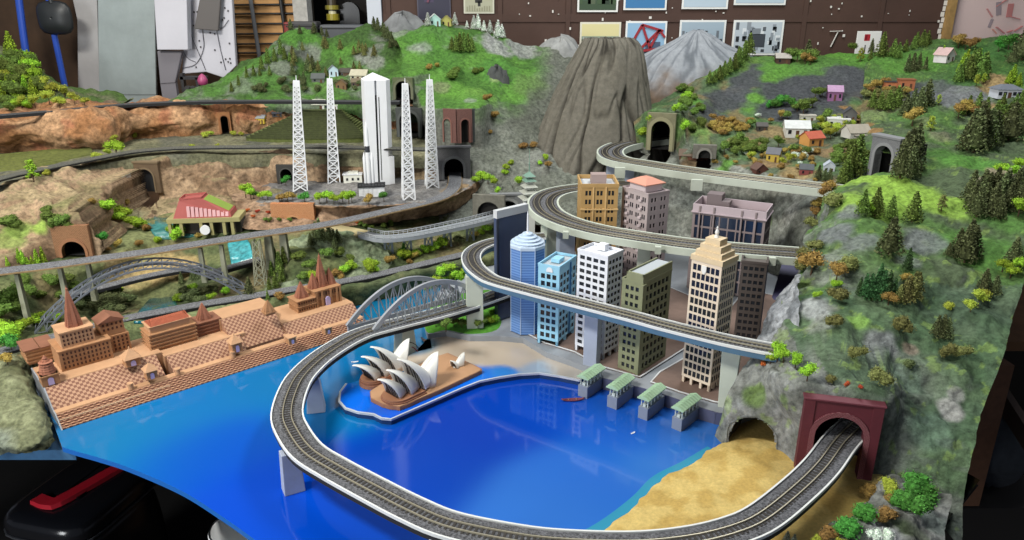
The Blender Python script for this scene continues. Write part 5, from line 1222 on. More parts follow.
# dark taupe block beside the cream tower
a_, b_ = P(742, 262, 1.80), P(768, 260, 1.78); zt = a_.z
T, f = sub_tower('office_block', 'dark taupe block half hidden behind the cream tower', a_, Vector((b_.x, b_.y, zt)), .08, zt, mat('dark_taupe', '#4d4541', rough=.7, var=.05), M_glass, dict(nc=4, nr=12, fw=.7, fh=.55), None, dict(nc=4, nr=12, fw=.6, fh=.5), m_roof=mat('dark_roof', '#5d5752', rough=.7))
# pagoda
c = drop(P(529, 212, 2.6).x, 2.6); T = thing('pagoda', 'small white pagoda with green spire behind the upper viaduct', 'pagoda', c)
M_pag = mat('pagoda_white', '#cfd0c8', rough=.7); M_pgr = mat('pagoda_green', '#6f8f80', rough=.7); M_pgl = mat('pagoda_roof', '#a9aca2', rough=.7)
zb = P(529, 199, 2.6).z-c.z; ztop = P(529, 149, 2.6).z-c.z
q = MB(); q.box(-.017, .017, -.017, .017, -.01, zb); q.build('base_storey', M_pag, T, rz=.3)
dz = (P(529, 176, 2.6).z-c.z-zb)/4
for k in range(4):
    s = 1-k*.12; q = MB(); q.box(-.012*s, .012*s, -.012*s, .012*s, 0, dz); q.build('storey', M_pag, T, loc=(0, 0, zb+k*dz), rz=.3)
    q = MB(); q.frus(0, 0, 0, .003, .034*s, .034*s, .030*s, .030*s); q.frus(0, 0, .003, dz*.55, .030*s, .030*s, .012*s, .012*s); q.build('eaves_roof', M_pgl if k < 3 else M_pgr, T, loc=(0, 0, zb+k*dz+dz*.2), rz=.3)
q = MB(); q.frus(0, 0, 0, .016, .019, .019, .002, .002); q.build('top_roof', M_pgr, T, loc=(0, 0, zb+4*dz), rz=.3)
q = MB(); q.lathe([(.0022, 0), (.0018, .03), (.003, .032), (.0012, .036), (.0008, ztop-zb-4*dz-.01)], 8); q.build('spire', M_pgr, T, loc=(0, 0, zb+4*dz+.012))
# ================================================================ ferry docks
M_dk = mat('dock_grey', '#7b8494', rough=.6, var=.05); M_dkr = mat('dock_green_roof', '#9dbb9c', rough=.6, var=.05); M_dkp = mat('dock_pale', '#b9c4c2', rough=.6)
names = ['nearest the white viaduct pier', 'second from the grey viaduct pier', 'third from the grey viaduct pier', 'in front of the cream tower']
names[0] = 'right beside the grey viaduct pier'
for i, (cx, cy, lx, ly, rx, ry) in enumerate(((587, 399, 577, 396, 604, 387), (616.5, 410, 606, 407, 633, 397), (647, 421, 637, 418, 664, 407), (681, 432, 670.5, 428.5, 699, 418))):
    c0, l0, r0 = G(cx, cy), G(lx, ly), G(rx, ry); v = (r0-c0); dl = v.length; rz = math.atan2(v.y, v.x); w = abs((l0-c0).dot(Vector((-v.y, v.x, 0)).normalized()))
    T = thing('ferry_dock', 'grey ferry dock with green canopy, '+names[i], 'dock', (c0.x, c0.y, 0), rz, 'ferry docks along the quay')
    q = MB(); q.box(0, dl, 0, w, -.01, .030); q.build('pontoon', M_dk, T, bevel=.0008)
    pm = MB(); pm.box(-.0011, .0011, -.0011, .0011, 0, .0225); pme = pm.mesh('post', M_dkp)
    for k in range(5):
        for yy in (.004, w-.004): put('post', pme, T, (dl*(.08+.2*k), yy, .030))
    q = MB(); q.box(.004, dl*.9, w*.35, w*.65, .030, .036); q.build('bench', M_dkp, T)
    q = MB(); h = w/2+.003; q.add([(-.003, -.003, 0), (dl, -.003, 0), (dl, h-.003, .007), (-.003, h-.003, .007), (-.003, w+.003, 0), (dl, w+.003, 0), (-.003, -.003, -.002), (dl, -.003, -.002), (-.003, w+.003, -.002), (dl, w+.003, -.002)],
        [(0, 1, 2, 3), (3, 2, 5, 4), (6, 7, 1, 0), (4, 5, 9, 8), (8, 9, 7, 6), (0, 3, 4, 8, 6), (1, 7, 9, 5, 2)])
    for k in range(9): x = dl*k/8-.0015; q.bar((x, -.003, .0005), (x, h-.003, .0075), .0012); q.bar((x, h-.003, .0075), (x, w+.003, .0005), .0012)
    q.build('canopy', M_dkr, T, loc=(0, 0, .053))
T = thing('indigo_panel', 'dark indigo board leaning on the rock behind the cream tower', 'board', P(787, 296, 1.78))
q = MB(); pp = [P(x, y, 1.80+.004*(296-y))-T.location for x, y in ((774, 300), (788, 298), (801, 264), (784, 266))]; n_ = Vector((-.2, .9, .3))*.012
q.add(pp+[p+n_ for p in pp], [(0, 1, 2, 3), (7, 6, 5, 4), (0, 4, 5, 1), (1, 5, 6, 2), (2, 6, 7, 3), (3, 7, 4, 0)]); q.build('panel', mat('indigo', '#3c3a5e', rough=.6), T)
# canoe and wires
def boat(label, x, y, L, rz, m, name='rowing_boat', z=0):
    c = G(x, y, z); q = MB(); q.smooth = True; n = 14
    for j in range(n+1):
        f = j/n*2-1; w = .16*L*(1-abs(f)**2.2); zz = .05*L*(abs(f)**3)
        for k in range(7):
            a = PI*k/6; q.v.append((f*L/2, w*.6*math.cos(a), .07*L+zz-(.07*L)*math.sin(a)*(1-.5*abs(f)**3)))
    for j in range(n):
        for k in range(6): q.f.append((j*7+k, j*7+k+1, (j+1)*7+k+1, (j+1)*7+k)); q.m.append(0)
    T = thing(name, label, 'boat', c, rz)
    o = q.build('hull', m, T); s = o.modifiers.new('s', 'SOLIDIFY'); s.thickness = .0012
    q = MB()
    for f in (-.2, .15): q.cbox(f*L, 0, .055*L, .04*L, .17*L, .008*L)
    q.build('thwart', mat('boat_wood', '#8c6a4c', rough=.8), T); return T
boat('slim dark red rowing boat floating by the first dock', 573, 400.5, .055, .1, mat('boat_red', '#6e3340', rough=.6))
boat('small white boat on the dark water behind the shell roofed hall', 355, 362, .018, .2, mat('boat_white', '#d5d8da', rough=.6))
boat('dark boat moored at the beige shore under the bowstring bridge', 427, 343, .06, -.9, mat('boat_dark', '#3d3a42', rough=.6), z=0)
T = thing('tangled_wire', 'loose black and red wires arching by the bridge pier', 'wire', G(412, 352, 0))
for col, l in (('#1c1c1e', [(393, 352, .0), (400, 346, .03), (408, 342, .045), (416, 345, .04), (420, 352, .0)]), ('#8a2430', [(408, 346, .03), (414, 348, .025), (419, 353, .01), (424, 358, 0.0)]), ('#1c1c1e', [(404, 345, .03), (409, 350, .02), (413, 356, .0)])):
    q = MB(); q.tube([Vector((p.x, p.y, max(p.z, .001)))-T.location for p in spline([G(x, y, z) for x, y, z in l], n=20)], .0012, 6); q.build('wire', mat('wire_'+col, col, rough=.4), T)
# boat-like debris in the bay
boat('tiny white boat adrift on the blue bay', 633, 433, .012, .7, mat('boat_white', '#d5d8da'))
# ================================================================ stone ghat
GO = G(63, 430, 0); gu = (G(319, 346, 0)-GO); gu.z = 0; gu.normalize(); gn = Vector((-gu.y, gu.x, 0)); g_rz = math.atan2(gu.y, gu.x)
def gl(s, d, z=0): return GO+gu*s+gn*d+Vector((0, 0, z))
def gpix(x, y, z):            # ghat coordinates of a photo point at height z
    p = G(x, y, z)-GO; return p.dot(gu), p.dot(gn)
M_ter = mat('terracotta', '#a27752', rough=.75, var=.12, vscale=60); M_terl = mat('terracotta_pale', '#b88f6b', rough=.75, var=.08); M_terd = mat('terracotta_dark', '#80543e', rough=.8, var=.1)
M_terw = mat('terracotta_window', '#4a2c20', rough=.9)
M_grey = mat('ghat_side_grey', '#8d9298', rough=.6)
def checker(name, c1, c2, sc):
    if name in MATS: return MATS[name]
    m = bpy.data.materials.new(name); m.use_nodes = True; nt = m.node_tree; b = nt.nodes['Principled BSDF']
    a = nt.nodes.new('ShaderNodeUVMap'); ck = nt.nodes.new('ShaderNodeTexChecker'); ck.inputs['Scale'].default_value = sc
    ck.inputs['Color1'].default_value = (*lin(c1), 1); ck.inputs['Color2'].default_value = (*lin(c2), 1)
    nt.links.new(a.outputs['UV'], ck.inputs['Vector']); nt.links.new(ck.outputs['Color'], b.inputs['Base Color']); b.inputs['Roughness'].default_value = .75
    MATS[name] = m; return m
M_chk = checker('checked_steps', '#ad8669', '#78503e', 150)
ghat = thing('stone_ghat', 'long brown stepped ghat terrace along the left lakeside', 'ghat', GO, g_rz)
SL_ = .80
def strip(name, prof, s0, s1, m, parent=ghat, n=1, steps=0):
    """extrude a (d, z) profile along the quay, closed underneath; uv in metres for the checker"""
    q = MB(); pr = []
    if steps:
        (d0, za), (d1, zb) = prof
        for k in range(steps): pr += [(d0+(d1-d0)*k/steps, za+(zb-za)*(k+1)/steps), (d0+(d1-d0)*(k+1)/steps, za+(zb-za)*(k+1)/steps)]
        pr = [(d0, za)]+pr
    else: pr = list(prof)
    base = [(pr[-1][0], min(-.002, pr[0][1]-.0)), (pr[0][0], min(-.002, pr[0][1]))]
    L = pr+base; n_ = len(L)
    q.v = [(s0, d, z) for d, z in L]+[(s1, d, z) for d, z in L]
    for i in range(n_): q.f.append((i, n_+i, n_+(i+1) % n_, (i+1) % n_)); q.m.append(0)
    q.f += [tuple(range(n_)), tuple(range(2*n_-1, n_-1, -1))]; q.m += [0, 0]
    o = q.build(name, m, parent)
    uv = o.data.uv_layers.new(name='UVMap'); acc = [0]
    for a, b in zip(L, L[1:]): acc.append(acc[-1]+math.hypot(b[0]-a[0], b[1]-a[1]))
    for p in o.data.polygons:
        for li in p.loop_indices:
            v = o.data.vertices[o.data.loops[li].vertex_index].co; i = o.data.loops[li].vertex_index % n_
            uv.data[li].uv = (v.x, acc[i])
    return o
# lower steps, walkway, upper slope, platform
strip('lower_steps', [(0, 0), (.040, .022)], 0, SL_, M_chk, steps=7)
strip('walkway', [(.0405, .022), (.0415, .0245), (.060, .0245)], 0, SL_, M_terl)
strip('upper_slope', [(.0605, .0245), (.115, .062)], 0, .245, M_chk)
strip('upper_slope', [(.0605, .0245), (.100, .055)], .265, .455, M_chk)
strip('platform', [(.1155, .062), (.1165, .064), (.235, .064)], 0, .26, M_terl)
strip('platform', [(.1005, .055), (.1015, .057), (.225, .057)], .2605, .47, M_terl)
strip('great_slope', [(.075, .0245), (.150, .090)], .43, .575, M_chk)
strip('great_terrace', [(.1505, .090), (.1515, .092), (.225, .092)], .425, .575, M_terl)
strip('upper_slope', [(.0605, .0245), (.095, .052)], .5755, SL_, M_chk)
strip('platform', [(.0955, .052), (.0965, .054), (.215, .054)], .5755, SL_, M_terl)
sd = MB(); pr = [(0, 0), (.0405, .024), (.06, .026), (.115, .063), (.235, .065), (.235, -.004), (0, -.004)]
sd.add([(-.003, d, z) for d, z in pr]+[(-.0002, d, z) for d, z in pr], [tuple(range(7)), tuple(range(13, 6, -1))]+[(i, 7+i, 7+(i+1) % 7, (i+1) % 7) for i in range(7)]); sd.build('end_wall', M_grey, ghat)
for s in (.27, .41, .56, .16):
    q = MB(); q.lathe([(.0065, 0), (.0065, .012), (.0075, .013), (.0075, .016)], 12); q.build('bollard', M_terl, ghat, loc=(s, .045, .0245))
q = MB(); q.box(0, .24, .020, .0215, .0135, .0155); q.build('step_edge', mat('pale_edge', '#d9bb98', rough=.7), ghat)
def gthing(name, label, cat, x, y, z, group=None, dd=0):
    s, d = gpix(x, y, z); p = gl(s, d+dd, z); return thing(name, label, cat, p, g_rz, group)
gwin = {}
def winrow(T, x0, x1, y, z0, z1, nx, nz, w, h, m=M_terw, side=None, y1=None):
    """small dark openings on a front (side None) or right side wall"""
    k = (w, h, m.name, side)
    if k not in gwin:
        q = MB()
        if side: q.box(-.0005, .0009, -w/2, w/2, -h/2, h/2)
        else: q.box(-w/2, w/2, -.0009, .0005, -h/2, h/2)
        gwin[k] = q.mesh('opening', m)
    for r in range(nz):
        for c in range(nx):
            f = (c+.5)/nx; z = z0+(z1-z0)*(r+.5)/nz
            if side: put('opening', gwin[k], T, (x0, y+(y1-y)*f, z))
            else: put('opening', gwin[k], T, (x0+(x1-x0)*f, y, z))
def shikhara(q, cx, cy, z0, h, r, n=14, ribs=True):
    """ribbed curvilinear temple spire"""
    for k in range(n):
        f0, f1 = k/n, (k+1)/n; g = lambda f: r*(1-f**1.12)*.98+.0014
        a = g(f0); b = g(f1)
        q.frus(cx, cy, z0+h*f0, z0+h*(f0+.7/n), a, a, a*.97, a*.97); q.frus(cx, cy, z0+h*(f0+.7/n), z0+h*f1, a*.9, a*.9, b*.95, b*.95)
        if ribs and a > .004:
            for dx, dy in ((1, 0), (-1, 0), (0, 1), (0, -1)): q.frus(cx+dx*a, cy+dy*a, z0+h*f0, z0+h*f1, a*.3 if dy else a*.12, a*.3 if dx else a*.12, b*.28 if dy else b*.1, b*.28 if dx else b*.1, ox=dx*(b-a), oy=dy*(b-a))
    q.lathe([(r*.16, 0), (r*.2, h*.03), (r*.06, h*.06), (r*.03, h*.12)], 8, cx, cy, z0+h*.985)
M_spi = mat('spire_brown', '#945f48', rough=.8, var=.12, vscale=60)
M_lav = mat('lavender_door', '#b7a9d0', rough=.6)
PZ = .064
# a. tall spire temple block at the left
T = gthing('temple', 'brown temple with tall spire on stacked window blocks, at the ghat left end', 'temple', 91, 364, PZ)
q = MB(); q.box(-.062, .052, 0, .09, 0, .052); q.box(-.064, .054, -.002, .092, .050, .053); q.build('lower_block', M_ter, T); winrow(T, -.058, .048, 0, .004, .048, 12, 4, .0036, .0062); winrow(T, .052, 0, 0, .004, .048, 6, 4, .0036, .0062, side=1, y1=.09)
q = MB(); q.box(-.050, .022, .01, .075, .053, .092); q.box(-.052, .024, .008, .077, .090, .094); q.build('middle_block', M_terl, T); winrow(T, -.048, .02, .01, .057, .088, 8, 3, .0035, .0062); winrow(T, .022, 0, .012, .057, .088, 5, 3, .0035, .0062, side=1, y1=.073)
q = MB(); shikhara(q, -.010, .042, .094, .092, .0155, n=18); q.build('spire', M_spi, T)
# b. gabled block
T = gthing('temple_hall', 'brown gabled hall with rows of openings beside the tall spire temple', 'building', 119, 355, PZ)
q = MB(); q.box(-.026, .036, .02, .08, 0, .046); q.build('lower_block', M_ter, T); winrow(T, -.024, .034, .02, .004, .044, 6, 4, .0042, .0062)
winrow(T, .036, 0, .022, .004, .044, 5, 4, .0042, .0062, side=1, y1=.078)
q = MB(); q.box(-.025, .030, .025, .075, .046, .084); q.build('upper_block', M_ter, T); winrow(T, -.022, .028, .025, .058, .082, 5, 2, .0042, .006)
q = MB(); q.add([(-.029, .022, .083), (.034, .022, .083), (.034, .078, .083), (-.029, .078, .083), (.0025, .022, .098), (.0025, .078, .098)], [(3, 2, 1, 0), (0, 1, 4), (2, 3, 5), (1, 2, 5, 4), (3, 0, 4, 5)]); q.build('gable_roof', M_terd, T)
# c. low shelved building at the far left
T = gthing('shelved_building', 'low brown building of stacked flat ledges at the ghat corner', 'building', 40, 364, PZ, dd=.0)
q = MB()
for k in range(4): q.box(-.022, .034, .0, .07, .004+k*.009, .009+k*.009); q.box(-.025, .037, -.003, .073, .009+k*.009, .0125+k*.009)
q.build('ledges', M_ter, T)
q = MB(); q.box(-.028, .006, -.004, .074, .0405, .0435); q.box(.008, .040, -.004, .074, .040, .0425); q.build('flat_roof', M_terd, T)
def shrine(label, x, y, w, hb, hs, dome=False, door=True, z=PZ, grp=None, dd=0, wallm=M_ter):
    T = gthing('shrine', label, 'shrine', x, y, z, grp, dd)
    q = MB(); q.box(-w/2, w/2, 0, w, 0, hb); q.box(-w/2-.0025, w/2+.0025, -.0025, w+.0025, hb-.003, hb); q.build('cella', wallm, T)
    q = MB()
    if dome:
        for k in range(5):
            q.lathe([(w*.46*(1-k*.02), 0), (w*.5*(1-(k/6)**1.6), hs*.04), (w*.48*(1-((k+1)/6)**1.6), hs*.17)], 12, 0, w/2, hb+hs*.17*k)
        for k in range(8): a = k*PI/4; q.frus(w*.42*math.cos(a), w/2+w*.42*math.sin(a), hb, hb+hs*.8, .003, .003, .0012, .0012, ox=-w*.22*math.cos(a), oy=-w*.22*math.sin(a))
        q.lathe([(w*.13, 0), (w*.16, .003), (.001, hs*.25)], 8, 0, w/2, hb+hs*.83)
    else: shikhara(q, 0, w/2, hb, hs, w*.48, n=8)
    q.build('spire', M_spi if dome else wallm, T)
    if door:
        q = MB(); a_ = archpts(w*.34, hb*.72, 8); q.add([(xx, -.0012, zz+.001) for xx, zz in a_], [tuple(range(len(a_)))]); q.add([(xx, -.0003, zz+.001) for xx, zz in a_], [tuple(range(len(a_)-1, -1, -1))]); q.build('doorway', M_lav, T)
    return T
def kiosk(label, x, y, w, hb, hr, z, flat=False, grp=None, dd=0):
    T = gthing('kiosk', label, 'kiosk', x, y, z, grp, dd)
    q = MB(); q.box(-w/2, w/2, 0, w, 0, hb); q.box(-w/2-.001, w/2+.001, -.001, w+.001, 0, .002); q.build('body', M_ter, T)
    q = MB()
    if flat: q.box(-w/2-.002, w/2+.002, -.002, w+.002, hb, hb+.003)
    else:
        for k in range(4): a = (w/2+.004)*(1-k*.25); b = (w/2+.004)*(1-(k+.85)*.25); q.frus(0, w/2, hb+hr*k/4, hb+hr*(k+1)/4, a, a, b, b)
        q.lathe([(.0015, 0), (.002, .002), (.0004, .006)], 8, 0, w/2, hb+hr)
    q.build('roof', M_terl, T)
    q = MB(); a_ = archpts(w*.36, hb*.7, 8); q.add([(xx, -.0012, zz+.001) for xx, zz in a_], [tuple(range(len(a_)))]); q.add([(xx, -.0003, zz+.001) for xx, zz in a_], [tuple(range(len(a_)-1, -1, -1))]); q.build('doorway', M_lav, T)
    winrow(T, w/2+.0, 0, .002, hb*.2, hb*.85, 2, 1, .0045, hb*.45, side=1, y1=w-.002)
shrine('domed brown shrine with lavender door at the left end of the ghat', 52, 385, .036, .026, .04, dome=True, z=.062)
kiosk('brown kiosk with stepped pyramid roof on the ghat platform edge', 134, 366, .032, .020, .022, .062)
kiosk('brown kiosk with pyramid roof and lavender arch, lower down on the steps', 153, 379, .024, .022, .018, .036)
kiosk('brown corner kiosk with pyramid roof at the middle of the ghat', 238, 352, .026, .026, .018, .036)
kiosk('small flat roofed brown kiosk left of the bridge end', 293, 344, .020, .017, .0, .032, flat=True)
kiosk('small flat roofed brown kiosk nearest the bowstring bridge', 329, 334, .020, .017, .0, .032, flat=True)
# long layered hall with red tiled roof
T = gthing('temple_hall', 'long layered brown hall with red tiled roof on the ghat', 'building', 175, 348, .057, dd=.012)
q = MB()
for k in range(5): q.box(-.052, .062, .0, .062, .0+k*.0095, .007+k*.0095); q.box(-.055, .065, -.003, .065, .007+k*.0095, .0095+k*.0095)
q.build('storeys', M_ter, T)
q = MB(); q.box(-.046, .054, .008, .056, .0475, .064); q.box(-.050, .058, .004, .06, .064, .0655); q.build('roof_house', M_terl, T)
M_tile = checker('red_tiles', '#a5573a', '#7c3a26', 150)
q = MB()
for k in range(7): q.frus(.004, .032, .0655+k*.0012, .0667+k*.0012, .048-k*.0012, .026-k*.003, .048-k*.0012, .0255-k*.003)
for k in range(16): q.frus(-.042+k*.0062, .032, .0655, .0755, .0011, .025, .0009, .006)
q.build('tiled_roof', mat('red_tile', '#9a5238', rough=.8, var=.2, vscale=120), T)
# layered shrine with spire
T = gthing('temple', 'brown layered shrine with ribbed dome right of the red tiled hall', 'temple', 210, 336, .057, dd=.012)
q = MB()
for k in range(4): q.box(-.026, .038, .0, .055, k*.0095, .007+k*.0095); q.box(-.028, .040, -.002, .057, .007+k*.0095, .0095+k*.0095)
q.build('storeys', M_terd, T)
q = MB(); shikhara(q, .004, .026, .038, .042, .0150, n=11); q.build('spire', M_spi, T)
# shrine on the great terrace
shrine('brown ribbed shrine on top of the big checked slope', 271, 315, .026, .008, .030, door=False, z=.092)
# great temple at the right end
T = gthing('temple', 'largest brown temple with a tall central spire near the bowstring bridge', 'temple', 329, 306, .054, dd=.01)
q = MB(); q.box(-.092, -.036, .0, .055, 0, .034); q.box(-.095, -.034, -.003, .058, .033, .036); q.box(-.095, -.034, -.003, .058, .016, .018); q.build('porch_block', M_ter, T); winrow(T, -.09, -.038, 0, .002, .032, 7, 3, .003, .005)
q = MB(); shikhara(q, -.064, .028, .036, .044, .0145, n=11); q.build('porch_spire', M_spi, T)
q = MB(); q.box(-.034, .048, .004, .065, 0, .048); q.box(-.037, .051, .001, .068, .046, .050); q.box(-.036, .050, .002, .067, .022, .025)
for x in (-.03, -.012, .016, .036, .046): q.box(x-.003, x+.003, .0, .006, 0, .046)
q.build('main_block', M_ter, T); winrow(T, -.032, .046, .004, .028, .045, 8, 1, .0042, .011)
q = MB(); a_ = archpts(.014, .026, 8); q.add([(x+.004, -.002, z) for x, z in a_]+[(x+.004, .004, z) for x, z in a_], [tuple(range(len(a_)))]+[(i+1, i, len(a_)+i, len(a_)+i+1) for i in range(len(a_)-1)]); q.build('doorway', M_lav, T)
for nm, x, h, r in (('main_spire', .006, .092, .0135), ('side_spire', -.020, .044, .0125), ('side_spire', .034, .046, .0125)):
    q = MB(); shikhara(q, x, .036, .050, h, r, n=12); q.build(nm, M_spi, T)
# ================================================================ shell roofed opera hall
M_shell = mat('shell_white', '#dcdcd6', rough=.45, var=.02); M_pod = mat('podium_brown', '#93664a', rough=.7, var=.05); M_podt = mat('podium_top', '#a57e5c', rough=.7, var=.05)
M_rib = mat('rib_dark', '#3a3330', rough=.6)
oa = Vector((-.69, -.724, 0)); ob = Vector((-oa.y, oa.x, 0))     # oa: towards the tips, ob: sideways (towards the camera right)
O0 = G(400, 398, .03); O0.z = .014
op = thing('opera_house', 'white shell roofed performance hall on a brown podium', 'opera house', O0, math.atan2(oa.y, oa.x))
# local x = towards tips, local y = left of that (away from camera right)
def podium(pts, z0, z1, nm, m):
    q = MB(); q.prism(pts, z0, z1); return q.build(nm, m, op, bevel=.001)
def oloc(x, y, z=.014):
    d = G(x, y, z)-O0; return (d.dot(oa), d.dot(Vector((-oa.y, oa.x, 0))))
front = [oloc(*p) for p in ((400, 411), (440, 394), (482, 374), (482, 372), (448, 356), (430, 362), (415, 370), (378, 390), (370, 395), (371, 402), (383, 408))]
podium(front, 0, .010, 'podium', M_pod)
podium([(x*.98, y*.98) for x, y in front], .010, .012, 'podium_deck', M_podt)
def lobe(cx, cy, r, L, z1, nm):
    pts = [(cx+r*.9*math.cos(a)*1.1, cy+r*math.sin(a)) for a in [PI/2-PI*k/16 for k in range(17)]]+[(cx-L, cy-r), (cx-L, cy+r)]
    for k in range(3):
        q = MB(); q.prism([(cx+(x-cx)*(1-.05*k), cy+(y-cy)*(1-.07*k)) for x, y in pts], .001 if k == 0 else .010+.005*(k-1), .010+.005*k+(z1 if k == 2 else 0)); q.build(nm, M_pod if k != 1 else M_terd, op)
fx, fy = oloc(396, 402, .014); rx_, ry_ = oloc(372, 384, .014)
lobe(fx-.006, fy, .042, .06, .0, 'hall_base'); lobe(rx_-.004, ry_, .034, .06, .0, 'hall_base')
def shell(cx, cy, z0, L, w, h, over, facing=1):
    """two curved sails meeting in a ridge that ends in a pointed tip; open mouth towards +x*facing"""
    q = MB(); q.smooth = True; NR, NT = 14, 9
    for side in (-1, 1):
        o = len(q.v)
        for i in range(NR+1):
            s = i/NR
            rx = -L+(L+over)*s**1.05; rz = h*math.sin(s*1.25)/math.sin(1.25)
            fx_ = -L+(L*.92)*s; fy_ = side*w*.5*(s**.6)
            for j in range(NT+1):
                t = j/NT; bul = math.sin(t*PI)*.26*w*s**.5
                x = rx*(1-t)**1.25+fx_*(1-(1-t)**1.25); y = fy_*t+side*bul*.45; z = rz*(1-t**1.5)
                q.v.append((cx+facing*x, cy+y, z0+z))
        for i in range(NR):
            for j in range(NT):
                a, b, c, d = o+i*(NT+1)+j, o+i*(NT+1)+j+1, o+(i+1)*(NT+1)+j+1, o+(i+1)*(NT+1)+j
                q.f.append((a, b, c, d) if side*facing > 0 else (d, c, b, a)); q.m.append(0)
    sh = q.build('shell', M_shell, op); sm = sh.modifiers.new('s', 'SOLIDIFY'); sm.thickness = .0016; sm.offset = 1
    # ribbed glass in the mouth
    g = MB(); n = 9
    for k in range(n):
        f = -1+2*(k+.5)/n; y = f*w*.44; hh = h*.86*math.cos(f*PI/2*.92)**.9
        g.bar((cx+facing*(over*.05-.004), cy+y, z0), (cx+facing*(over*.62*(1-abs(f))-.004), cy+y*.85, z0+hh*.92), .0016)
    gl_ = MB(); gl_.add([(cx+facing*(-.006), cy-w*.44, z0), (cx+facing*(-.006), cy+w*.44, z0), (cx+facing*(over*.55-.008), cy, z0+h*.86)], [(0, 1, 2), (2, 1, 0)])
    gl_.build('mouth_glass', mat('mouth_glass', '#c6c4bf', rough=.3), sh); g.build('mouth_ribs', M_rib, sh)
    return sh
shell(fx+.012, fy, .022, .05, .056, .056, .036)
shell(fx-.018, fy, .022, .06, .066, .070, .040)
shell(fx-.056, fy, .022, .06, .074, .086, .046)
shell(fx-.100, fy, .014, .05, .064, .070, .034, -1)
shell(rx_+.010, ry_, .020, .05, .050, .050, .042)
shell(rx_-.018, ry_, .020, .055, .056, .064, .044)
shell(rx_-.052, ry_, .020, .055, .062, .080, .050)
shell(rx_-.090, ry_, .014, .045, .055, .068, .032, -1)
sx, sy = oloc(456, 371, .014)
shell(sx+.008, sy, .012, .022, .026, .024, .010); shell(sx-.018, sy, .012, .026, .026, .030, .012, -1)
# ================================================================ bowstring bridge
M_sil = mat('silver_steel', '#a3a8ae', rough=.4, metal=.35)
bs = thing('bowstring_bridge', 'silver bowstring arch bridge over the lakeside viaduct', 'bridge', G(430, 316, z1))
bl_ = bs.location
A0, A1 = G(374, 332, z1), G(484, 299, z1); ud = (A1-A0); Lb = ud.length; ud.normalize(); pd = Vector((-ud.y, ud.x, 0))
for k, sh_ in ((0, 0), (1, -.040)):
    o_ = A0+pd*(.066*k)+ud*sh_-bl_; q = MB(); hh = .086; n = 40
    top = [o_+ud*(Lb*i/n)+Vector((0, 0, hh*4*(i/n)*(1-i/n)+.004)) for i in range(n+1)]
    q.sweep(top, [(-.004, -.006), (.004, -.006), (.004, .006), (-.004, .006)]); ar = q.build('arch_rib', M_sil, bs)
    q = MB(); q.sweep([o_, o_+ud*Lb], [(-.004, -.010), (.004, -.010), (.004, .004), (-.004, .004)]); q.build('bottom_chord', M_sil, bs)
    ym = MB(); m_ = 15
    zt_ = lambda f: hh*4*f*(1-f)
    for i in range(1, m_):
        f = i/m_; p = o_+ud*(Lb*f); ym.bar(p, p+Vector((0, 0, zt_(f))), .003)
        f2 = (i+1)/m_; p2 = o_+ud*(Lb*f2)
        if i < m_-1: ym.bar(p+Vector((0, 0, zt_(f))), p2, .0026); ym.bar(p, p2+Vector((0, 0, zt_(f2))), .0026) if i > 4 else 0
    ym.build('hanger_lattice', M_sil, ar)
# ================================================================ steel arch under the trestle railway
M_arch = mat('arch_grey', '#757b84', rough=.5, metal=.2)
Pa, Pb = G(40, 328, .055), G(249, 292, .055); ud = Pb-Pa; La = ud.length; ud.normalize(); pd = Vector((-ud.y, ud.x, 0))
sa = thing('steel_arch', 'long grey latticed steel arch below the trestle railway', 'bridge', Pa+ud*(La/2)); sl_ = sa.location
def arc(f, r, sp): return Pa+ud*(La*(.5+(f-.5)*sp))+Vector((0, 0, r*4*f*(1-f)))-sl_
NS = 22
for k in (-1, 1):
    rib = MB(); spl = lambda f: pd*(k*(.020+.030*(1-4*f*(1-f))**2*.5))
    up = [arc(i/NS, .146, 1.04)+spl(i/NS) for i in range(NS+1)]; lo = [arc(i/NS, .128, .94)+spl(i/NS) for i in range(NS+1)]
    for c in (up, lo): rib.sweep(spline(c, n=60), [(-.0022, -.0022), (.0022, -.0022), (.0022, .0022), (-.0022, .0022)])
    r_ = rib.build('arch_rib', M_arch, sa)
    web = MB()
    for i in range(NS): web.bar(up[i], lo[i], .002); web.bar(lo[i], up[i+1], .002)
    web.build('web_lattice', M_arch, r_)
br = MB()
for i in range(NS+1):
    for r, sp in ((.146, 1.04), (.128, .94)):
        a = arc(i/NS, r, sp); s = pd*(.020+.030*(1-4*(i/NS)*(1-i/NS))**2*.5); br.bar(a-s, a+s, .0018)
    if i < NS:
        s = pd*.02; br.bar(arc(i/NS, .146, 1.04)-s, arc((i+1)/NS, .146, 1.04)+s, .0016)
br.build('cross_bracing', M_arch, sa)
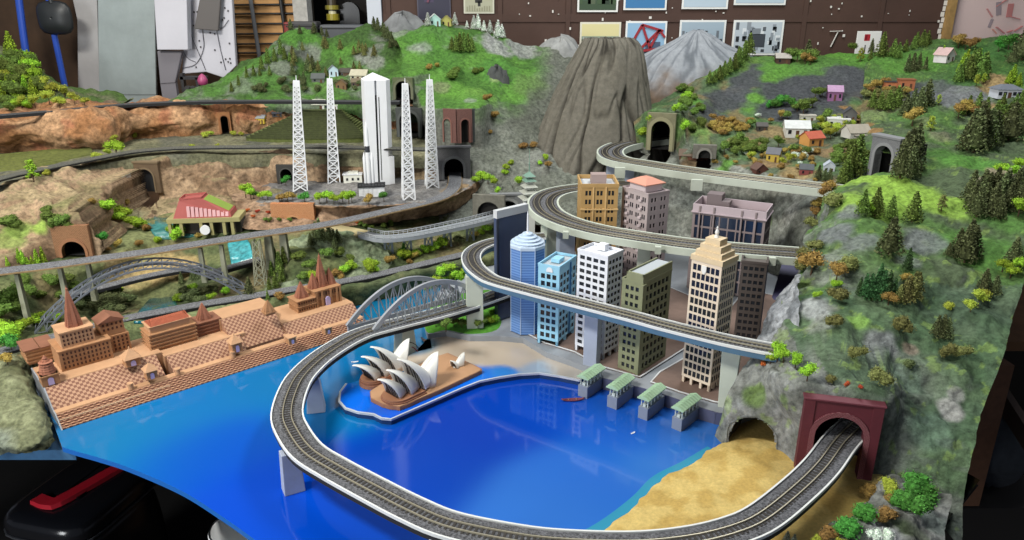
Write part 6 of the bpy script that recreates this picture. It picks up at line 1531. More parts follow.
# ================================================================ launch complex
M_lw = mat('launch_white', '#e2e4e6', rough=.55, var=.02)
def lattice_tower(label, bx, by, bw, tx, ty, tw):
    b = G(bx, by, .222); zt = P(tx, ty, b.y).z-b.z; k = mpp(b); a0, a1 = bw*k/2, tw*k/2
    T = thing('lattice_tower', label, 'tower', b, .25, 'launch pad lightning towers'); n = 17; T.rotation_euler = (0, (P(tx, ty, b.y).x-b.x)/zt, .25)
    cr = [(-1, -1), (1, -1), (1, 1), (-1, 1)]
    w = lambda f: a0+(a1-a0)*min(1, f*1.06)
    zs = [0]; 
    for i in range(n): zs.append(zs[-1]+(1-.035*i))
    zs = [z/zs[-1]*zt for z in zs]
    for sx_, sy_ in cr:
        q = MB(); q.bar((sx_*a0, sy_*a0, 0), (sx_*a1, sy_*a1, zt), .0042); q.build('leg', M_lw, T)
    q = MB()
    for i in range(n):
        r0, r1 = w(zs[i]/zt), w(zs[i+1]/zt)
        for j in range(4):
            (x0, y0), (x1, y1) = cr[j], cr[(j+1) % 4]
            q.bar((x0*r0, y0*r0, zs[i]), (x1*r1, y1*r1, zs[i+1]), .0036); q.bar((x1*r0, y1*r0, zs[i]), (x0*r1, y0*r1, zs[i+1]), .0036)
            q.bar((x0*r1, y0*r1, zs[i+1]), (x1*r1, y1*r1, zs[i+1]), .0036)
    q.build('cross_bracing', M_lw, T)
    q = MB(); q.box(-a1-.002, a1+.002, -a1-.002, a1+.002, zt-.02, zt); q.lathe([(.0016, 0), (.001, .02)], 6, 0, 0, zt); q.build('top_cap', M_lw, T)
lattice_tower('white lattice launch tower, first from the left', 300.5, 190, 13.5, 296, 81, 5)
lattice_tower('white lattice launch tower, second from the left', 334, 183, 11.5, 329.5, 79, 4.2)
lattice_tower('white lattice launch tower right of the white slab tower', 408.5, 199, 12, 405, 84, 4.4)
lattice_tower('white lattice launch tower beside the black stone portal', 432, 187, 12, 429.5, 80, 4.4)
b = G(379, 184, .222); b.y += .02; k = mpp(b); zt = P(376, 80, b.y-.02).z-b.z
T = thing('service_tower', 'tall white assembly tower with dark slit and pointed top', 'tower', b, .32)
W = 25.5*k/2; D = .04; T.rotation_euler = (0, .022, .32)
q = MB(); fp = [(-W, -D), (-.012, -D), (-.012, -D+.015), (-.004, -D+.015), (-.004, -D), (W*.62, -D), (W, -D*.4), (W, D), (-W, D)]
q.prism(fp, 0, zt); q.build('body', M_lw, T)
q = MB(); pk = [(-W, -D), (W*.62, -D), (W, -D*.4), (W, D), (-W, D)]
q.add([(x, y, 0) for x, y in pk]+[(-.006, -D*.2, .024), (-.006, D, .022)], [(0, 1, 5), (1, 2, 5), (2, 3, 6, 5), (3, 4, 6), (4, 0, 5, 6), (4, 3, 2, 1, 0)]); q.build('pointed_roof', M_lw, T, loc=(0, 0, zt))
q = MB(); q.box(-.0115, -.0045, -D+.010, -D+.0145, .01, zt-.055); q.box(.001, .004, -D-.0006, -D+.002, .02, zt-.06); q.build('slit', mat('slit_dark', '#17181a', rough=.7), T)
q = MB(); q.box(W*.6, W*1.05, -D*1.02, -D*.3, 0, .11); q.build('buttress', M_lw, T)
rk_ = G(369.5, 183, .222); pdz = P(370, 180, rk_.y).z
T = thing('launch_pedestal', 'small white launch pedestal with black top below the rocket', 'pedestal', G(372, 197, .222), .15); k = mpp(T.location)
q = MB(); w = 25*k/2; q.box(-w, w, 0, .05, 0, .036)
for x in (-.7, -.35, 0, .35, .7): q.box(w*x-.003, w*x+.003, -.002, 0, .012, .03)
q.build('walls', M_lw, T)
q = MB(); q.box(-w-.004, w+.004, -.005, .056, .036, .042); q.build('deck_top', mat('pad_black', '#232427', rough=.6), T)
q = MB()
for k2 in range(9): x = -w+2*w*k2/8; q.box(x-.0008, x+.0008, -.004, -.002, .042, .052)
q.box(-w, w, -.004, -.002, .050, .052); q.build('railing', mat('pad_black', '#232427'), T)
rz_b = .222+.042; rp = P(369.5, 180.5, G(372, 197, .222).y+.03); rtop = P(368.5, 122, rp.y).z
T = thing('rocket', 'slender white rocket with a dark band standing on the pedestal', 'rocket', (rp.x, rp.y, rz_b)); hr = rtop-rz_b
q = MB(); q.smooth = True; r = .0085; q.lathe([(r*.9, 0), (r, .004), (r, hr*.62), (r*.82, hr*.66), (r*.82, hr*.84), (r*.6, hr*.92), (.0005, hr)], 16); q.build('body', M_lw, T)
q = MB(); q.lathe([(r*1.03, 0), (r*1.03, hr*.10)], 16); q.build('dark_band', mat('band_dark', '#34363c', rough=.5), T, loc=(0, 0, hr*.52))
for s in (-1, 1):
    q = MB(); q.smooth = True; q.lathe([(.0045, 0), (.0055, .003), (.0055, hr*.42), (.0005, hr*.52)], 12); q.build('booster', M_lw, T, loc=(s*.0142, 0, 0))
T = thing('control_hut', 'small white flat roofed hut between the launch towers', 'building', G(353, 183.5, .222), .15); k = mpp(T.location); w = 18*k/2
q = MB(); q.box(-w, w, 0, .05, 0, .034); q.box(-w*.5, w*.6, .01, .04, .034, .042); q.build('walls', mat('hut_cream', '#dcdcd0', rough=.7), T)
q = MB(); q.box(-w-.003, w+.003, -.003, .053, .034, .037); q.build('roof_slab', M_lw, T)
q = MB()
q.box(-.004, .004, -.0012, .001, .012, .022); me = q.mesh('window', M_glass)
for x in (-.6, 0, .6): put('window', me, T, (w*x, 0, 0))
# ================================================================ red roofed hall by the river
c = G(213, 231, .165); T = thing('river_hall', 'hall with red sloping roof and green strips above the river', 'building', c, .12)
k = mpp(c)
M_redroof = mat('red_roof', '#a1524c', rough=.7, var=.06); M_pinkp = mat('pink_panel', '#cfa0a2', rough=.6); M_oliv = mat('olive_slab', '#9c9464', rough=.8, var=.08)
X = lambda px: (px-214)*k
q = MB(); q.box(X(171), X(241), 0, .10, .030, .045); q.build('base_slab', M_oliv, T)
for px in (173, 184, 203, 213, 225, 233): q = MB(); q.box(X(px)-.005, X(px)+.005, .002, .014, -.015, .030); q.build('pillar', M_oliv, T)
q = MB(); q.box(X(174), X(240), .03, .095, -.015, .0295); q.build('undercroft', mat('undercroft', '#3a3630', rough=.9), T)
q = MB(); q.lathe([(.016, 0), (.016, .008)], 18, 0, 0, 0); o = q.build('round_sign', M_lw, T, loc=(X(207), -.001, .006)); o.rotation_euler = (PI/2, 0, 0)
x0, x1, x2, x3 = X(179), X(192), X(233), X(206); zb, zt = .045, .102
vs = [(x0-.006, .006, zb), (x2, .006, zb), (x2, .095, zb), (x0-.006, .095, zb), (x0+.016, .022, zt), (x2-.004, .012, zb+.016), (x2-.004, .09, zb+.016), (x0+.016, .09, zt), (x3, .018, zt+.006), (x3, .09, zt+.006)]
q = MB(); q.add(vs, [(3, 2, 1, 0), (0, 1, 5, 8, 4), (2, 3, 7, 9, 6), (3, 0, 4, 7), (1, 2, 6, 5), (4, 8, 9, 7), (8, 5, 6, 9)]); q.build('red_roof', M_redroof, T)
q = MB()
for k_ in range(10):
    f = .22+.075*k_; xa = x0+(x2-x0)*f; zz = zb+(zt-zb)*(.86-.72*max(0, f-.25))*.8
    q.add([(xa, .0055, zb+.004), (xa+.010, .0055, zb+.004), (xa+.010, .0105, zz), (xa, .0105, zz), (xa, .009, zb+.004), (xa+.010, .009, zb+.004), (xa+.010, .0135, zz), (xa, .0135, zz)], [(0, 1, 2, 3), (7, 6, 5, 4), (0, 4, 5, 1), (1, 5, 6, 2), (2, 6, 7, 3), (3, 7, 4, 0)])
q.build('pink_panels', M_pinkp, T)
M_gstrip = mat('green_strip', '#8aa548', rough=.8)
q = MB()
for k_ in range(6):
    y = .024+k_*.011; a = Vector((x3+.006, y, zt+.0045)); b = Vector((x2-.008, y, zb+.0195)); q.bar(a, b, .007, h=.002)
q.build('green_strips', M_gstrip, T)
q = MB(); q.sweep([Vector(v) for v in ((x0+.018, .026, zt+.002), (x3-.002, .022, zt+.007), (x3-.002, .086, zt+.007), (x0+.018, .086, zt+.002))], [(-.002, 0), (.002, 0), (.002, .005), (-.002, .005)], closed=True); q.build('roof_rim', M_redroof, T)
# terraced field
c0 = P(305, 140, 3.05); T = thing('terraced_field', 'dark olive terraced field in curved steps before the orange cliff', 'field', (c0.x, 3.06, .355))
M_fld = mat('terrace_field', '#5f6836', rough=.95, var=.3, vscale=70, bump=.6, bscale=300); M_fl2 = mat('terrace_lip', '#3c4222', rough=.95, var=.3, vscale=70)
n = 15; zf = [P(305, 138-27*i/(n-1), 3.08+.17*i/(n-1)).z for i in range(n)]
for i in range(n):
    f = i/(n-1); y0 = 3.075+.17*f; half = .235*(1-f*.72)+.02; cx = P(305+8*f, 130, 3.1).x-c0.x
    pts = [(cx-half, .28), (cx-half*.98, y0-3.06+.03)]+[(cx-half*.9+half*1.8*j/16, y0-3.06+.022*(abs(j/8-1)**2)) for j in range(17)]+[(cx+half*.98, y0-3.06+.03), (cx+half, .28)]
    q = MB(); q.prism(pts, -.02, zf[i]-.355); reg(q.build('terrace', M_fld, T), T.location); q = MB(); q.sweep([Vector((x, y, zf[i]-.355)) for x, y in pts[1:-1]], [(-.003, -.004), (.003, -.004), (.002, .003), (-.002, .003)]); q.build('terrace_lip', M_fl2, T)
# ================================================================ little houses
def house(label, x, y, wpx, hpx, wall, roof, rz=.0, kind='gable', dep=.9, porch=False, win=2, seat=0, zoff=0):
    """x, y: photo position of the middle of the front wall's foot; wpx, hpx: wall width and wall height in photo pixels"""
    b = hit(x, y); k = mpp(b); w = wpx*k*1.12; h = hpx*k*1.15; d = w*dep
    T = thing('cottage', label, 'house', b+Vector((0, 0, -.004+zoff)), rz)
    mw = mat('house_'+wall, wall, rough=.8, var=.06); mr = mat('roof_'+roof, roof, rough=.8, var=.12, vscale=60)
    q = MB()
    if kind == 'gable':       # ridge along x
        rh = d*.36; q.box(-w/2, w/2, 0, d, 0, h); q.add([(-w/2, 0, h), (-w/2, d, h), (-w/2, d/2, h+rh), (w/2, 0, h), (w/2, d, h), (w/2, d/2, h+rh)], [(0, 2, 1), (3, 4, 5), (0, 3, 5, 2), (1, 2, 5, 4)])
    elif kind == 'front':     # gable faces the front
        rh = w*.42; q.box(-w/2, w/2, 0, d, 0, h); q.add([(-w/2, 0, h), (w/2, 0, h), (0, 0, h+rh), (-w/2, d, h), (w/2, d, h), (0, d, h+rh)], [(0, 1, 2), (4, 3, 5), (1, 4, 5, 2), (3, 0, 2, 5)])
    else: q.box(-w/2, w/2, 0, d, 0, h); rh = h*.3
    q.build('walls', mw, T)
    e = w*.07; q = MB(); t = .0022
    if kind == 'gable':
        for s in (0, 1):
            y0, y1 = (-e, d/2) if s == 0 else (d+e, d/2); z0_ = h-rh*e/(d/2)
            q.add([(-w/2-e, y0, z0_), (w/2+e, y0, z0_), (w/2+e, y1, h+rh), (-w/2-e, y1, h+rh)]+[(-w/2-e, y0, z0_+t), (w/2+e, y0, z0_+t), (w/2+e, y1, h+rh+t), (-w/2-e, y1, h+rh+t)], [(3, 2, 1, 0), (4, 5, 6, 7), (0, 1, 5, 4), (1, 2, 6, 5), (2, 3, 7, 6), (3, 0, 4, 7)])
    elif kind == 'front':
        for s in (-1, 1):
            x0 = s*(w/2+e); z0_ = h-rh*e/(w/2)
            q.add([(x0, -e, z0_), (0, -e, h+rh), (0, d+e, h+rh), (x0, d+e, z0_)]+[(x0, -e, z0_+t), (0, -e, h+rh+t), (0, d+e, h+rh+t), (x0, d+e, z0_+t)], [(3, 2, 1, 0), (4, 5, 6, 7), (0, 1, 5, 4), (1, 2, 6, 5), (2, 3, 7, 6), (3, 0, 4, 7)])
    elif kind == 'hip': q.frus(0, d/2, h, h+rh*1.6, w/2+e, d/2+e, w*.22, d*.12)
    else: q.box(-w/2-e*.6, w/2+e*.6, -e*.6, d+e*.6, h, h+.004)
    q.build('roof', mr, T)
    for i in range(win):
        xx = -w/2+w*(i+.5)/win; q = MB()
        if i == win//2 and win > 1 and porch is not None: q.box(xx-w*.07, xx+w*.07, -.0012, .001, 0, h*.7); q.build('door', mat('door_brown', '#5a3b28', rough=.8), T)
        else: q.box(xx-w*.07, xx+w*.07, -.0012, .001, h*.38, h*.75); q.build('window', M_glass, T)
    q = MB(); q.box(w/2-.001, w/2+.0012, d*.35, d*.6, h*.38, h*.75); q.build('window', M_glass, T)
    if porch:
        q = MB(); q.box(-w*.4, w*.4, -w*.28, -.001, h*.62, h*.62+.002); 
        for s in (-1, 1): q.box(s*w*.36-.0012, s*w*.36+.0012, -w*.26, -w*.26+.0024, 0, h*.62)
        q.build('porch', mr, T)
    return T
H_ = house
H_('purple two storey house on the slope below the dark rock slabs', 834.5, 101, 12, 9, '#8d5f86', '#a988a6', -.25, 'gable', 1.0, win=3)
H_('long white house with flat white roof in the middle of the village', 797, 137, 20, 9, '#d9d9d2', '#c3c6c3', -.15, 'gable', .7, win=3)
H_('small white hut behind the long white house', 808, 121, 13, 5, '#c6c3b8', '#b7b2a6', -.2, 'flat', .6)
H_('orange house with red roof below the white houses', 816, 146, 16, 8, '#d59a55', '#b25a44', .35, 'gable', .8, win=2)
H_('white stepped villa right of the village centre', 838, 128, 18, 8, '#dcdcd8', '#cfcfcb', -.3, 'flat', .8, win=3)
H_('dark gabled house attached behind the white stepped villa', 849, 124, 11, 10, '#5b5a58', '#3f4144', -.3, 'front', 1.0)
H_('white house with grey shingle roof above the lane', 860, 138, 19, 6, '#d3d0c8', '#9a9385', .15, 'gable', .8, porch=True)
H_('yellow house with grey steep roof below the culvert wood', 772, 162, 11, 8, '#c2a94a', '#5f6066', -.5, 'gable', 1.1, win=2)
H_('dark brown hut with steep roof by the viaduct edge', 762, 173, 11, 4, '#5f3a30', '#5d463c', .2, 'front', 1.0)
H_('red brown hut with dark roof near the viaduct right end', 806, 175, 11, 6, '#8f4a48', '#4c5052', -.3, 'gable', .9)
H_('pale grey gabled hut beside the red brown hut', 829, 172, 9, 6, '#c5ccd4', '#a4acb6', -.3, 'front', 1.0)
H_('small dark hut under the rock slabs at the village back', 762, 131, 9, 5, '#3f3a34', '#4e4b48', -.15, 'gable', .8)
H_('brown barn with dark roof beside the stone culvert', 688, 159, 15, 4, '#6e4432', '#5c4c3e', -.2, 'gable', .8)
H_('second brown barn joined right of the first barn', 701, 160, 9, 4, '#7a4a34', '#5f5446', -.45, 'gable', 1.0)
H_('orange ruin with dark roof block under the grey rock', 893, 91, 14, 8, '#b5714a', '#3d3a3a', -.2, 'flat', .7)
H_('lower orange ruin wall right of the dark roofed ruin', 906, 91, 13, 10, '#b06c48', '#8f5a3c', -.2, 'flat', .7)
H_('pink white cottage on the green ridge at the right', 950, 62, 13, 7, '#d6cfd0', '#c7a9a4', .55, 'front', .9)
H_('grey roofed pale house on the right hillside among trees', 1009, 98, 20, 8, '#c4c8d0', '#6b7078', -.1, 'hip', .8, win=5)
H_('dark brown chalet with pale roof on the ridge by the poster', 783, 64, 12, 6, '#4a3328', '#a8a29a', -.15, 'gable', .8)
H_('turquoise cottage with white gable on the skyline', 435, 25.5, 10, 6, '#a9d0c8', '#c8d0cc', .2, 'front', .8)
H_('yellow green cottage beside the turquoise cottage', 446, 25.5, 9, 5, '#a8a45a', '#8f8a50', -.1, 'front', .8)
H_('pale blue house with grey roof below the rear green hill', 334, 77, 8, 7, '#bcd4dc', '#6d7478', .3, 'front', 1.0)
H_('dark brown house right of the pale blue house', 345, 76, 10, 4, '#5a4636', '#4a463e', -.1, 'gable', .8)
H_('cream house with pale roof above the white tower', 358, 80, 14, 5, '#c9c6a8', '#b7b29a', -.15, 'gable', .8, win=3)
H_('small brown timber hut below the cream house, its left one', 341, 89, 9, 5, '#7a6040', '#6b5a44', 0, 'front', .9)
H_('small brown timber hut below the cream house, its right one', 356, 87, 8, 5, '#54463a', '#6f6450', 0, 'gable', .9)
H_('grey roofed hut left of the pale blue house in the rear valley', 318, 82, 11, 4, '#5f645c', '#565a58', .1, 'gable', .9)
H_('tiny yellow house with grey roof left of the terraced field', 260, 123, 8, 5, '#c6ab3c', '#8f9294', -.1, 'gable', .8)
H_('dark grey hut at the upper left edge of the terraced field', 277, 116, 8, 3, '#55565c', '#4c4d55', .1, 'gable', .9)
H_('white long house at the top of the terraced field', 321, 109, 15, 5, '#d8dad2', '#c3c4b4', -.05, 'gable', .6, win=3)
H_('white lean-to house right of the long white terrace house', 333, 109, 8, 4, '#d2d4d0', '#bcbdb0', -.05, 'gable', .8)
# ================================================================ trees and bushes
def leafmat(name, c, rnd=.3): return mat('leaf_'+name, c, rough=.85, var=.6, vscale=7, rnd=rnd, spec=.2)
LL = lambda name, c: (leafmat(name, c), leafmat(name+'_pale', tuple(min(.9, v*1.9+.012) for v in lin(c))), leafmat(name+'_deep', tuple(v*.45 for v in lin(c))))
LM = dict(dk=LL('dark', '#4c5433'), gr=LL('green', '#55682c'), br=LL('bright', '#7c9c2a'), ye=LL('yellow', '#8a9434'), ol=LL('olive', '#66683a'), bl=LL('bluegreen', '#36552f'), au=LL('autumn', '#87703a'), rd=LL('russet', '#a5522c'), em=LL('emerald', '#40722c'), gy=LL('grey', '#7d8474'), wh=LL('frosted', '#b7c4b4'))
M_trunk = mat('trunk', '#4a3826', rough=.9)
def leaf(q, p, s, rnd, mi=None):
    """one small folded leaf clump"""
    a = rnd.uniform(0, 2*PI); b = rnd.uniform(-.5, .9); u = Vector((math.cos(a)*math.cos(b), math.sin(a)*math.cos(b), math.sin(b)))
    v = u.cross(Vector((rnd.uniform(-1, 1), rnd.uniform(-1, 1), rnd.uniform(-1, 1)))).normalized(); w = u.cross(v)
    q.add([p-v*s*.6, p+u*s, p+v*s*.6, p+w*s*.45], [(0, 1, 3), (1, 2, 3), (2, 0, 3), (0, 2, 1)], rnd.choice((0, 0, 1, 1, 2)) if mi is None else mi)
def blob(q, c, r, rnd, zs=1.0):
    """small faceted core so a crown is not hollow"""
    o = len(q.v); n, m = 7, 4
    for j in range(m+1):
        f = PI*j/m
        for k in range(n):
            a = 2*PI*k/n+j*.4; rr = r*(.85+.3*rnd.random()); q.v.append((c.x+rr*math.sin(f)*math.cos(a), c.y+rr*math.sin(f)*math.sin(a), c.z+rr*zs*math.cos(f)))
    for j in range(m):
        for k in range(n): q.f.append((o+j*n+k, o+(j+1)*n+k, o+(j+1)*n+(k+1) % n, o+j*n+(k+1) % n)); q.m.append(0)
def conifer_mesh(seed, wr=.29, tiers=0, n=420):
    rnd = random.Random(seed); q = MB()
    q.lathe([(.34*wr, .10), (.62*wr, .16), (.40*wr, .45), (.16*wr, .8), (.02, .98)], 7)
    for i in range(n):
        f = (i+rnd.random())/n; z = .06+.94*f**1.15; r = wr*(1-((z-.06)/.96)**1.2)*rnd.uniform(.72, 1.05)+.01
        if tiers: r *= .62+.5*abs(math.sin(z*tiers*PI))
        a = i*2.399+rnd.uniform(-.4, .4); leaf(q, Vector((r*math.cos(a), r*math.sin(a), z+rnd.uniform(-.03, .03))), rnd.uniform(.036, .066), rnd)
    return q
def round_mesh(seed, n=430, stem=.28, flat=.85, lobes=6):
    rnd = random.Random(seed); q = MB(); cz = stem+(1-stem)*.5; R_ = (1-stem)*.52
    cs = [Vector((0, 0, cz))]+[Vector((rnd.uniform(-.6, .6)*R_*1.1, rnd.uniform(-.6, .6)*R_*1.1, cz+rnd.uniform(-.35, .4)*R_)) for _ in range(lobes)]
    for c in cs: blob(q, c, R_*.5, rnd, .85)
    for i in range(n):
        c = cs[i % len(cs)]; d = Vector((rnd.gauss(0, 1), rnd.gauss(0, 1), rnd.gauss(.15, 1))).normalized(); leaf(q, c+Vector((d.x, d.y, d.z*flat))*R_*rnd.uniform(.5, .72), rnd.uniform(.036, .062), rnd)
    return q
def sparse_mesh(seed, n=300):
    """layered twiggy tree: flat leaf pads on short arms"""
    rnd = random.Random(seed); q = MB()
    for k in range(9):
        z = .3+.68*k/8; r = .36*(1-.75*((z-.3)/.75))*rnd.uniform(.8, 1.15); a = k*2.4
        for s in (0, PI*.9):
            c = Vector((r*.6*math.cos(a+s), r*.6*math.sin(a+s), z)); blob(q, c, .09, rnd, .5)
            for i in range(n//18): d = Vector((rnd.gauss(0, 1), rnd.gauss(0, 1), rnd.gauss(0, .45))).normalized(); leaf(q, c+d*.12, rnd.uniform(.034, .055), rnd)
    return q
SHAPES = dict(con=[conifer_mesh(i) for i in range(3)], slim=[conifer_mesh(10+i, .20) for i in range(2)], tier=[conifer_mesh(20+i, .42, 4, 360) for i in range(2)], tree=[round_mesh(30+i) for i in range(3)], bush=[round_mesh(40+i, stem=.02, flat=.8) for i in range(3)], twig=[sparse_mesh(50+i) for i in range(2)])
TM = {}
def tmesh(shape, col, i):
    v = i % len(SHAPES[shape]); k = (shape, col, v)
    if k not in TM: TM[k] = SHAPES[shape][v].mesh('foliage', list(LM[col]))
    return TM[k]
tk = MB(); tk.lathe([(.035, -.05), (.028, .2), (.018, .5), (.008, .7)], 6); TRUNK = tk.mesh('trunk', M_trunk)
CNAME = dict(dk='dark green', gr='mid green', br='bright green', ye='yellow green', ol='olive brown', bl='blue green', au='autumn orange', rd='russet', em='emerald green', gy='grey green', wh='frosted grey')
SNAME = dict(con='conifer', slim='slim conifer', tier='tiered fir', tree='broadleaf tree', bush='bush', twig='twiggy tree')
ONAME = dict(con='conifer_tree', slim='conifer_tree', tier='conifer_tree', tree='leafy_tree', bush='bush', twig='leafy_tree')
ORD = ['first', 'second', 'third', 'fourth', 'fifth', 'sixth', 'seventh', 'eighth', 'ninth', 'tenth', 'eleventh', 'twelfth']
tr = random.Random(11)
def plants(shape, col, place, pts, group=None, asp=1.0):
    """pts: (x, y, height in photo pixels); one plant each, ordered left to right in the labels when they are few"""
    pts = sorted(pts); n = len(pts); noun = CNAME[col]+' '+SNAME[shape]
    for i, (x, y, hpx) in enumerate(pts):
        b = hit(x, y); h = hpx*mpp(b)*1.06
        me = tmesh(shape, col, tr.randrange(3))
        if n == 1: lab = noun+' '+place
        elif n <= 12: lab = f'{noun} {place}, {ORD[i]} from the left' if n > 2 else f'{noun} {place}, the {("left", "right")[i]} one'
        else: lab = noun+' in the clump '+place
        if len(lab.split()) > 16: print('LONG', lab)
        s = h*tr.uniform(.93, 1.07)
        o = put(ONAME[shape], me, None, b+Vector((0, 0, -.02*h)), tr.uniform(0, 6.28), (s*asp*tr.uniform(.95, 1.1), s*asp*tr.uniform(.95, 1.1), s))
        tag(o, lab, 'bush' if shape == 'bush' else 'tree', group or (noun+'s '+place if n > 1 else None))
        if shape in ('tree', 'twig') or hpx > 24: put('trunk', TRUNK, o)
def around(cx, cy, rx, ry, n, h0, h1, seed):
    r = random.Random(seed); out = []
    while len(out) < n:
        x, y = r.uniform(-1, 1), r.uniform(-1, 1)
        if x*x+y*y <= 1 and all((x-a)**2*rx*rx+(y-b)**2*ry*ry*2 > 6 for a, b in [((p[0]-cx)/rx, (p[1]-cy)/ry) for p in out][-40:]) or r.random() < .04: out.append((cx+rx*x, cy+ry*y, r.uniform(h0, h1)))
    return out
# ---- right mountain, upper
plants('con', 'dk', 'on the right hillside below the grey roofed house', around(988, 210, 34, 15, 20, 24, 34, 1))
plants('con', 'dk', 'in the group right of the grey stone portal', [(900, 178, 36), (907, 172, 40), (913, 165, 38), (903, 168, 34), (910, 178, 30), (916, 152, 26)])
plants('con', 'dk', 'in the group above the bright green meadow', [(967, 150, 32), (973, 152, 38), (980, 148, 40), (986, 146, 36), (978, 140, 36), (992, 144, 30), (970, 142, 30)])
plants('slim', 'br', 'beside the conifer group above the meadow', [(991, 144, 26)])
plants('tier', 'dk', 'at the right edge above the rocky scar', [(1008, 140, 34), (1020, 132, 24)])
plants('con', 'gr', 'behind the conifer group on the upper right', [(962, 115, 14), (968, 112, 16), (977, 113, 18), (985, 116, 18), (1000, 118, 20), (995, 122, 22)])
plants('tree', 'au', 'behind the upper right conifers', [(958, 118, 14), (966, 116, 15), (975, 118, 14)])
plants('tree', 'au', 'standing alone above the grey stone portal', [(912, 126, 18)])
plants('twig', 'ye', 'alone in grass right of the grey portal', [(930, 131, 13)])
plants('con', 'gr', 'on the bright green ledge above the cliff', [(862, 215, 24), (875, 216, 28), (890, 220, 24), (912, 222, 30)])
plants('tree', 'br', 'left on the bright green ledge', [(861, 214, 14), (871, 214, 13)])
plants('twig', 'ol', 'alone on the bright meadow', [(941, 211, 15)])
plants('con', 'dk', 'large and alone on the cliff face', [(889, 254, 36)], asp=1.25)
plants('con', 'dk', 'in the row on the middle slope', [(957, 255, 28), (964, 262, 36), (971, 258, 32), (948, 256, 14), (968, 250, 30)])
plants('slim', 'bl', 'in the dense row above the boulder', [(859, 295, 18), (864, 297, 24), (869, 299, 26), (875, 298, 28), (881, 300, 28), (887, 298, 26), (878, 291, 26), (893, 298, 20), (907, 270, 22)])
plants('con', 'ol', 'right of the blue green row', [(905, 302, 26), (912, 300, 28), (898, 304, 20), (917, 292, 20)])
plants('tree', 'au', 'around the row above the boulder', [(906, 285, 14), (888, 305, 16)])
plants('con', 'dk', 'at the right edge of the lower slope', [(1013, 262, 26), (983, 292, 24), (994, 294, 18)], asp=1.1)
plants('tree', 'br', 'at the right edge below the tiered fir', [(1002, 272, 16), (1010, 278, 14), (1018, 272, 18)])
plants('tree', 'ye', 'clustered on the lower right slope', [(970, 312, 16), (978, 306, 18), (984, 302, 16)])
plants('bush', 'ye', 'small and alone on the lower slope', [(948, 310, 10)])
plants('con', 'dk', 'in shade below the small lone bush', [(936, 336, 22), (941, 338, 24), (946, 338, 20)])
plants('bush', 'ol', 'side by side on the dark lower slope', [(945, 357, 16), (961, 359, 16)], asp=.9)
plants('tree', 'br', 'by the big right hillside clump', [(1000, 175, 14), (1010, 180, 16), (1020, 172, 14), (1018, 216, 18), (1021, 190, 12)])
plants('bush', 'ol', 'on the boulder above the maroon portal', [(902, 334, 22), (857, 360, 18), (834, 330, 18), (880, 386, 24)], asp=.85)
plants('bush', 'dk', 'in the shade right of the boulder', [(908, 368, 12)])
plants('tree', 'br', 'on the shelf left of the maroon portal', [(770, 364, 16), (777, 362, 20), (783, 363, 14), (795, 368, 16), (807, 381, 18)])
plants('bush', 'ol', 'small and round above the maroon portal', [(830, 383, 10)])
plants('bush', 'rd', 'tiny on the rocks above the maroon portal', [(846, 386, 6), (861, 390, 6), (763, 366, 6)])
plants('tree', 'au', 'at the cliff top left edge', [(823, 200, 14), (818, 212, 16), (829, 193, 14), (814, 219, 13), (811, 274, 26), (836, 282, 20)])
plants('bush', 'ol', 'at the cliff edge', [(832, 208, 18), (806, 263, 18), (803, 272, 14), (847, 272, 18), (835, 302, 20), (815, 252, 14), (812, 228, 14)])
plants('bush', 'br', 'on the cliff below the autumn trees', [(837, 288, 10), (817, 298, 8)])
# ---- village and upper right ridge
plants('con', 'gr', 'in front of the pale grey hut', [(845, 180, 24), (851, 176, 30), (856, 172, 34), (842, 185, 18), (848, 166, 26)])
plants('con', 'dk', 'in front of the red brown hut', [(818, 180, 14), (824, 181, 12), (829, 180, 12)])
plants('con', 'gr', 'on the hillside left below the ruins', [(872, 108, 18), (880, 110, 18), (888, 110, 20), (896, 108, 22)])
plants('con', 'dk', 'right of the dark rock below the ruins', [(912, 112, 22), (918, 115, 26), (926, 106, 24), (905, 116, 20)])
plants('twig', 'ye', 'right of the conifers below the ruins', [(938, 105, 10), (860, 62, 12), (924, 112, 8)])
plants('tree', 'au', 'around the orange ruins', [(876, 92, 12), (884, 88, 10), (870, 97, 10), (866, 92, 8), (906, 96, 10), (885, 96, 9)])
plants('tree', 'gr', 'around the purple house', [(803, 116, 18), (815, 100, 12), (822, 97, 10), (812, 108, 10), (797, 112, 10)])
plants('con', 'gr', 'in the bright group behind the dirt path', [(963, 78, 20), (968, 80, 24), (974, 76, 26), (980, 80, 24), (984, 73, 20), (958, 82, 18), (971, 70, 20)])
plants('con', 'br', 'in the bright group behind the dirt path', [(962, 72, 18), (977, 68, 18), (966, 66, 16)])
plants('twig', 'ye', 'below the bright group by the dirt path', [(976, 86, 10), (983, 84, 10)])
plants('slim', 'dk', 'on the ridge left of the pink cottage', [(907, 72, 16), (912, 72, 18), (918, 70, 16), (925, 70, 12)])
plants('con', 'gr', 'along the top of the right ridge', [(881, 57, 22), (893, 57, 16), (898, 58, 14), (905, 52, 12), (913, 50, 12), (916, 46, 14), (922, 47, 16), (927, 46, 14), (870, 60, 10)])
plants('slim', 'br', 'on the right ridge', [(898, 57, 12), (942, 60, 14)])
plants('con', 'dk', 'standing on the skyline before the white paper', [(871, 50, 14)], asp=.8)
plants('tree', 'gr', 'leaning on the skyline by the white paper', [(851, 52, 10)])
plants('tree', 'au', 'on the ridge right of the pink cottage', [(958, 48, 14), (965, 50, 12), (970, 52, 12), (960, 42, 10), (975, 48, 10)])
plants('tree', 'em', 'dense and round before the plastic sheet', [(998, 52, 12), (1008, 50, 16), (1014, 46, 12), (1003, 46, 12)])
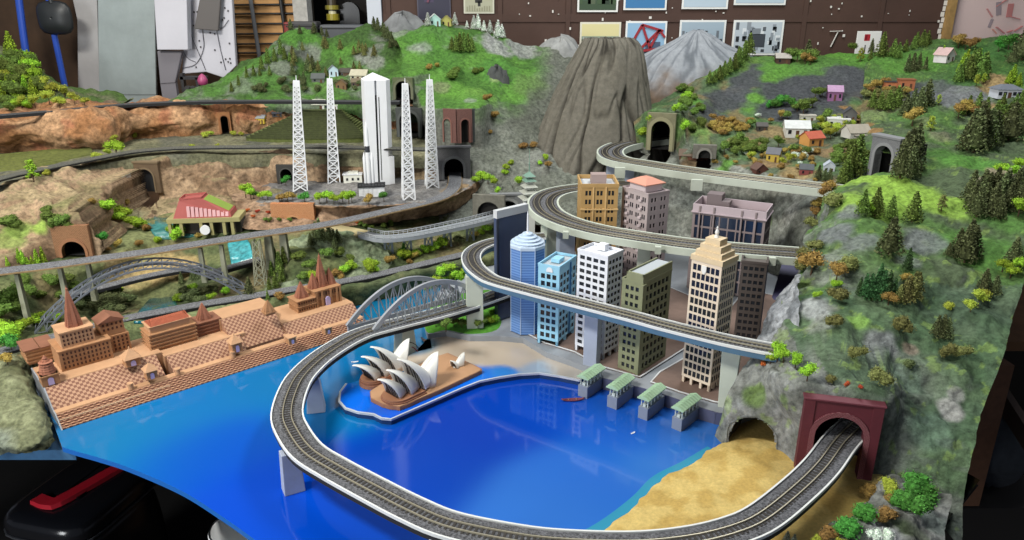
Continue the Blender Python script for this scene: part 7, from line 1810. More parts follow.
plants('tier', 'dk', 'at the right end of the ridge', [(1022, 60, 34), (1012, 64, 18)])
plants('con', 'br', 'on the dirt path right bank', [(1012, 82, 16), (1008, 84, 12), (1018, 86, 12)])
plants('con', 'gr', 'around the grey roofed pale house', [(1002, 108, 14), (1014, 112, 16), (1020, 106, 14), (1008, 118, 14), (1022, 116, 14)])
plants('con', 'gr', 'along the spur beside the snowy mountain', [(709, 84, 12), (714, 83, 12), (719, 80, 14), (724, 76, 14), (729, 73, 14), (734, 70, 16), (739, 66, 18), (744, 60, 18), (749, 55, 20), (746, 50, 12), (738, 62, 14)])
plants('tree', 'gr', 'beside the dark brown chalet on the ridge', [(791, 63, 14), (797, 62, 14), (804, 62, 12), (813, 62, 14)])
plants('tree', 'au', 'beside the chalet on the ridge', [(805, 64, 12), (810, 65, 10)])
plants('con', 'dk', 'tallest beside the chalet on the ridge', [(807, 60, 18)])
plants('tree', 'au', 'in the hedge under the left rock slab', [(712, 122, 8), (720, 125, 10), (727, 126, 9), (735, 129, 9), (742, 131, 9), (732, 125, 8), (770, 124, 8), (781, 120, 10)])
plants('tree', 'gr', 'in the village gardens', [(750, 128, 10), (787, 120, 10), (762, 150, 12), (778, 148, 12), (793, 154, 12), (826, 122, 12), (815, 132, 10), (848, 132, 10), (806, 156, 10), (733, 150, 14), (738, 146, 14), (724, 154, 12)])
plants('tree', 'ye', 'among the village houses', [(752, 160, 9), (788, 163, 9), (794, 160, 8), (745, 153, 8), (830, 139, 12), (836, 136, 11), (842, 134, 10), (782, 166, 9), (856, 122, 8), (845, 160, 9), (798, 143, 8), (804, 127, 9)])
plants('bush', 'au', 'along the edge of the top viaduct', [(715, 164, 6), (727, 160, 6), (770, 178, 6), (790, 180, 6), (815, 182, 5), (757, 170, 5), (735, 164, 5)])
plants('bush', 'wh', 'in the village centre', [(745, 155, 5), (752, 150, 5), (799, 165, 5), (804, 158, 7), (808, 154, 8), (795, 158, 6), (757, 118, 6)])
plants('bush', 'br', 'climbing the olive portal bank', [(646, 138, 14), (650, 122, 10), (686, 100, 10), (684, 130, 10), (676, 112, 10)])
plants('bush', 'em', 'on the dark right rock slab', [(775, 108, 10), (783, 106, 12), (790, 107, 10), (797, 108, 8), (768, 108, 8)])
plants('bush', 'au', 'in the golden hedge below the left rock slab', around(728, 130, 20, 6, 14, 7, 10, 31))
plants('bush', 'gr', 'on the green bank left of the rock slab', around(692, 112, 12, 22, 14, 6, 10, 32))
plants('bush', 'gr', 'behind the yellow house garden', around(744, 152, 20, 8, 14, 7, 11, 33))
plants('bush', 'ye', 'around the white villa', around(835, 128, 18, 10, 14, 6, 9, 34))
plants('bush', 'ol', 'on the hillside near the orange ruins', around(885, 100, 22, 8, 14, 7, 11, 35))
plants('bush', 'gr', 'scattered below the village lane', around(850, 160, 26, 14, 16, 7, 11, 36))
plants('bush', 'au', 'scattered in the village lower gardens', around(785, 160, 40, 10, 16, 5, 8, 37))
plants('con', 'gr', 'on the far right slope above the scar', around(1006, 130, 18, 10, 14, 14, 22, 38))
plants('bush', 'dk', 'on the rear hill lower slope', around(300, 90, 70, 8, 18, 5, 9, 39))
plants('con', 'ol', 'sprinkled over the rear hill', around(330, 62, 50, 16, 16, 7, 11, 40))
# ---- centre and rear hills
plants('con', 'gr', 'in the dark patch on the central hill', [(452, 50, 12), (456, 52, 16), (460, 51, 18), (464, 52, 18), (468, 51, 16), (472, 52, 14)])
plants('con', 'wh', 'on the skyline of the central hill', [(474, 28, 12), (478, 28, 14), (484, 30, 10), (490, 33, 12), (498, 38, 16), (502, 38, 12), (455, 25, 12), (428, 26, 12), (467, 28, 7)])
plants('con', 'dk', 'down the valley between the rear and central hills', [(374, 28, 10), (378, 31, 12), (383, 32, 10), (385, 38, 12), (388, 40, 12), (392, 44, 12), (396, 47, 12), (390, 48, 8), (399, 47, 8)])
plants('con', 'dk', 'on the crown of the rear hill', [(291, 30, 10), (300, 34, 8), (314, 34, 10), (322, 36, 9), (327, 37, 8), (315, 30, 7)])
plants('slim', 'gr', 'along the left shoulder of the rear hill', [(232, 92, 9), (239, 86, 10), (247, 78, 10), (254, 76, 11), (262, 70, 12), (268, 64, 14), (275, 62, 14), (281, 55, 14), (285, 60, 12), (290, 62, 10), (270, 76, 10), (260, 76, 9)])
plants('con', 'dk', 'in the rear valley by the blue house', [(293, 76, 12), (308, 72, 14), (313, 70, 14), (304, 82, 10), (300, 84, 9)])
plants('con', 'ol', 'on the rear hill above the cream house', [(354, 55, 9), (358, 54, 8), (363, 53, 9), (366, 52, 8), (354, 70, 8), (360, 70, 9)])
plants('bush', 'au', 'on the central hill slope', [(429, 70, 7), (438, 68, 6), (488, 101, 8), (495, 119, 9), (524, 150, 8), (533, 148, 8), (547, 168, 9), (490, 134, 5)])
plants('tree', 'br', 'right of the black stone portal', [(477, 186, 10), (483, 182, 12), (488, 184, 12), (494, 188, 10), (480, 178, 8)])
plants('bush', 'br', 'on the grey slope above the small grey portal', [(507, 170, 7), (505, 175, 7), (511, 165, 6), (497, 193, 7), (520, 185, 10), (545, 160, 6), (540, 165, 5)])
plants('bush', 'gr', 'on the central hill by the dark rock', [(452, 80, 12), (458, 74, 8), (475, 74, 7), (481, 72, 6)])
# ---- left side
plants('tree', 'br', 'in front of the launch pad wall', [(246, 198, 16), (251, 200, 12), (263, 200, 10), (268, 200, 11), (320, 204, 12), (327, 203, 14), (334, 204, 12), (343, 203, 12), (349, 204, 13), (352, 203, 11)])
plants('tree', 'em', 'in front of the launch pad wall', [(305, 203, 12), (384, 202, 10), (286, 186, 11), (254, 199, 10)])
plants('tree', 'au', 'in front of the launch pad wall', [(280, 203, 10), (288, 202, 11), (369, 206, 12), (293, 201, 9)])
plants('tree', 'br', 'on the plateau edge at the far left', [(117, 156, 18)])
plants('twig', 'br', 'on the plateau edge beside the left track', [(34, 182, 22)])
plants('bush', 'ye', 'along the plateau track', [(47, 176, 8), (98, 160, 9), (108, 155, 7), (114, 142, 8), (133, 138, 7), (205, 138, 7), (210, 136, 6), (192, 148, 5), (217, 148, 5), (235, 136, 6), (242, 136, 5)])
plants('bush', 'br', 'in the valley by the river', [(110, 214, 16), (118, 222, 12), (124, 218, 16), (133, 228, 12), (141, 228, 12), (158, 243, 8), (177, 240, 16), (170, 234, 10), (181, 228, 10)])
plants('tree', 'em', 'in front of the brown tunnel mouth', [(103, 246, 14)])
plants('bush', 'au', 'in the valley by the river', [(147, 231, 8), (118, 247, 8), (138, 247, 8), (94, 205, 8), (127, 205, 7), (108, 252, 6), (198, 238, 6)])
plants('bush', 'gr', 'on the rock above the brown tunnel mouth', [(50, 222, 14), (56, 228, 14), (63, 226, 12), (70, 230, 10), (10, 228, 14), (16, 230, 12), (48, 214, 10)])
plants('slim', 'br', 'left of the brown tunnel mouth', [(20, 262, 14), (24, 264, 14), (33, 262, 12), (38, 264, 16), (44, 262, 18), (29, 266, 10), (8, 266, 10)])
plants('bush', 'gr', 'below the trestle railway deck', [(25, 285, 12), (30, 296, 12), (50, 286, 12), (66, 284, 14), (75, 290, 10), (42, 298, 10), (10, 305, 22), (22, 312, 20), (4, 320, 20), (60, 300, 12)])
plants('bush', 'br', 'around the foot of the steel arch', [(36, 324, 12), (45, 322, 12), (10, 345, 22), (18, 338, 18), (2, 340, 20), (56, 322, 10), (26, 330, 14)])
plants('tree', 'em', 'with a round crown at the ghat corner', [(12, 352, 24)])
plants('tree', 'au', 'at the ghat corner below the emerald tree', [(8, 365, 16)])
plants('bush', 'dk', 'in the valley under the steel arch', [(88, 300, 14), (96, 304, 14), (104, 306, 16), (112, 308, 16), (120, 306, 16), (128, 304, 14), (106, 298, 14), (116, 298, 14), (98, 312, 14), (110, 316, 14), (124, 314, 12), (84, 310, 12), (186, 296, 12), (196, 298, 12), (206, 296, 12), (214, 294, 10), (188, 304, 12), (200, 304, 12)])
plants('bush', 'br', 'in the sunny valley under the steel arch', [(108, 296, 10), (118, 294, 10), (178, 302, 10), (193, 292, 10), (226, 294, 8), (212, 300, 8)])
plants('con', 'dk', 'at the right foot of the steel arch', [(182, 284, 12), (194, 280, 14), (250, 296, 20), (238, 288, 12)])
plants('slim', 'gr', 'on the slope left of the rocky knoll', [(270, 292, 14), (276, 288, 16), (282, 282, 18), (272, 276, 16), (280, 272, 20), (284, 264, 18), (288, 258, 16), (276, 264, 16), (268, 300, 10)])
plants('con', 'dk', 'on top of the rocky knoll', [(311, 246, 14), (316, 240, 18), (320, 240, 22), (323, 240, 16), (330, 242, 18), (334, 243, 14), (338, 243, 14), (335, 250, 14)])
plants('bush', 'gr', 'on the rocky knoll side', [(300, 262, 12), (310, 270, 12), (326, 258, 12), (340, 256, 10), (350, 262, 8), (304, 280, 10)])
plants('bush', 'br', 'beside the lower railway behind the tall temple', [(345, 274, 12), (352, 270, 12), (368, 272, 12), (372, 268, 12), (313, 284, 14), (376, 272, 8)])
plants('bush', 'au', 'beside the lower railway behind the tall temple', [(337, 277, 10), (391, 264, 10), (280, 300, 10), (340, 280, 8)])
plants('bush', 'br', 'beside the lower railway below the grey road bridge', [(404, 259, 14), (417, 256, 8), (424, 253, 9), (431, 252, 9), (438, 250, 10), (445, 247, 12), (486, 232, 9), (482, 236, 8)])
plants('bush', 'au', 'beside the lower railway below the grey road bridge', [(415, 258, 8), (474, 238, 8), (410, 264, 6)])
plants('con', 'em', 'beside a grey bridge trestle', [(404, 258, 14)])
plants('tree', 'dk', 'beside the lower railway near the cave', [(458, 246, 14)])
plants('bush', 'gr', 'along the tan road below the launch pad', [(360, 226, 6), (366, 229, 6), (372, 231, 6), (384, 228, 6), (390, 226, 6), (300, 216, 5), (270, 222, 5), (280, 222, 5), (290, 222, 5), (265, 222, 5)])
plants('bush', 'rd', 'along the tan road by the red roofed hall', [(248, 212, 4), (258, 213, 4), (268, 214, 4), (278, 215, 4), (253, 218, 4), (350, 222, 4), (356, 224, 4)])
# ---- around the lawn
plants('bush', 'br', 'behind the bowstring bridge', [(436, 288, 14), (444, 284, 14), (452, 280, 14), (458, 282, 12), (440, 276, 12), (450, 274, 12), (462, 276, 12), (430, 292, 10), (470, 290, 10)])
plants('tree', 'gr', 'on the lawn before the pale pier', [(446, 331, 14), (454, 327, 12), (462, 328, 12), (478, 329, 10), (484, 327, 9), (436, 327, 10)])
plants('bush', 'br', 'on the lawn right of the pale pier', [(489, 324, 9), (495, 323, 9), (494, 316, 8)])
plants('bush', 'au', 'on the lawn under the bowstring bridge', [(433, 322, 4), (441, 323, 4)])
# ---- back left bank behind the seat
plants('con', 'br', 'on the far left mound', [(12, 56, 22), (23, 52, 10), (4, 68, 12), (22, 75, 14), (30, 66, 14), (36, 60, 14), (3, 100, 16), (10, 92, 18), (18, 100, 18), (26, 92, 16), (34, 96, 16), (36, 80, 16)])
plants('tree', 'ye', 'on the far left mound', [(8, 80, 12), (16, 86, 12), (28, 78, 12), (35, 108, 14), (45, 90, 14), (55, 95, 14), (65, 98, 12), (50, 105, 14), (60, 108, 14), (75, 105, 12), (85, 106, 10), (22, 108, 12)])
plants('bush', 'gr', 'in the thicket on the far left mound', around(18, 88, 24, 26, 22, 12, 18, 8))
plants('bush', 'br', 'among the far left mound thicket', around(20, 86, 22, 26, 14, 9, 14, 9))
# ---- bottom right corner
plants('bush', 'em', 'at the lower right rocky corner', [(862, 520, 22), (845, 536, 24), (917, 495, 24), (912, 512, 26), (900, 508, 22), (926, 500, 20)])
plants('bush', 'au', 'at the lower right rocky corner', [(868, 497, 16), (886, 520, 16), (830, 542, 16), (890, 505, 12), (880, 522, 10)])
plants('bush', 'ye', 'at the lower right rocky corner', [(886, 494, 18), (818, 545, 12), (842, 546, 10)])
plants('bush', 'wh', 'on the pale rock at the lower right corner', [(872, 540, 14), (884, 542, 14)])
plants('con', 'gy', 'beside the track at the bottom edge', [(786, 545, 16), (793, 547, 14)])
# ================================================================ back wall pictures
def wallpos(x, y, Y=YW): return P(x, y, Y)
def picture(label, x0, y0, x1, y1, paint, Y=YW, frame='#e4e4e0', b=.010, name='wall_print', cat='print', tilt=0):
    a, c = wallpos(x0, y1, Y), wallpos(x1, y0, Y); w, h = c.x-a.x, c.z-a.z
    T = thing(name, label, cat, ((a.x+c.x)/2, Y-.012, (a.z+c.z)/2)); T.rotation_euler = (0, tilt, 0)
    q = MB(); q.box(-w/2, w/2, 0, .003, -h/2, h/2); q.build('paper', mat('paper_'+frame, frame, rough=.5), T)
    q = MB(); col = []
    def rect(x0, y0, x1, y1, c, d=0): 
        m = mat('ink_'+c, c, rough=.5)
        if m not in col: col.append(m)
        q.box(-w/2+b+(w-2*b)*x0, -w/2+b+(w-2*b)*x1, -.0012-d*.0004, -.0002, -h/2+b+(h-2*b)*y0, -h/2+b+(h-2*b)*y1, col.index(m))
    def line(x0, y0, x1, y1, wd, c, d=3):
        m = mat('ink_'+c, c, rough=.5)
        if m not in col: col.append(m)
        A = Vector((-w/2+b+(w-2*b)*x0, -.0012-d*.0004, -h/2+b+(h-2*b)*y0)); B = Vector((-w/2+b+(w-2*b)*x1, -.0012-d*.0004, -h/2+b+(h-2*b)*y1)); q.bar(A, B, wd, col.index(m), h=wd)
    paint(rect, line); q.build('printed_image', col, T); return T
rp = random.Random(5)
def p_land(r, l):
    r(0, .35, 1, 1, '#8fb3c4'); r(0, 0, 1, .35, '#3d4f3a', 1)
    for k in range(14): x = rp.random(); r(max(0, x-.06), .2, min(1, x+.06), .3+.25*rp.random(), rp.choice(('#41553a', '#55604a', '#2f3d30')), 1+k % 3)
def p_sea(r, l):
    r(0, .4, 1, 1, '#9cc3dc'); r(0, 0, 1, .4, '#3f78a8', 1); r(.25, .3, .5, .6, '#a8422f', 2); r(.55, .32, .7, .5, '#7c3a2c', 2)
def p_pale(r, l): r(0, 0, 1, 1, '#c4d2dc'); r(0, 0, 1, .3, '#b4c4d0', 1)
def p_station(r, l):
    r(0, .6, 1, 1, '#d8cf9a'); r(0, 0, 1, .6, '#8a9a8a', 1); r(0, .35, 1, .5, '#4c5a48', 2)
    for k in range(9): r(.03+.1*k, .05, .1+.1*k, .2+.4*rp.random(), rp.choice(('#e0ddd4', '#555a5a', '#a8b0a8')), 2)
def p_bridge(r, l):
    r(0, 0, 1, 1, '#8fb4d0'); r(0, 0, 1, .18, '#3a4a5c', 1); r(.5, .15, .9, .4, '#4d5c72', 1)
    for a in ((.0, .05, .38, .95), (.38, .95, .62, .2), (.38, .95, .95, .75), (.62, .2, .85, .78), (.3, .1, .85, .78), (.0, .05, 1, .2), (.85, .78, 1, .55)): l(*a, .012, '#9a2f36')
def p_city(r, l):
    r(0, 0, 1, 1, '#b7c0c8')
    for k in range(46): x, y = rp.random()*.94, rp.random()*.8; r(x, y, min(1, x+.05+.05*rp.random()), min(1, y+.05+.2*rp.random()), rp.choice(('#3c4046', '#5a5f66', '#8b929a', '#d5d9dc', '#24272c')), 1+k % 4)
    r(.3, .2, .66, .62, '#3f434a', 5); r(.38, .6, .55, .8, '#7d838a', 5)
def p_mount(r, l): r(0, .0, 1, 1, '#9fb0bc'); [r(.02+.09*k, .35, .08+.09*k, .5+.3*rp.random(), rp.choice(('#4a4f55', '#6e757c', '#c0c6ca')), 2) for k in range(11)]
def p_bird(r, l): r(0, 0, 1, 1, '#a8a890'); r(.36, .26, .62, .8, '#222320', 1); r(.46, .16, .56, .3, '#222320', 1); [r(.05+.09*k, .02, .1+.09*k, .1+.1*rp.random(), '#8d8c74', 1) for k in range(10)]
def p_star(r, l): r(0, 0, 1, 1, '#2b2a3e'); r(.2, .4, .5, .8, '#3f3450', 1); l(.4, .5, .8, .95, .01, '#5a4a6e'); l(.3, .4, .6, .9, .01, '#6e3a50')
def p_red(r, l): r(0, 0, 1, 1, '#e6e4e0'); r(.30, .62, .55, .9, '#b02a36', 1); r(.33, .66, .42, .86, '#7c1a26', 2); l(.38, .1, .38, .45, .004, '#303030')
picture('landscape photo print with white border at the top, over the volcano', 577, -22, 619, 12, p_land)
picture('red boats sea photo print at the top centre', 623, -22, 668, 10, p_sea)
picture('pale blue photo print at the top, third of the row', 681, -24, 730, 9, p_pale)
picture('pale blue photo print at the top, fourth of the row', 733, -24, 788, 5, p_pale)
picture('cream and green town print hanging behind the volcano top', 579, 22, 621, 56, p_station, frame='#dad6c4')
picture('print of a red steel truss bridge on blue sky', 624, 21, 667, 56, p_bridge)
picture('print of grey houses behind the snowy mountain', 677, 20, 726, 58, p_mount)
picture('grey city skyline print right of the snowy mountain', 730, 20, 784, 55, p_city)
picture('dark bird print with pale border over the central hill', 464, -25, 494, 13.5, p_bird, frame='#c9c7b4', b=.008)
picture('dark purple poster at the top left of the brown boards', 418, -24, 450, 20, p_star, frame='#4a4858', b=.006)
picture('white paper with a red square pinned behind the right ridge', 853, 31, 881, 56, p_red, frame='#e6e4e0', b=.004)
# white paint runs and masking scraps on the boards
T = thing('paint_run', 'white tee shaped paint run on the brown boards', 'paint mark', wallpos(835, 32)); T.location.y = YW-.012
q = MB(); q.bar((-.032, 0, .004), (.035, 0, .006), .010, h=.003); q.bar((.01, 0, 0), (-.018, 0, -.075), .008, h=.003); q.build('streak', MATS['white_paint'], T)
# transparent plastic sheet with red mural, right end
T = thing('plastic_sheet', 'pinkish plastic sheet hanging over a red mural at the right end of the wall', 'sheet', (P(985, 20, 4.12).x, 4.12, .70))
q = MB(); q.smooth = True; w0, w1 = P(951, 20, 4.1).x-T.location.x, 1.0; n = 40
for j in range(9):
    for i in range(n+1):
        f = i/n; q.v.append((w0+(w1-w0)*f, -.03+.015*math.sin(f*22+j*.3)+.01*noise.noise((f*9, j*.4, 2)), -.12+.7*j/8))
for j in range(8):
    for i in range(n): a = j*(n+1)+i; q.f.append((a, a+1, a+n+2, a+n+1)); q.m.append(0)
m_ = bpy.data.materials.new('milky_plastic'); m_.use_nodes = True; nt = m_.node_tree; b = nt.nodes['Principled BSDF']
b.inputs['Base Color'].default_value = (*lin('#dcc6c4'), 1); b.inputs['Roughness'].default_value = .25; b.inputs['Alpha'].default_value = .32
q.build('plastic', m_, T)
q = MB(); cols = [mat('mural_pale', '#d9c3bd', rough=.7), mat('mural_red', '#b4423a', rough=.7), mat('mural_orange', '#c9724a', rough=.7), mat('mural_dark', '#5a5466', rough=.7)]
q.box(w0, w1, .02, .03, -.12, .6, 0); rr = random.Random(9)
for k in range(46):
    x = w0+.15+rr.random()*(w1-w0-.2); z = -.05+rr.random()*.4; s = rr.uniform(.01, .035)
    a = rr.uniform(0, 3); q.bar((x-s*math.cos(a), .018, z-s*math.sin(a)), (x+s*math.cos(a), .018, z+s*math.sin(a)), rr.uniform(.012, .03), rr.choice((1, 1, 2, 3)), h=.004)
q.build('mural', cols, T)
q = MB(); a = P(946, 20, 4.13); q.box(a.x-.012, a.x+.018, 4.085, 4.13, -.8, 2.2)
tag(q.build('trim_1', mat('timber_ochre', '#9a7a48', rough=.8, var=.2)), kind='structure')
q = MB()
for k in range(14): z = .60+.028*k; q.cbox(a.x-.022+.004*math.sin(k*2.1), YW-.012, z, .012+.008*math.sin(k*1.7)**2, .004, .024)
tag(q.build('trim_2', MATS['white_paint']), kind='structure')
# white door post and recess furniture
q = MB(); x0, x1 = P(369, 20, 4.16).x, P(383, 20, 4.16).x; q.box(x0, x1, 4.12, 4.2, -.8, 2.2); tag(q.build('door_1', mat('door_white', '#c4c9d2', rough=.6)), kind='structure')
q = MB(); x0, x1 = P(296, 20, 4.2).x, P(310, 20, 4.2).x; q.box(x0, x1, 4.16, 4.26, -.8, 2.2); tag(q.build('trim_3', mat('post_pale', '#a6a49e', rough=.8, var=.2)), kind='structure')
b = P(333, 18, 4.4); T = thing('hanging_lantern', 'yellow striped lantern in the dark recess above the rear hill', 'lantern', (b.x, 4.4, b.z)); k = mpp(b)
for nm, z0, z1_, r, c in (('band', -2, 4, 6.5, '#a89a30'), ('lens', 4, 7, 4, '#e8e4c0'), ('band', 8, 12, 7, '#9a8f38'), ('cap', 12, 20, 5, '#4a4030')):
    q = MB(); q.lathe([(r*k, z0*k), (r*k, z1_*k)], 14); q.build(nm, mat('lantern_'+c, c, rough=.4), T)
q = MB(); q.bar((0, 0, 20*k), (0, 0, 120*k), .006); q.build('hanger', M_trunk, T)
b = P(350, 24, 4.45); T = thing('black_monitor', 'rounded black shape standing in the dark recess', 'appliance', (b.x, 4.45, b.z-.03)); k = mpp(b)
q = MB(); a_ = archpts(20*k, 26*k, 12); q.add([(x, 0, z) for x, z in a_]+[(x, .05, z) for x, z in a_], [tuple(range(len(a_)))]+[(i+1, i, len(a_)+i, len(a_)+i+1) for i in range(len(a_)-1)]); q.build('shell', mat('gloss_black', '#060607', rough=.3), T)
q = MB(); q.box(-11*k, 12*k, -.01, .06, -.8-b.z+.03, 0); q.build('base', mat('grey_base', '#5a5d62', rough=.5), T)
for lab, x, y, w, h, c in (('dark grey equipment case behind the rear hill', 305, 34, 30, 12, '#3c3b3c'), ('grey metal cabinet behind the rear hill', 345, 34, 46, 9, '#55585d'), ('red box behind the shoulder of the rear hill', 291, 28, 10, 6, '#7c2a26')):
    b = P(x, y, 4.12); k = mpp(b); T = thing('storage_box', lab, 'box', (b.x, 4.12, b.z-.1))
    q = MB(); q.box(-w*k/2, w*k/2, -.05, .05, -.03, .1+h*k); q.build('body', mat('box_'+c, c, rough=.6), T, bevel=.01)
    q = MB(); q.box(-w*k/2-.003, w*k/2+.003, -.053, .053, .1+h*k*.6, .1+h*k*.68); q.build('lid_seam', mat('seam', '#1c1c1d'), T)
# crate-board rack with pipes on the wall left of the recess
x0, x1 = P(230, 20, 4.24).x, P(296, 20, 4.24).x
T = thing('board_rack', 'pale wooden slat boards crossed by black pipes behind the rear hill', 'rack', ((x0+x1)/2, 4.24, .3)); w = x1-x0
zs = [P(260, y, 4.24).z-.3 for y in (64, 53, 44, 34, 24, 14, 5, -4, -14)]; rr = random.Random(2)
for a, c_ in zip([-1.1]+zs, zs): q = MB(); q.box(-w/2, w/2, 0, .02, a+.004, c_-.004); q.build('board', M_crate, T)
for z in zs[1:]: q = MB(); q.bar((-w/2, -.012, z), (w/2, -.012, z+.004), .010, n=8); q.build('pipe', mat('pipe_black', '#191919', rough=.5), T)
for x, c_ in ((-.03, '#6a6e72'), (.13, '#151515'), (-.16, '#7a4a30')):
    q = MB(); q.bar((x, -.024, zs[0]-.05), (x-.02, -.024, zs[-1]), .022 if x > -.1 else .008, n=8); q.build('upright', mat('upright_'+c_, c_, rough=.5), T)
# ---------------------------------------------------------------- left background: white cabinet panels, grey board, blue poles, black pan
def slab(name, label, cat, pts, Y, th, m, foot=0):
    pp = [P(x, y, Y) for x, y in pts]; c = sum(pp, Vector())/len(pp)
    T = thing(name, label, cat, (c.x, Y, c.z)); q = MB(); n = len(pp)
    q.add([(p.x-c.x, 0, p.z-c.z) for p in pp]+[(p.x-c.x, th, p.z-c.z) for p in pp], [tuple(range(n)), tuple(range(2*n-1, n-1, -1))]+[(i, n+i, n+(i+1) % n, (i+1) % n) for i in range(n)])
    o = q.build('panel', m, T, bevel=.004)
    if foot:
        zb = min(p.z for p in pp); xs = [p.x for p in pp if p.z < zb+.08]; q = MB(); q.box(min(xs)-c.x, max(xs)-c.x, .004, th, -.8-c.z, zb-c.z+.01); q.build('lower_part', m, T)
    return T, c
M_wp = mat('white_panel', '#c3c3cb', rough=.5, var=.06, vscale=4); M_gp = mat('grey_green_board', '#98a3a3', rough=.7, var=.12, vscale=8); M_sh = mat('dark_panel', '#5c5856', rough=.6)
slab('leaning_board', 'large grey green board leaning at the back left', 'board', [(97, -30), (154, -30), (156, 95), (99, 95)], 4.05, .02, M_gp, 1)
slab('metal_post', 'pale grey metal strip with a screw hole left of the leaning board', 'post', [(66, -30), (96, -30), (100, 95), (78, 95), (77, 20)], 4.06, .02, mat('pale_metal', '#a9a8a8', rough=.6, var=.1, vscale=6), 1)
T, c = slab('white_cabinet', 'white wired cabinet panel hanging behind the orange cliff', 'cabinet', [(186, -30), (230, -30), (236, 66), (224, 78), (206, 72), (182, 74)], 3.88, .03, M_wp)
def wires(T, c, Y, lst, m, r=.002):
    for l in lst:
        q = MB(); q.tube([Vector((p.x-c.x, -.006, p.z-c.z)) for p in spline([P(x, y, Y) for x, y in l], n=26)], r, 5); q.build('cable', m, T)
wires(T, c, 3.88, [[(203, -10), (203, 30), (204, 48), (196, 64), (182, 68)], [(187, 10), (192, 35), (200, 55), (206, 70)], [(229, 20), (222, 28), (214, 24), (210, 16), (208, 24)], [(217, 30), (221, 50), (226, 70)], [(183, 50), (188, 58), (196, 62)]], mat('cable_grey', '#4a4a52', rough=.5), .0016)
q = MB(); rr = random.Random(4)
for k in range(26): p = P(rr.uniform(186, 234), rr.uniform(5, 72), 3.88); q.cbox(p.x-c.x, -.003, p.z-c.z, .006, .003, .008)
tag(q.build('screw_holes', mat('hole_dark', '#2e2a2c'), T), kind='stuff')
slab('dark_bracket', 'dark tapered bracket in front of the white cabinet', 'bracket', [(203, -20), (222, -20), (218, 31), (194, 29)], 3.84, .02, M_sh)
T, c = slab('white_box_panel', 'flat white box panel left of the wired cabinet', 'panel', [(152, -30), (186, -30), (188, 50), (157, 50)], 3.80, .05, M_wp)
slab('grey_side_panel', 'grey shaded panel below the flat white box', 'panel', [(157, 51), (182, 51), (175, 83), (160, 84)], 3.83, .03, mat('side_grey', '#77747a', rough=.6), 1)
T = thing('switch_gear', 'black wheeled machine with a pink knob under the white cabinet', 'machine', (P(195, 92, 3.7).x, 3.7, P(195, 92, 3.7).z)); k = mpp(T.location)
q = MB(); q.box(-14*k, 12*k, 0, .04, 12*k, 15*k); q.box(-13*k, -10*k, 0, .03, 0, 18*k); q.box(2*k, 5*k, 0, .03, 2*k, 14*k); q.build('frame', mat('gear_black', '#1c1b1d', rough=.5), T)
for x in (-6, -1, 4, 8):
    q = MB(); q.lathe([(3.2*k, 0), (3.2*k, .012)], 14); o = q.build('wheel', mat('gear_dark', '#2d2b2c', rough=.5), T, loc=(x*k, .0, 3.2*k)); o.rotation_euler = (PI/2, 0, 0)
q = MB(); q.smooth = True; q.lathe([(1*k, 0), (4.5*k, 2*k), (5*k, 6*k), (3*k, 10*k), (.5*k, 12*k)], 14); q.build('knob', mat('pink_knob', '#a84a74', rough=.4), T, loc=(10*k, -.01, 6*k))
M_bp_ = mat('blue_pole', '#2c4fae', rough=.35)
for lab, l, r in (('blue pole leaning at the far left, nearer the edge', [(15, -30), (27, 62)], .017), ('blue pole behind the black pan', [(47, -30), (50, 14)], .015)):
    a, c_ = P(*l[0], 3.95), P(*l[1], 3.9); T = thing('blue_pole', lab, 'pole', c_)
    q = MB(); d_ = (c_-a).normalized()*.0; q.bar(a-c_, (0, 0, 0), r*2, n=12); q.build('shaft', M_bp_, T)
    q = MB(); q.bar((0, 0, 0), (0.01, 0, -.8-c_.z), r*1.9, n=12); q.build('lower_shaft', M_bp_, T)
c = P(52, 18, 3.86); k = mpp(c); T = thing('black_pan', 'black plastic scoop hanging by the blue pole', 'scoop', (c.x, 3.86, c.z))
q = MB(); q.smooth = True; NJ, NI = 9, 22
for j in range(NJ+1):
    f = j/NJ
    for i in range(NI):
        a = 2*PI*i/NI; r_ = (abs(math.cos(a))**4+abs(math.sin(a))**4)**-.25
        q.v.append((17*k*f*r_*math.cos(a)*.98, -.03*(1-f**3)+.03, (15*k*f*r_*math.sin(a))))
for j in range(NJ):
    for i in range(NI): q.f.append((j*NI+i, j*NI+(i+1) % NI, (j+1)*NI+(i+1) % NI, (j+1)*NI+i)); q.m.append(0)
o = q.build('bowl', mat('pan_black', '#26292b', rough=.45), T); s = o.modifiers.new('s', 'SOLIDIFY'); s.thickness = .008
q = MB(); q.bar((0, .02, 14*k), (-1*k, .02, 70*k), .022, n=10); q.build('handle', mat('pan_black', '#26292b'), T)
# ================================================================ under the layout, front
FZ = -.80
def gfl(x, y, z): return G(x, y, z)
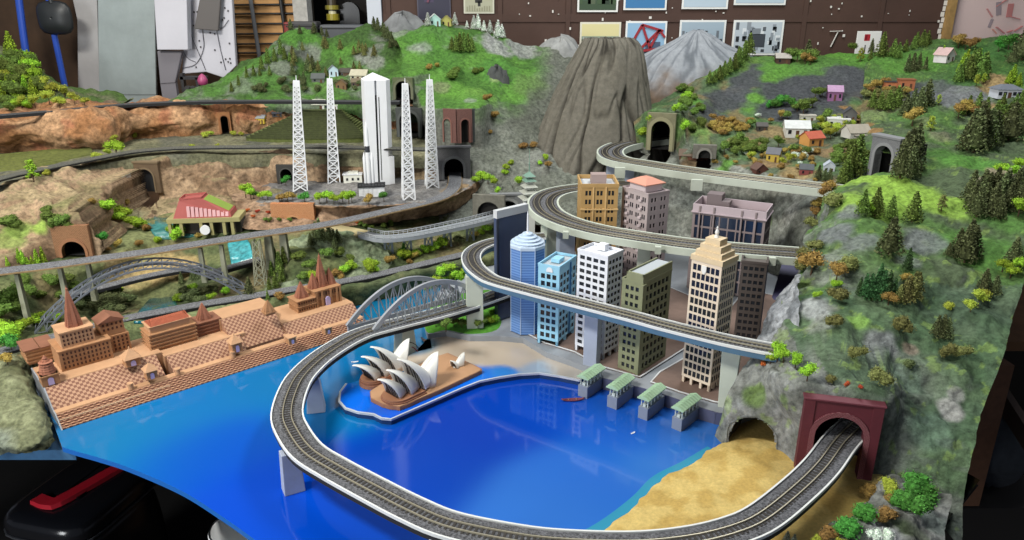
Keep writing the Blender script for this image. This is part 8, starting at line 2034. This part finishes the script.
# black case with red handle
c = G(50, 500, -.36); T = thing('tool_case', 'glossy black case with red handle stored under the layout', 'case', c, -.25); k = mpp(c)
M_bk = mat('case_black', '#17181c', rough=.22); M_rh = mat('handle_red', '#c01f30', rough=.4)
X = lambda v: v*k
def rbox(w, d, h, nz=8, r=.25, top=.86):
    q = MB(); q.smooth = True; n = 40
    for j in range(nz+1):
        f = j/nz; s = top+(1-top)*math.sqrt(max(0, 1-f**3)) if f < 1 else top*.985
        for i in range(n):
            a = 2*PI*i/n; cx, sx_ = math.cos(a), math.sin(a); rr_ = (abs(cx)**5+abs(sx_)**5)**-.2
            q.v.append((w*s*rr_*cx, d*s*rr_*sx_, h*f))
    for j in range(nz):
        for i in range(n): q.f.append((j*n+i, j*n+(i+1) % n, (j+1)*n+(i+1) % n, (j+1)*n+i)); q.m.append(0)
    q.f.append(tuple(nz*n+i for i in range(n))); q.m.append(0); q.f.append(tuple(range(n-1, -1, -1))); q.m.append(0); return q
wc, dc = X(52), .17
q = rbox(wc, dc, .34); q.build('case_body', M_bk, T, loc=(0, .1, -.42))
q = rbox(wc*1.0, dc*1.0, .05, top=.8); q.build('lid', mat('lid_black', '#17181c', rough=.2), T, loc=(0, .1, -.078))
q = MB(); q.sweep(spline([Vector((-wc*.5, -.03, 0)), Vector((-wc*.1, -.04, .004)), Vector((wc*.05, -.02, .006)), Vector((wc*.30, .15, .0))], n=24), [(-.02, 0), (.02, 0), (.017, .012), (-.017, .012)]); q.build('red_handle', M_rh, T, loc=(0, .05, -.03))
q = MB()
for s in (-.3, -.12, .06): q.box(wc*s, wc*s+.03, .05, .22, -.028, -.022)
q.build('lid_ribs', M_bk, T)
q = MB(); q.sweep(spline([Vector((wc*.35, -.105, -.42)), Vector((wc*.62, -.07, -.30)), Vector((wc*.95, .0, -.22))], n=16), [(-.012, 0), (.012, 0), (.012, .012), (-.012, .012)]); q.build('red_trim', M_rh, T)
q = MB(); ring = [Vector((wc*1.005*rr_*math.cos(a), .1+dc*1.005*rr_*math.sin(a), -.083)) for a in [2*PI*i/40 for i in range(40)] for rr_ in [(abs(math.cos(a))**5+abs(math.sin(a))**5)**-.2]]
q.sweep(ring, [(-.002, -.002), (.002, -.002), (.002, .002), (-.002, .002)], closed=True); q.build('seam', mat('seam_grey', '#4a4c50', rough=.3), T)
q = MB(); q.box(-.3, .3, -.06, .26, FZ-c.z, -.42); q.build('stand', mat('stand_black', '#141313', rough=.8), T)
# white bucket
c = G(239, 527, -.05); k = mpp(c); T = thing('white_bucket', 'pale grey plastic bucket under the front edge of the lake', 'bucket', (c.x, c.y, FZ)); hb = -.05-FZ
M_bu = mat('bucket_white', '#c9ccce', rough=.5); r = 27*k
q = MB(); q.smooth = True; n = 32; L = [(r*.78, 0), (r, hb), (r*1.06, hb), (r*1.06, hb-.02), (r*1.0, hb-.02), (r*.96, hb-.03), (r*.75, .01)]
for rr_, z in L[:3]+[(r*.97, hb), (r*.75, .012)]:
    for i in range(n): a = 2*PI*i/n; q.v.append((rr_*math.cos(a), rr_*math.sin(a), z))
for j in range(4):
    for i in range(n): q.f.append((j*n+i, j*n+(i+1) % n, (j+1)*n+(i+1) % n, (j+1)*n+i)); q.m.append(0)
q.f.append(tuple(range(n-1, -1, -1))); q.m.append(0); q.f.append(tuple(4*n+i for i in range(n))); q.m.append(0); q.build('pail', M_bu, T)
q = MB(); q.lathe([(r*1.07, hb-.025), (r*1.09, hb-.02), (r*1.09, hb-.004), (r*1.07, hb)], 32)
q.f = q.f[:-2]; q.m = q.m[:-2]; q.build('rim', M_bu, T)
# right side: timber brace, cloth bag, plywood edge
a, b_ = P(1000, 330, 1.75), P(983, 425, 1.62); T = thing('timber_brace', 'brown timber brace supporting the right edge of the mountain', 'brace', (b_.x+.02, 1.66, FZ)); 
q = MB(); q.bar((0, 0, 0), (.02, .03, .84), .07, h=.05); q.build('post', mat('brace_wood', '#6b4a35', rough=.8, var=.2), T)
q = MB(); q.bar((.11, -.30, .55), (.10, .32, .80), .02, h=.05); q.build('rail', mat('brace_dark', '#3a2c24', rough=.8, var=.2), T)
c = G(985, 440, -.25); T = thing('cloth_bag', 'dark grey crumpled cloth bag in the gap right of the mountain', 'bag', c)
q = MB(); q.smooth = True
for j in range(13):
    f = PI*j/12
    for i in range(28):
        a = 2*PI*i/28; rr_ = .11*(1+.25*noise.noise((math.cos(a)*2, math.sin(a)*2, f*1.6))); q.v.append((rr_*math.sin(f)*math.cos(a)*.9, rr_*math.sin(f)*math.sin(a), rr_*1.2*math.cos(f)))
for j in range(12):
    for i in range(28): q.f.append((j*28+i, (j+1)*28+i, (j+1)*28+(i+1) % 28, j*28+(i+1) % 28)); q.m.append(0)
q.build('sack', mat('bag_cloth', '#33383f', rough=.9, var=.2), T)
q = MB(); q.box(-.14, .14, -.14, .14, FZ-c.z, -.12); q.build('crate_base', mat('crate_dark', '#1d1a18', rough=.9), T)
# ================================================================ light
wd = bpy.data.worlds.new('world'); scene.world = wd; wd.use_nodes = True
wd.node_tree.nodes['Background'].inputs[0].default_value = (.75, .82, 1, 1); wd.node_tree.nodes['Background'].inputs[1].default_value = .07
def area(name, loc, tgt, sx, sy, pw, col=(1, 1, 1)):
    l = bpy.data.lights.new(name, 'AREA'); l.shape = 'RECTANGLE'; l.size = sx; l.size_y = sy; l.energy = pw; l.color = col
    o = bpy.data.objects.new(name, l); COL.objects.link(o); o.location = loc
    o.rotation_euler = (Vector(tgt)-Vector(loc)).to_track_quat('-Z', 'Y').to_euler(); return o
area('ceiling_tube_light', (-1.7, .6, 2.5), (-.3, 2.4, 0), 1.1, .4, 52, (1, .97, .9))
area('ceiling_tube_light', (1.0, 2.6, 2.7), (.9, 2.6, 0), 1.6, .5, 28, (.97, 1, 1))
area('ceiling_tube_light', (-1.6, 3.0, 2.6), (-1.6, 3.0, 0), 1.2, .5, 11, (1, .96, .88))
area('front_fill_light', (-2.6, -1.2, .9), (-.6, 1.2, -.3), 1.0, 1.2, 30, (.95, .98, 1))  # added low fill from the front left, no window known there
scene.view_settings.exposure = 1.1
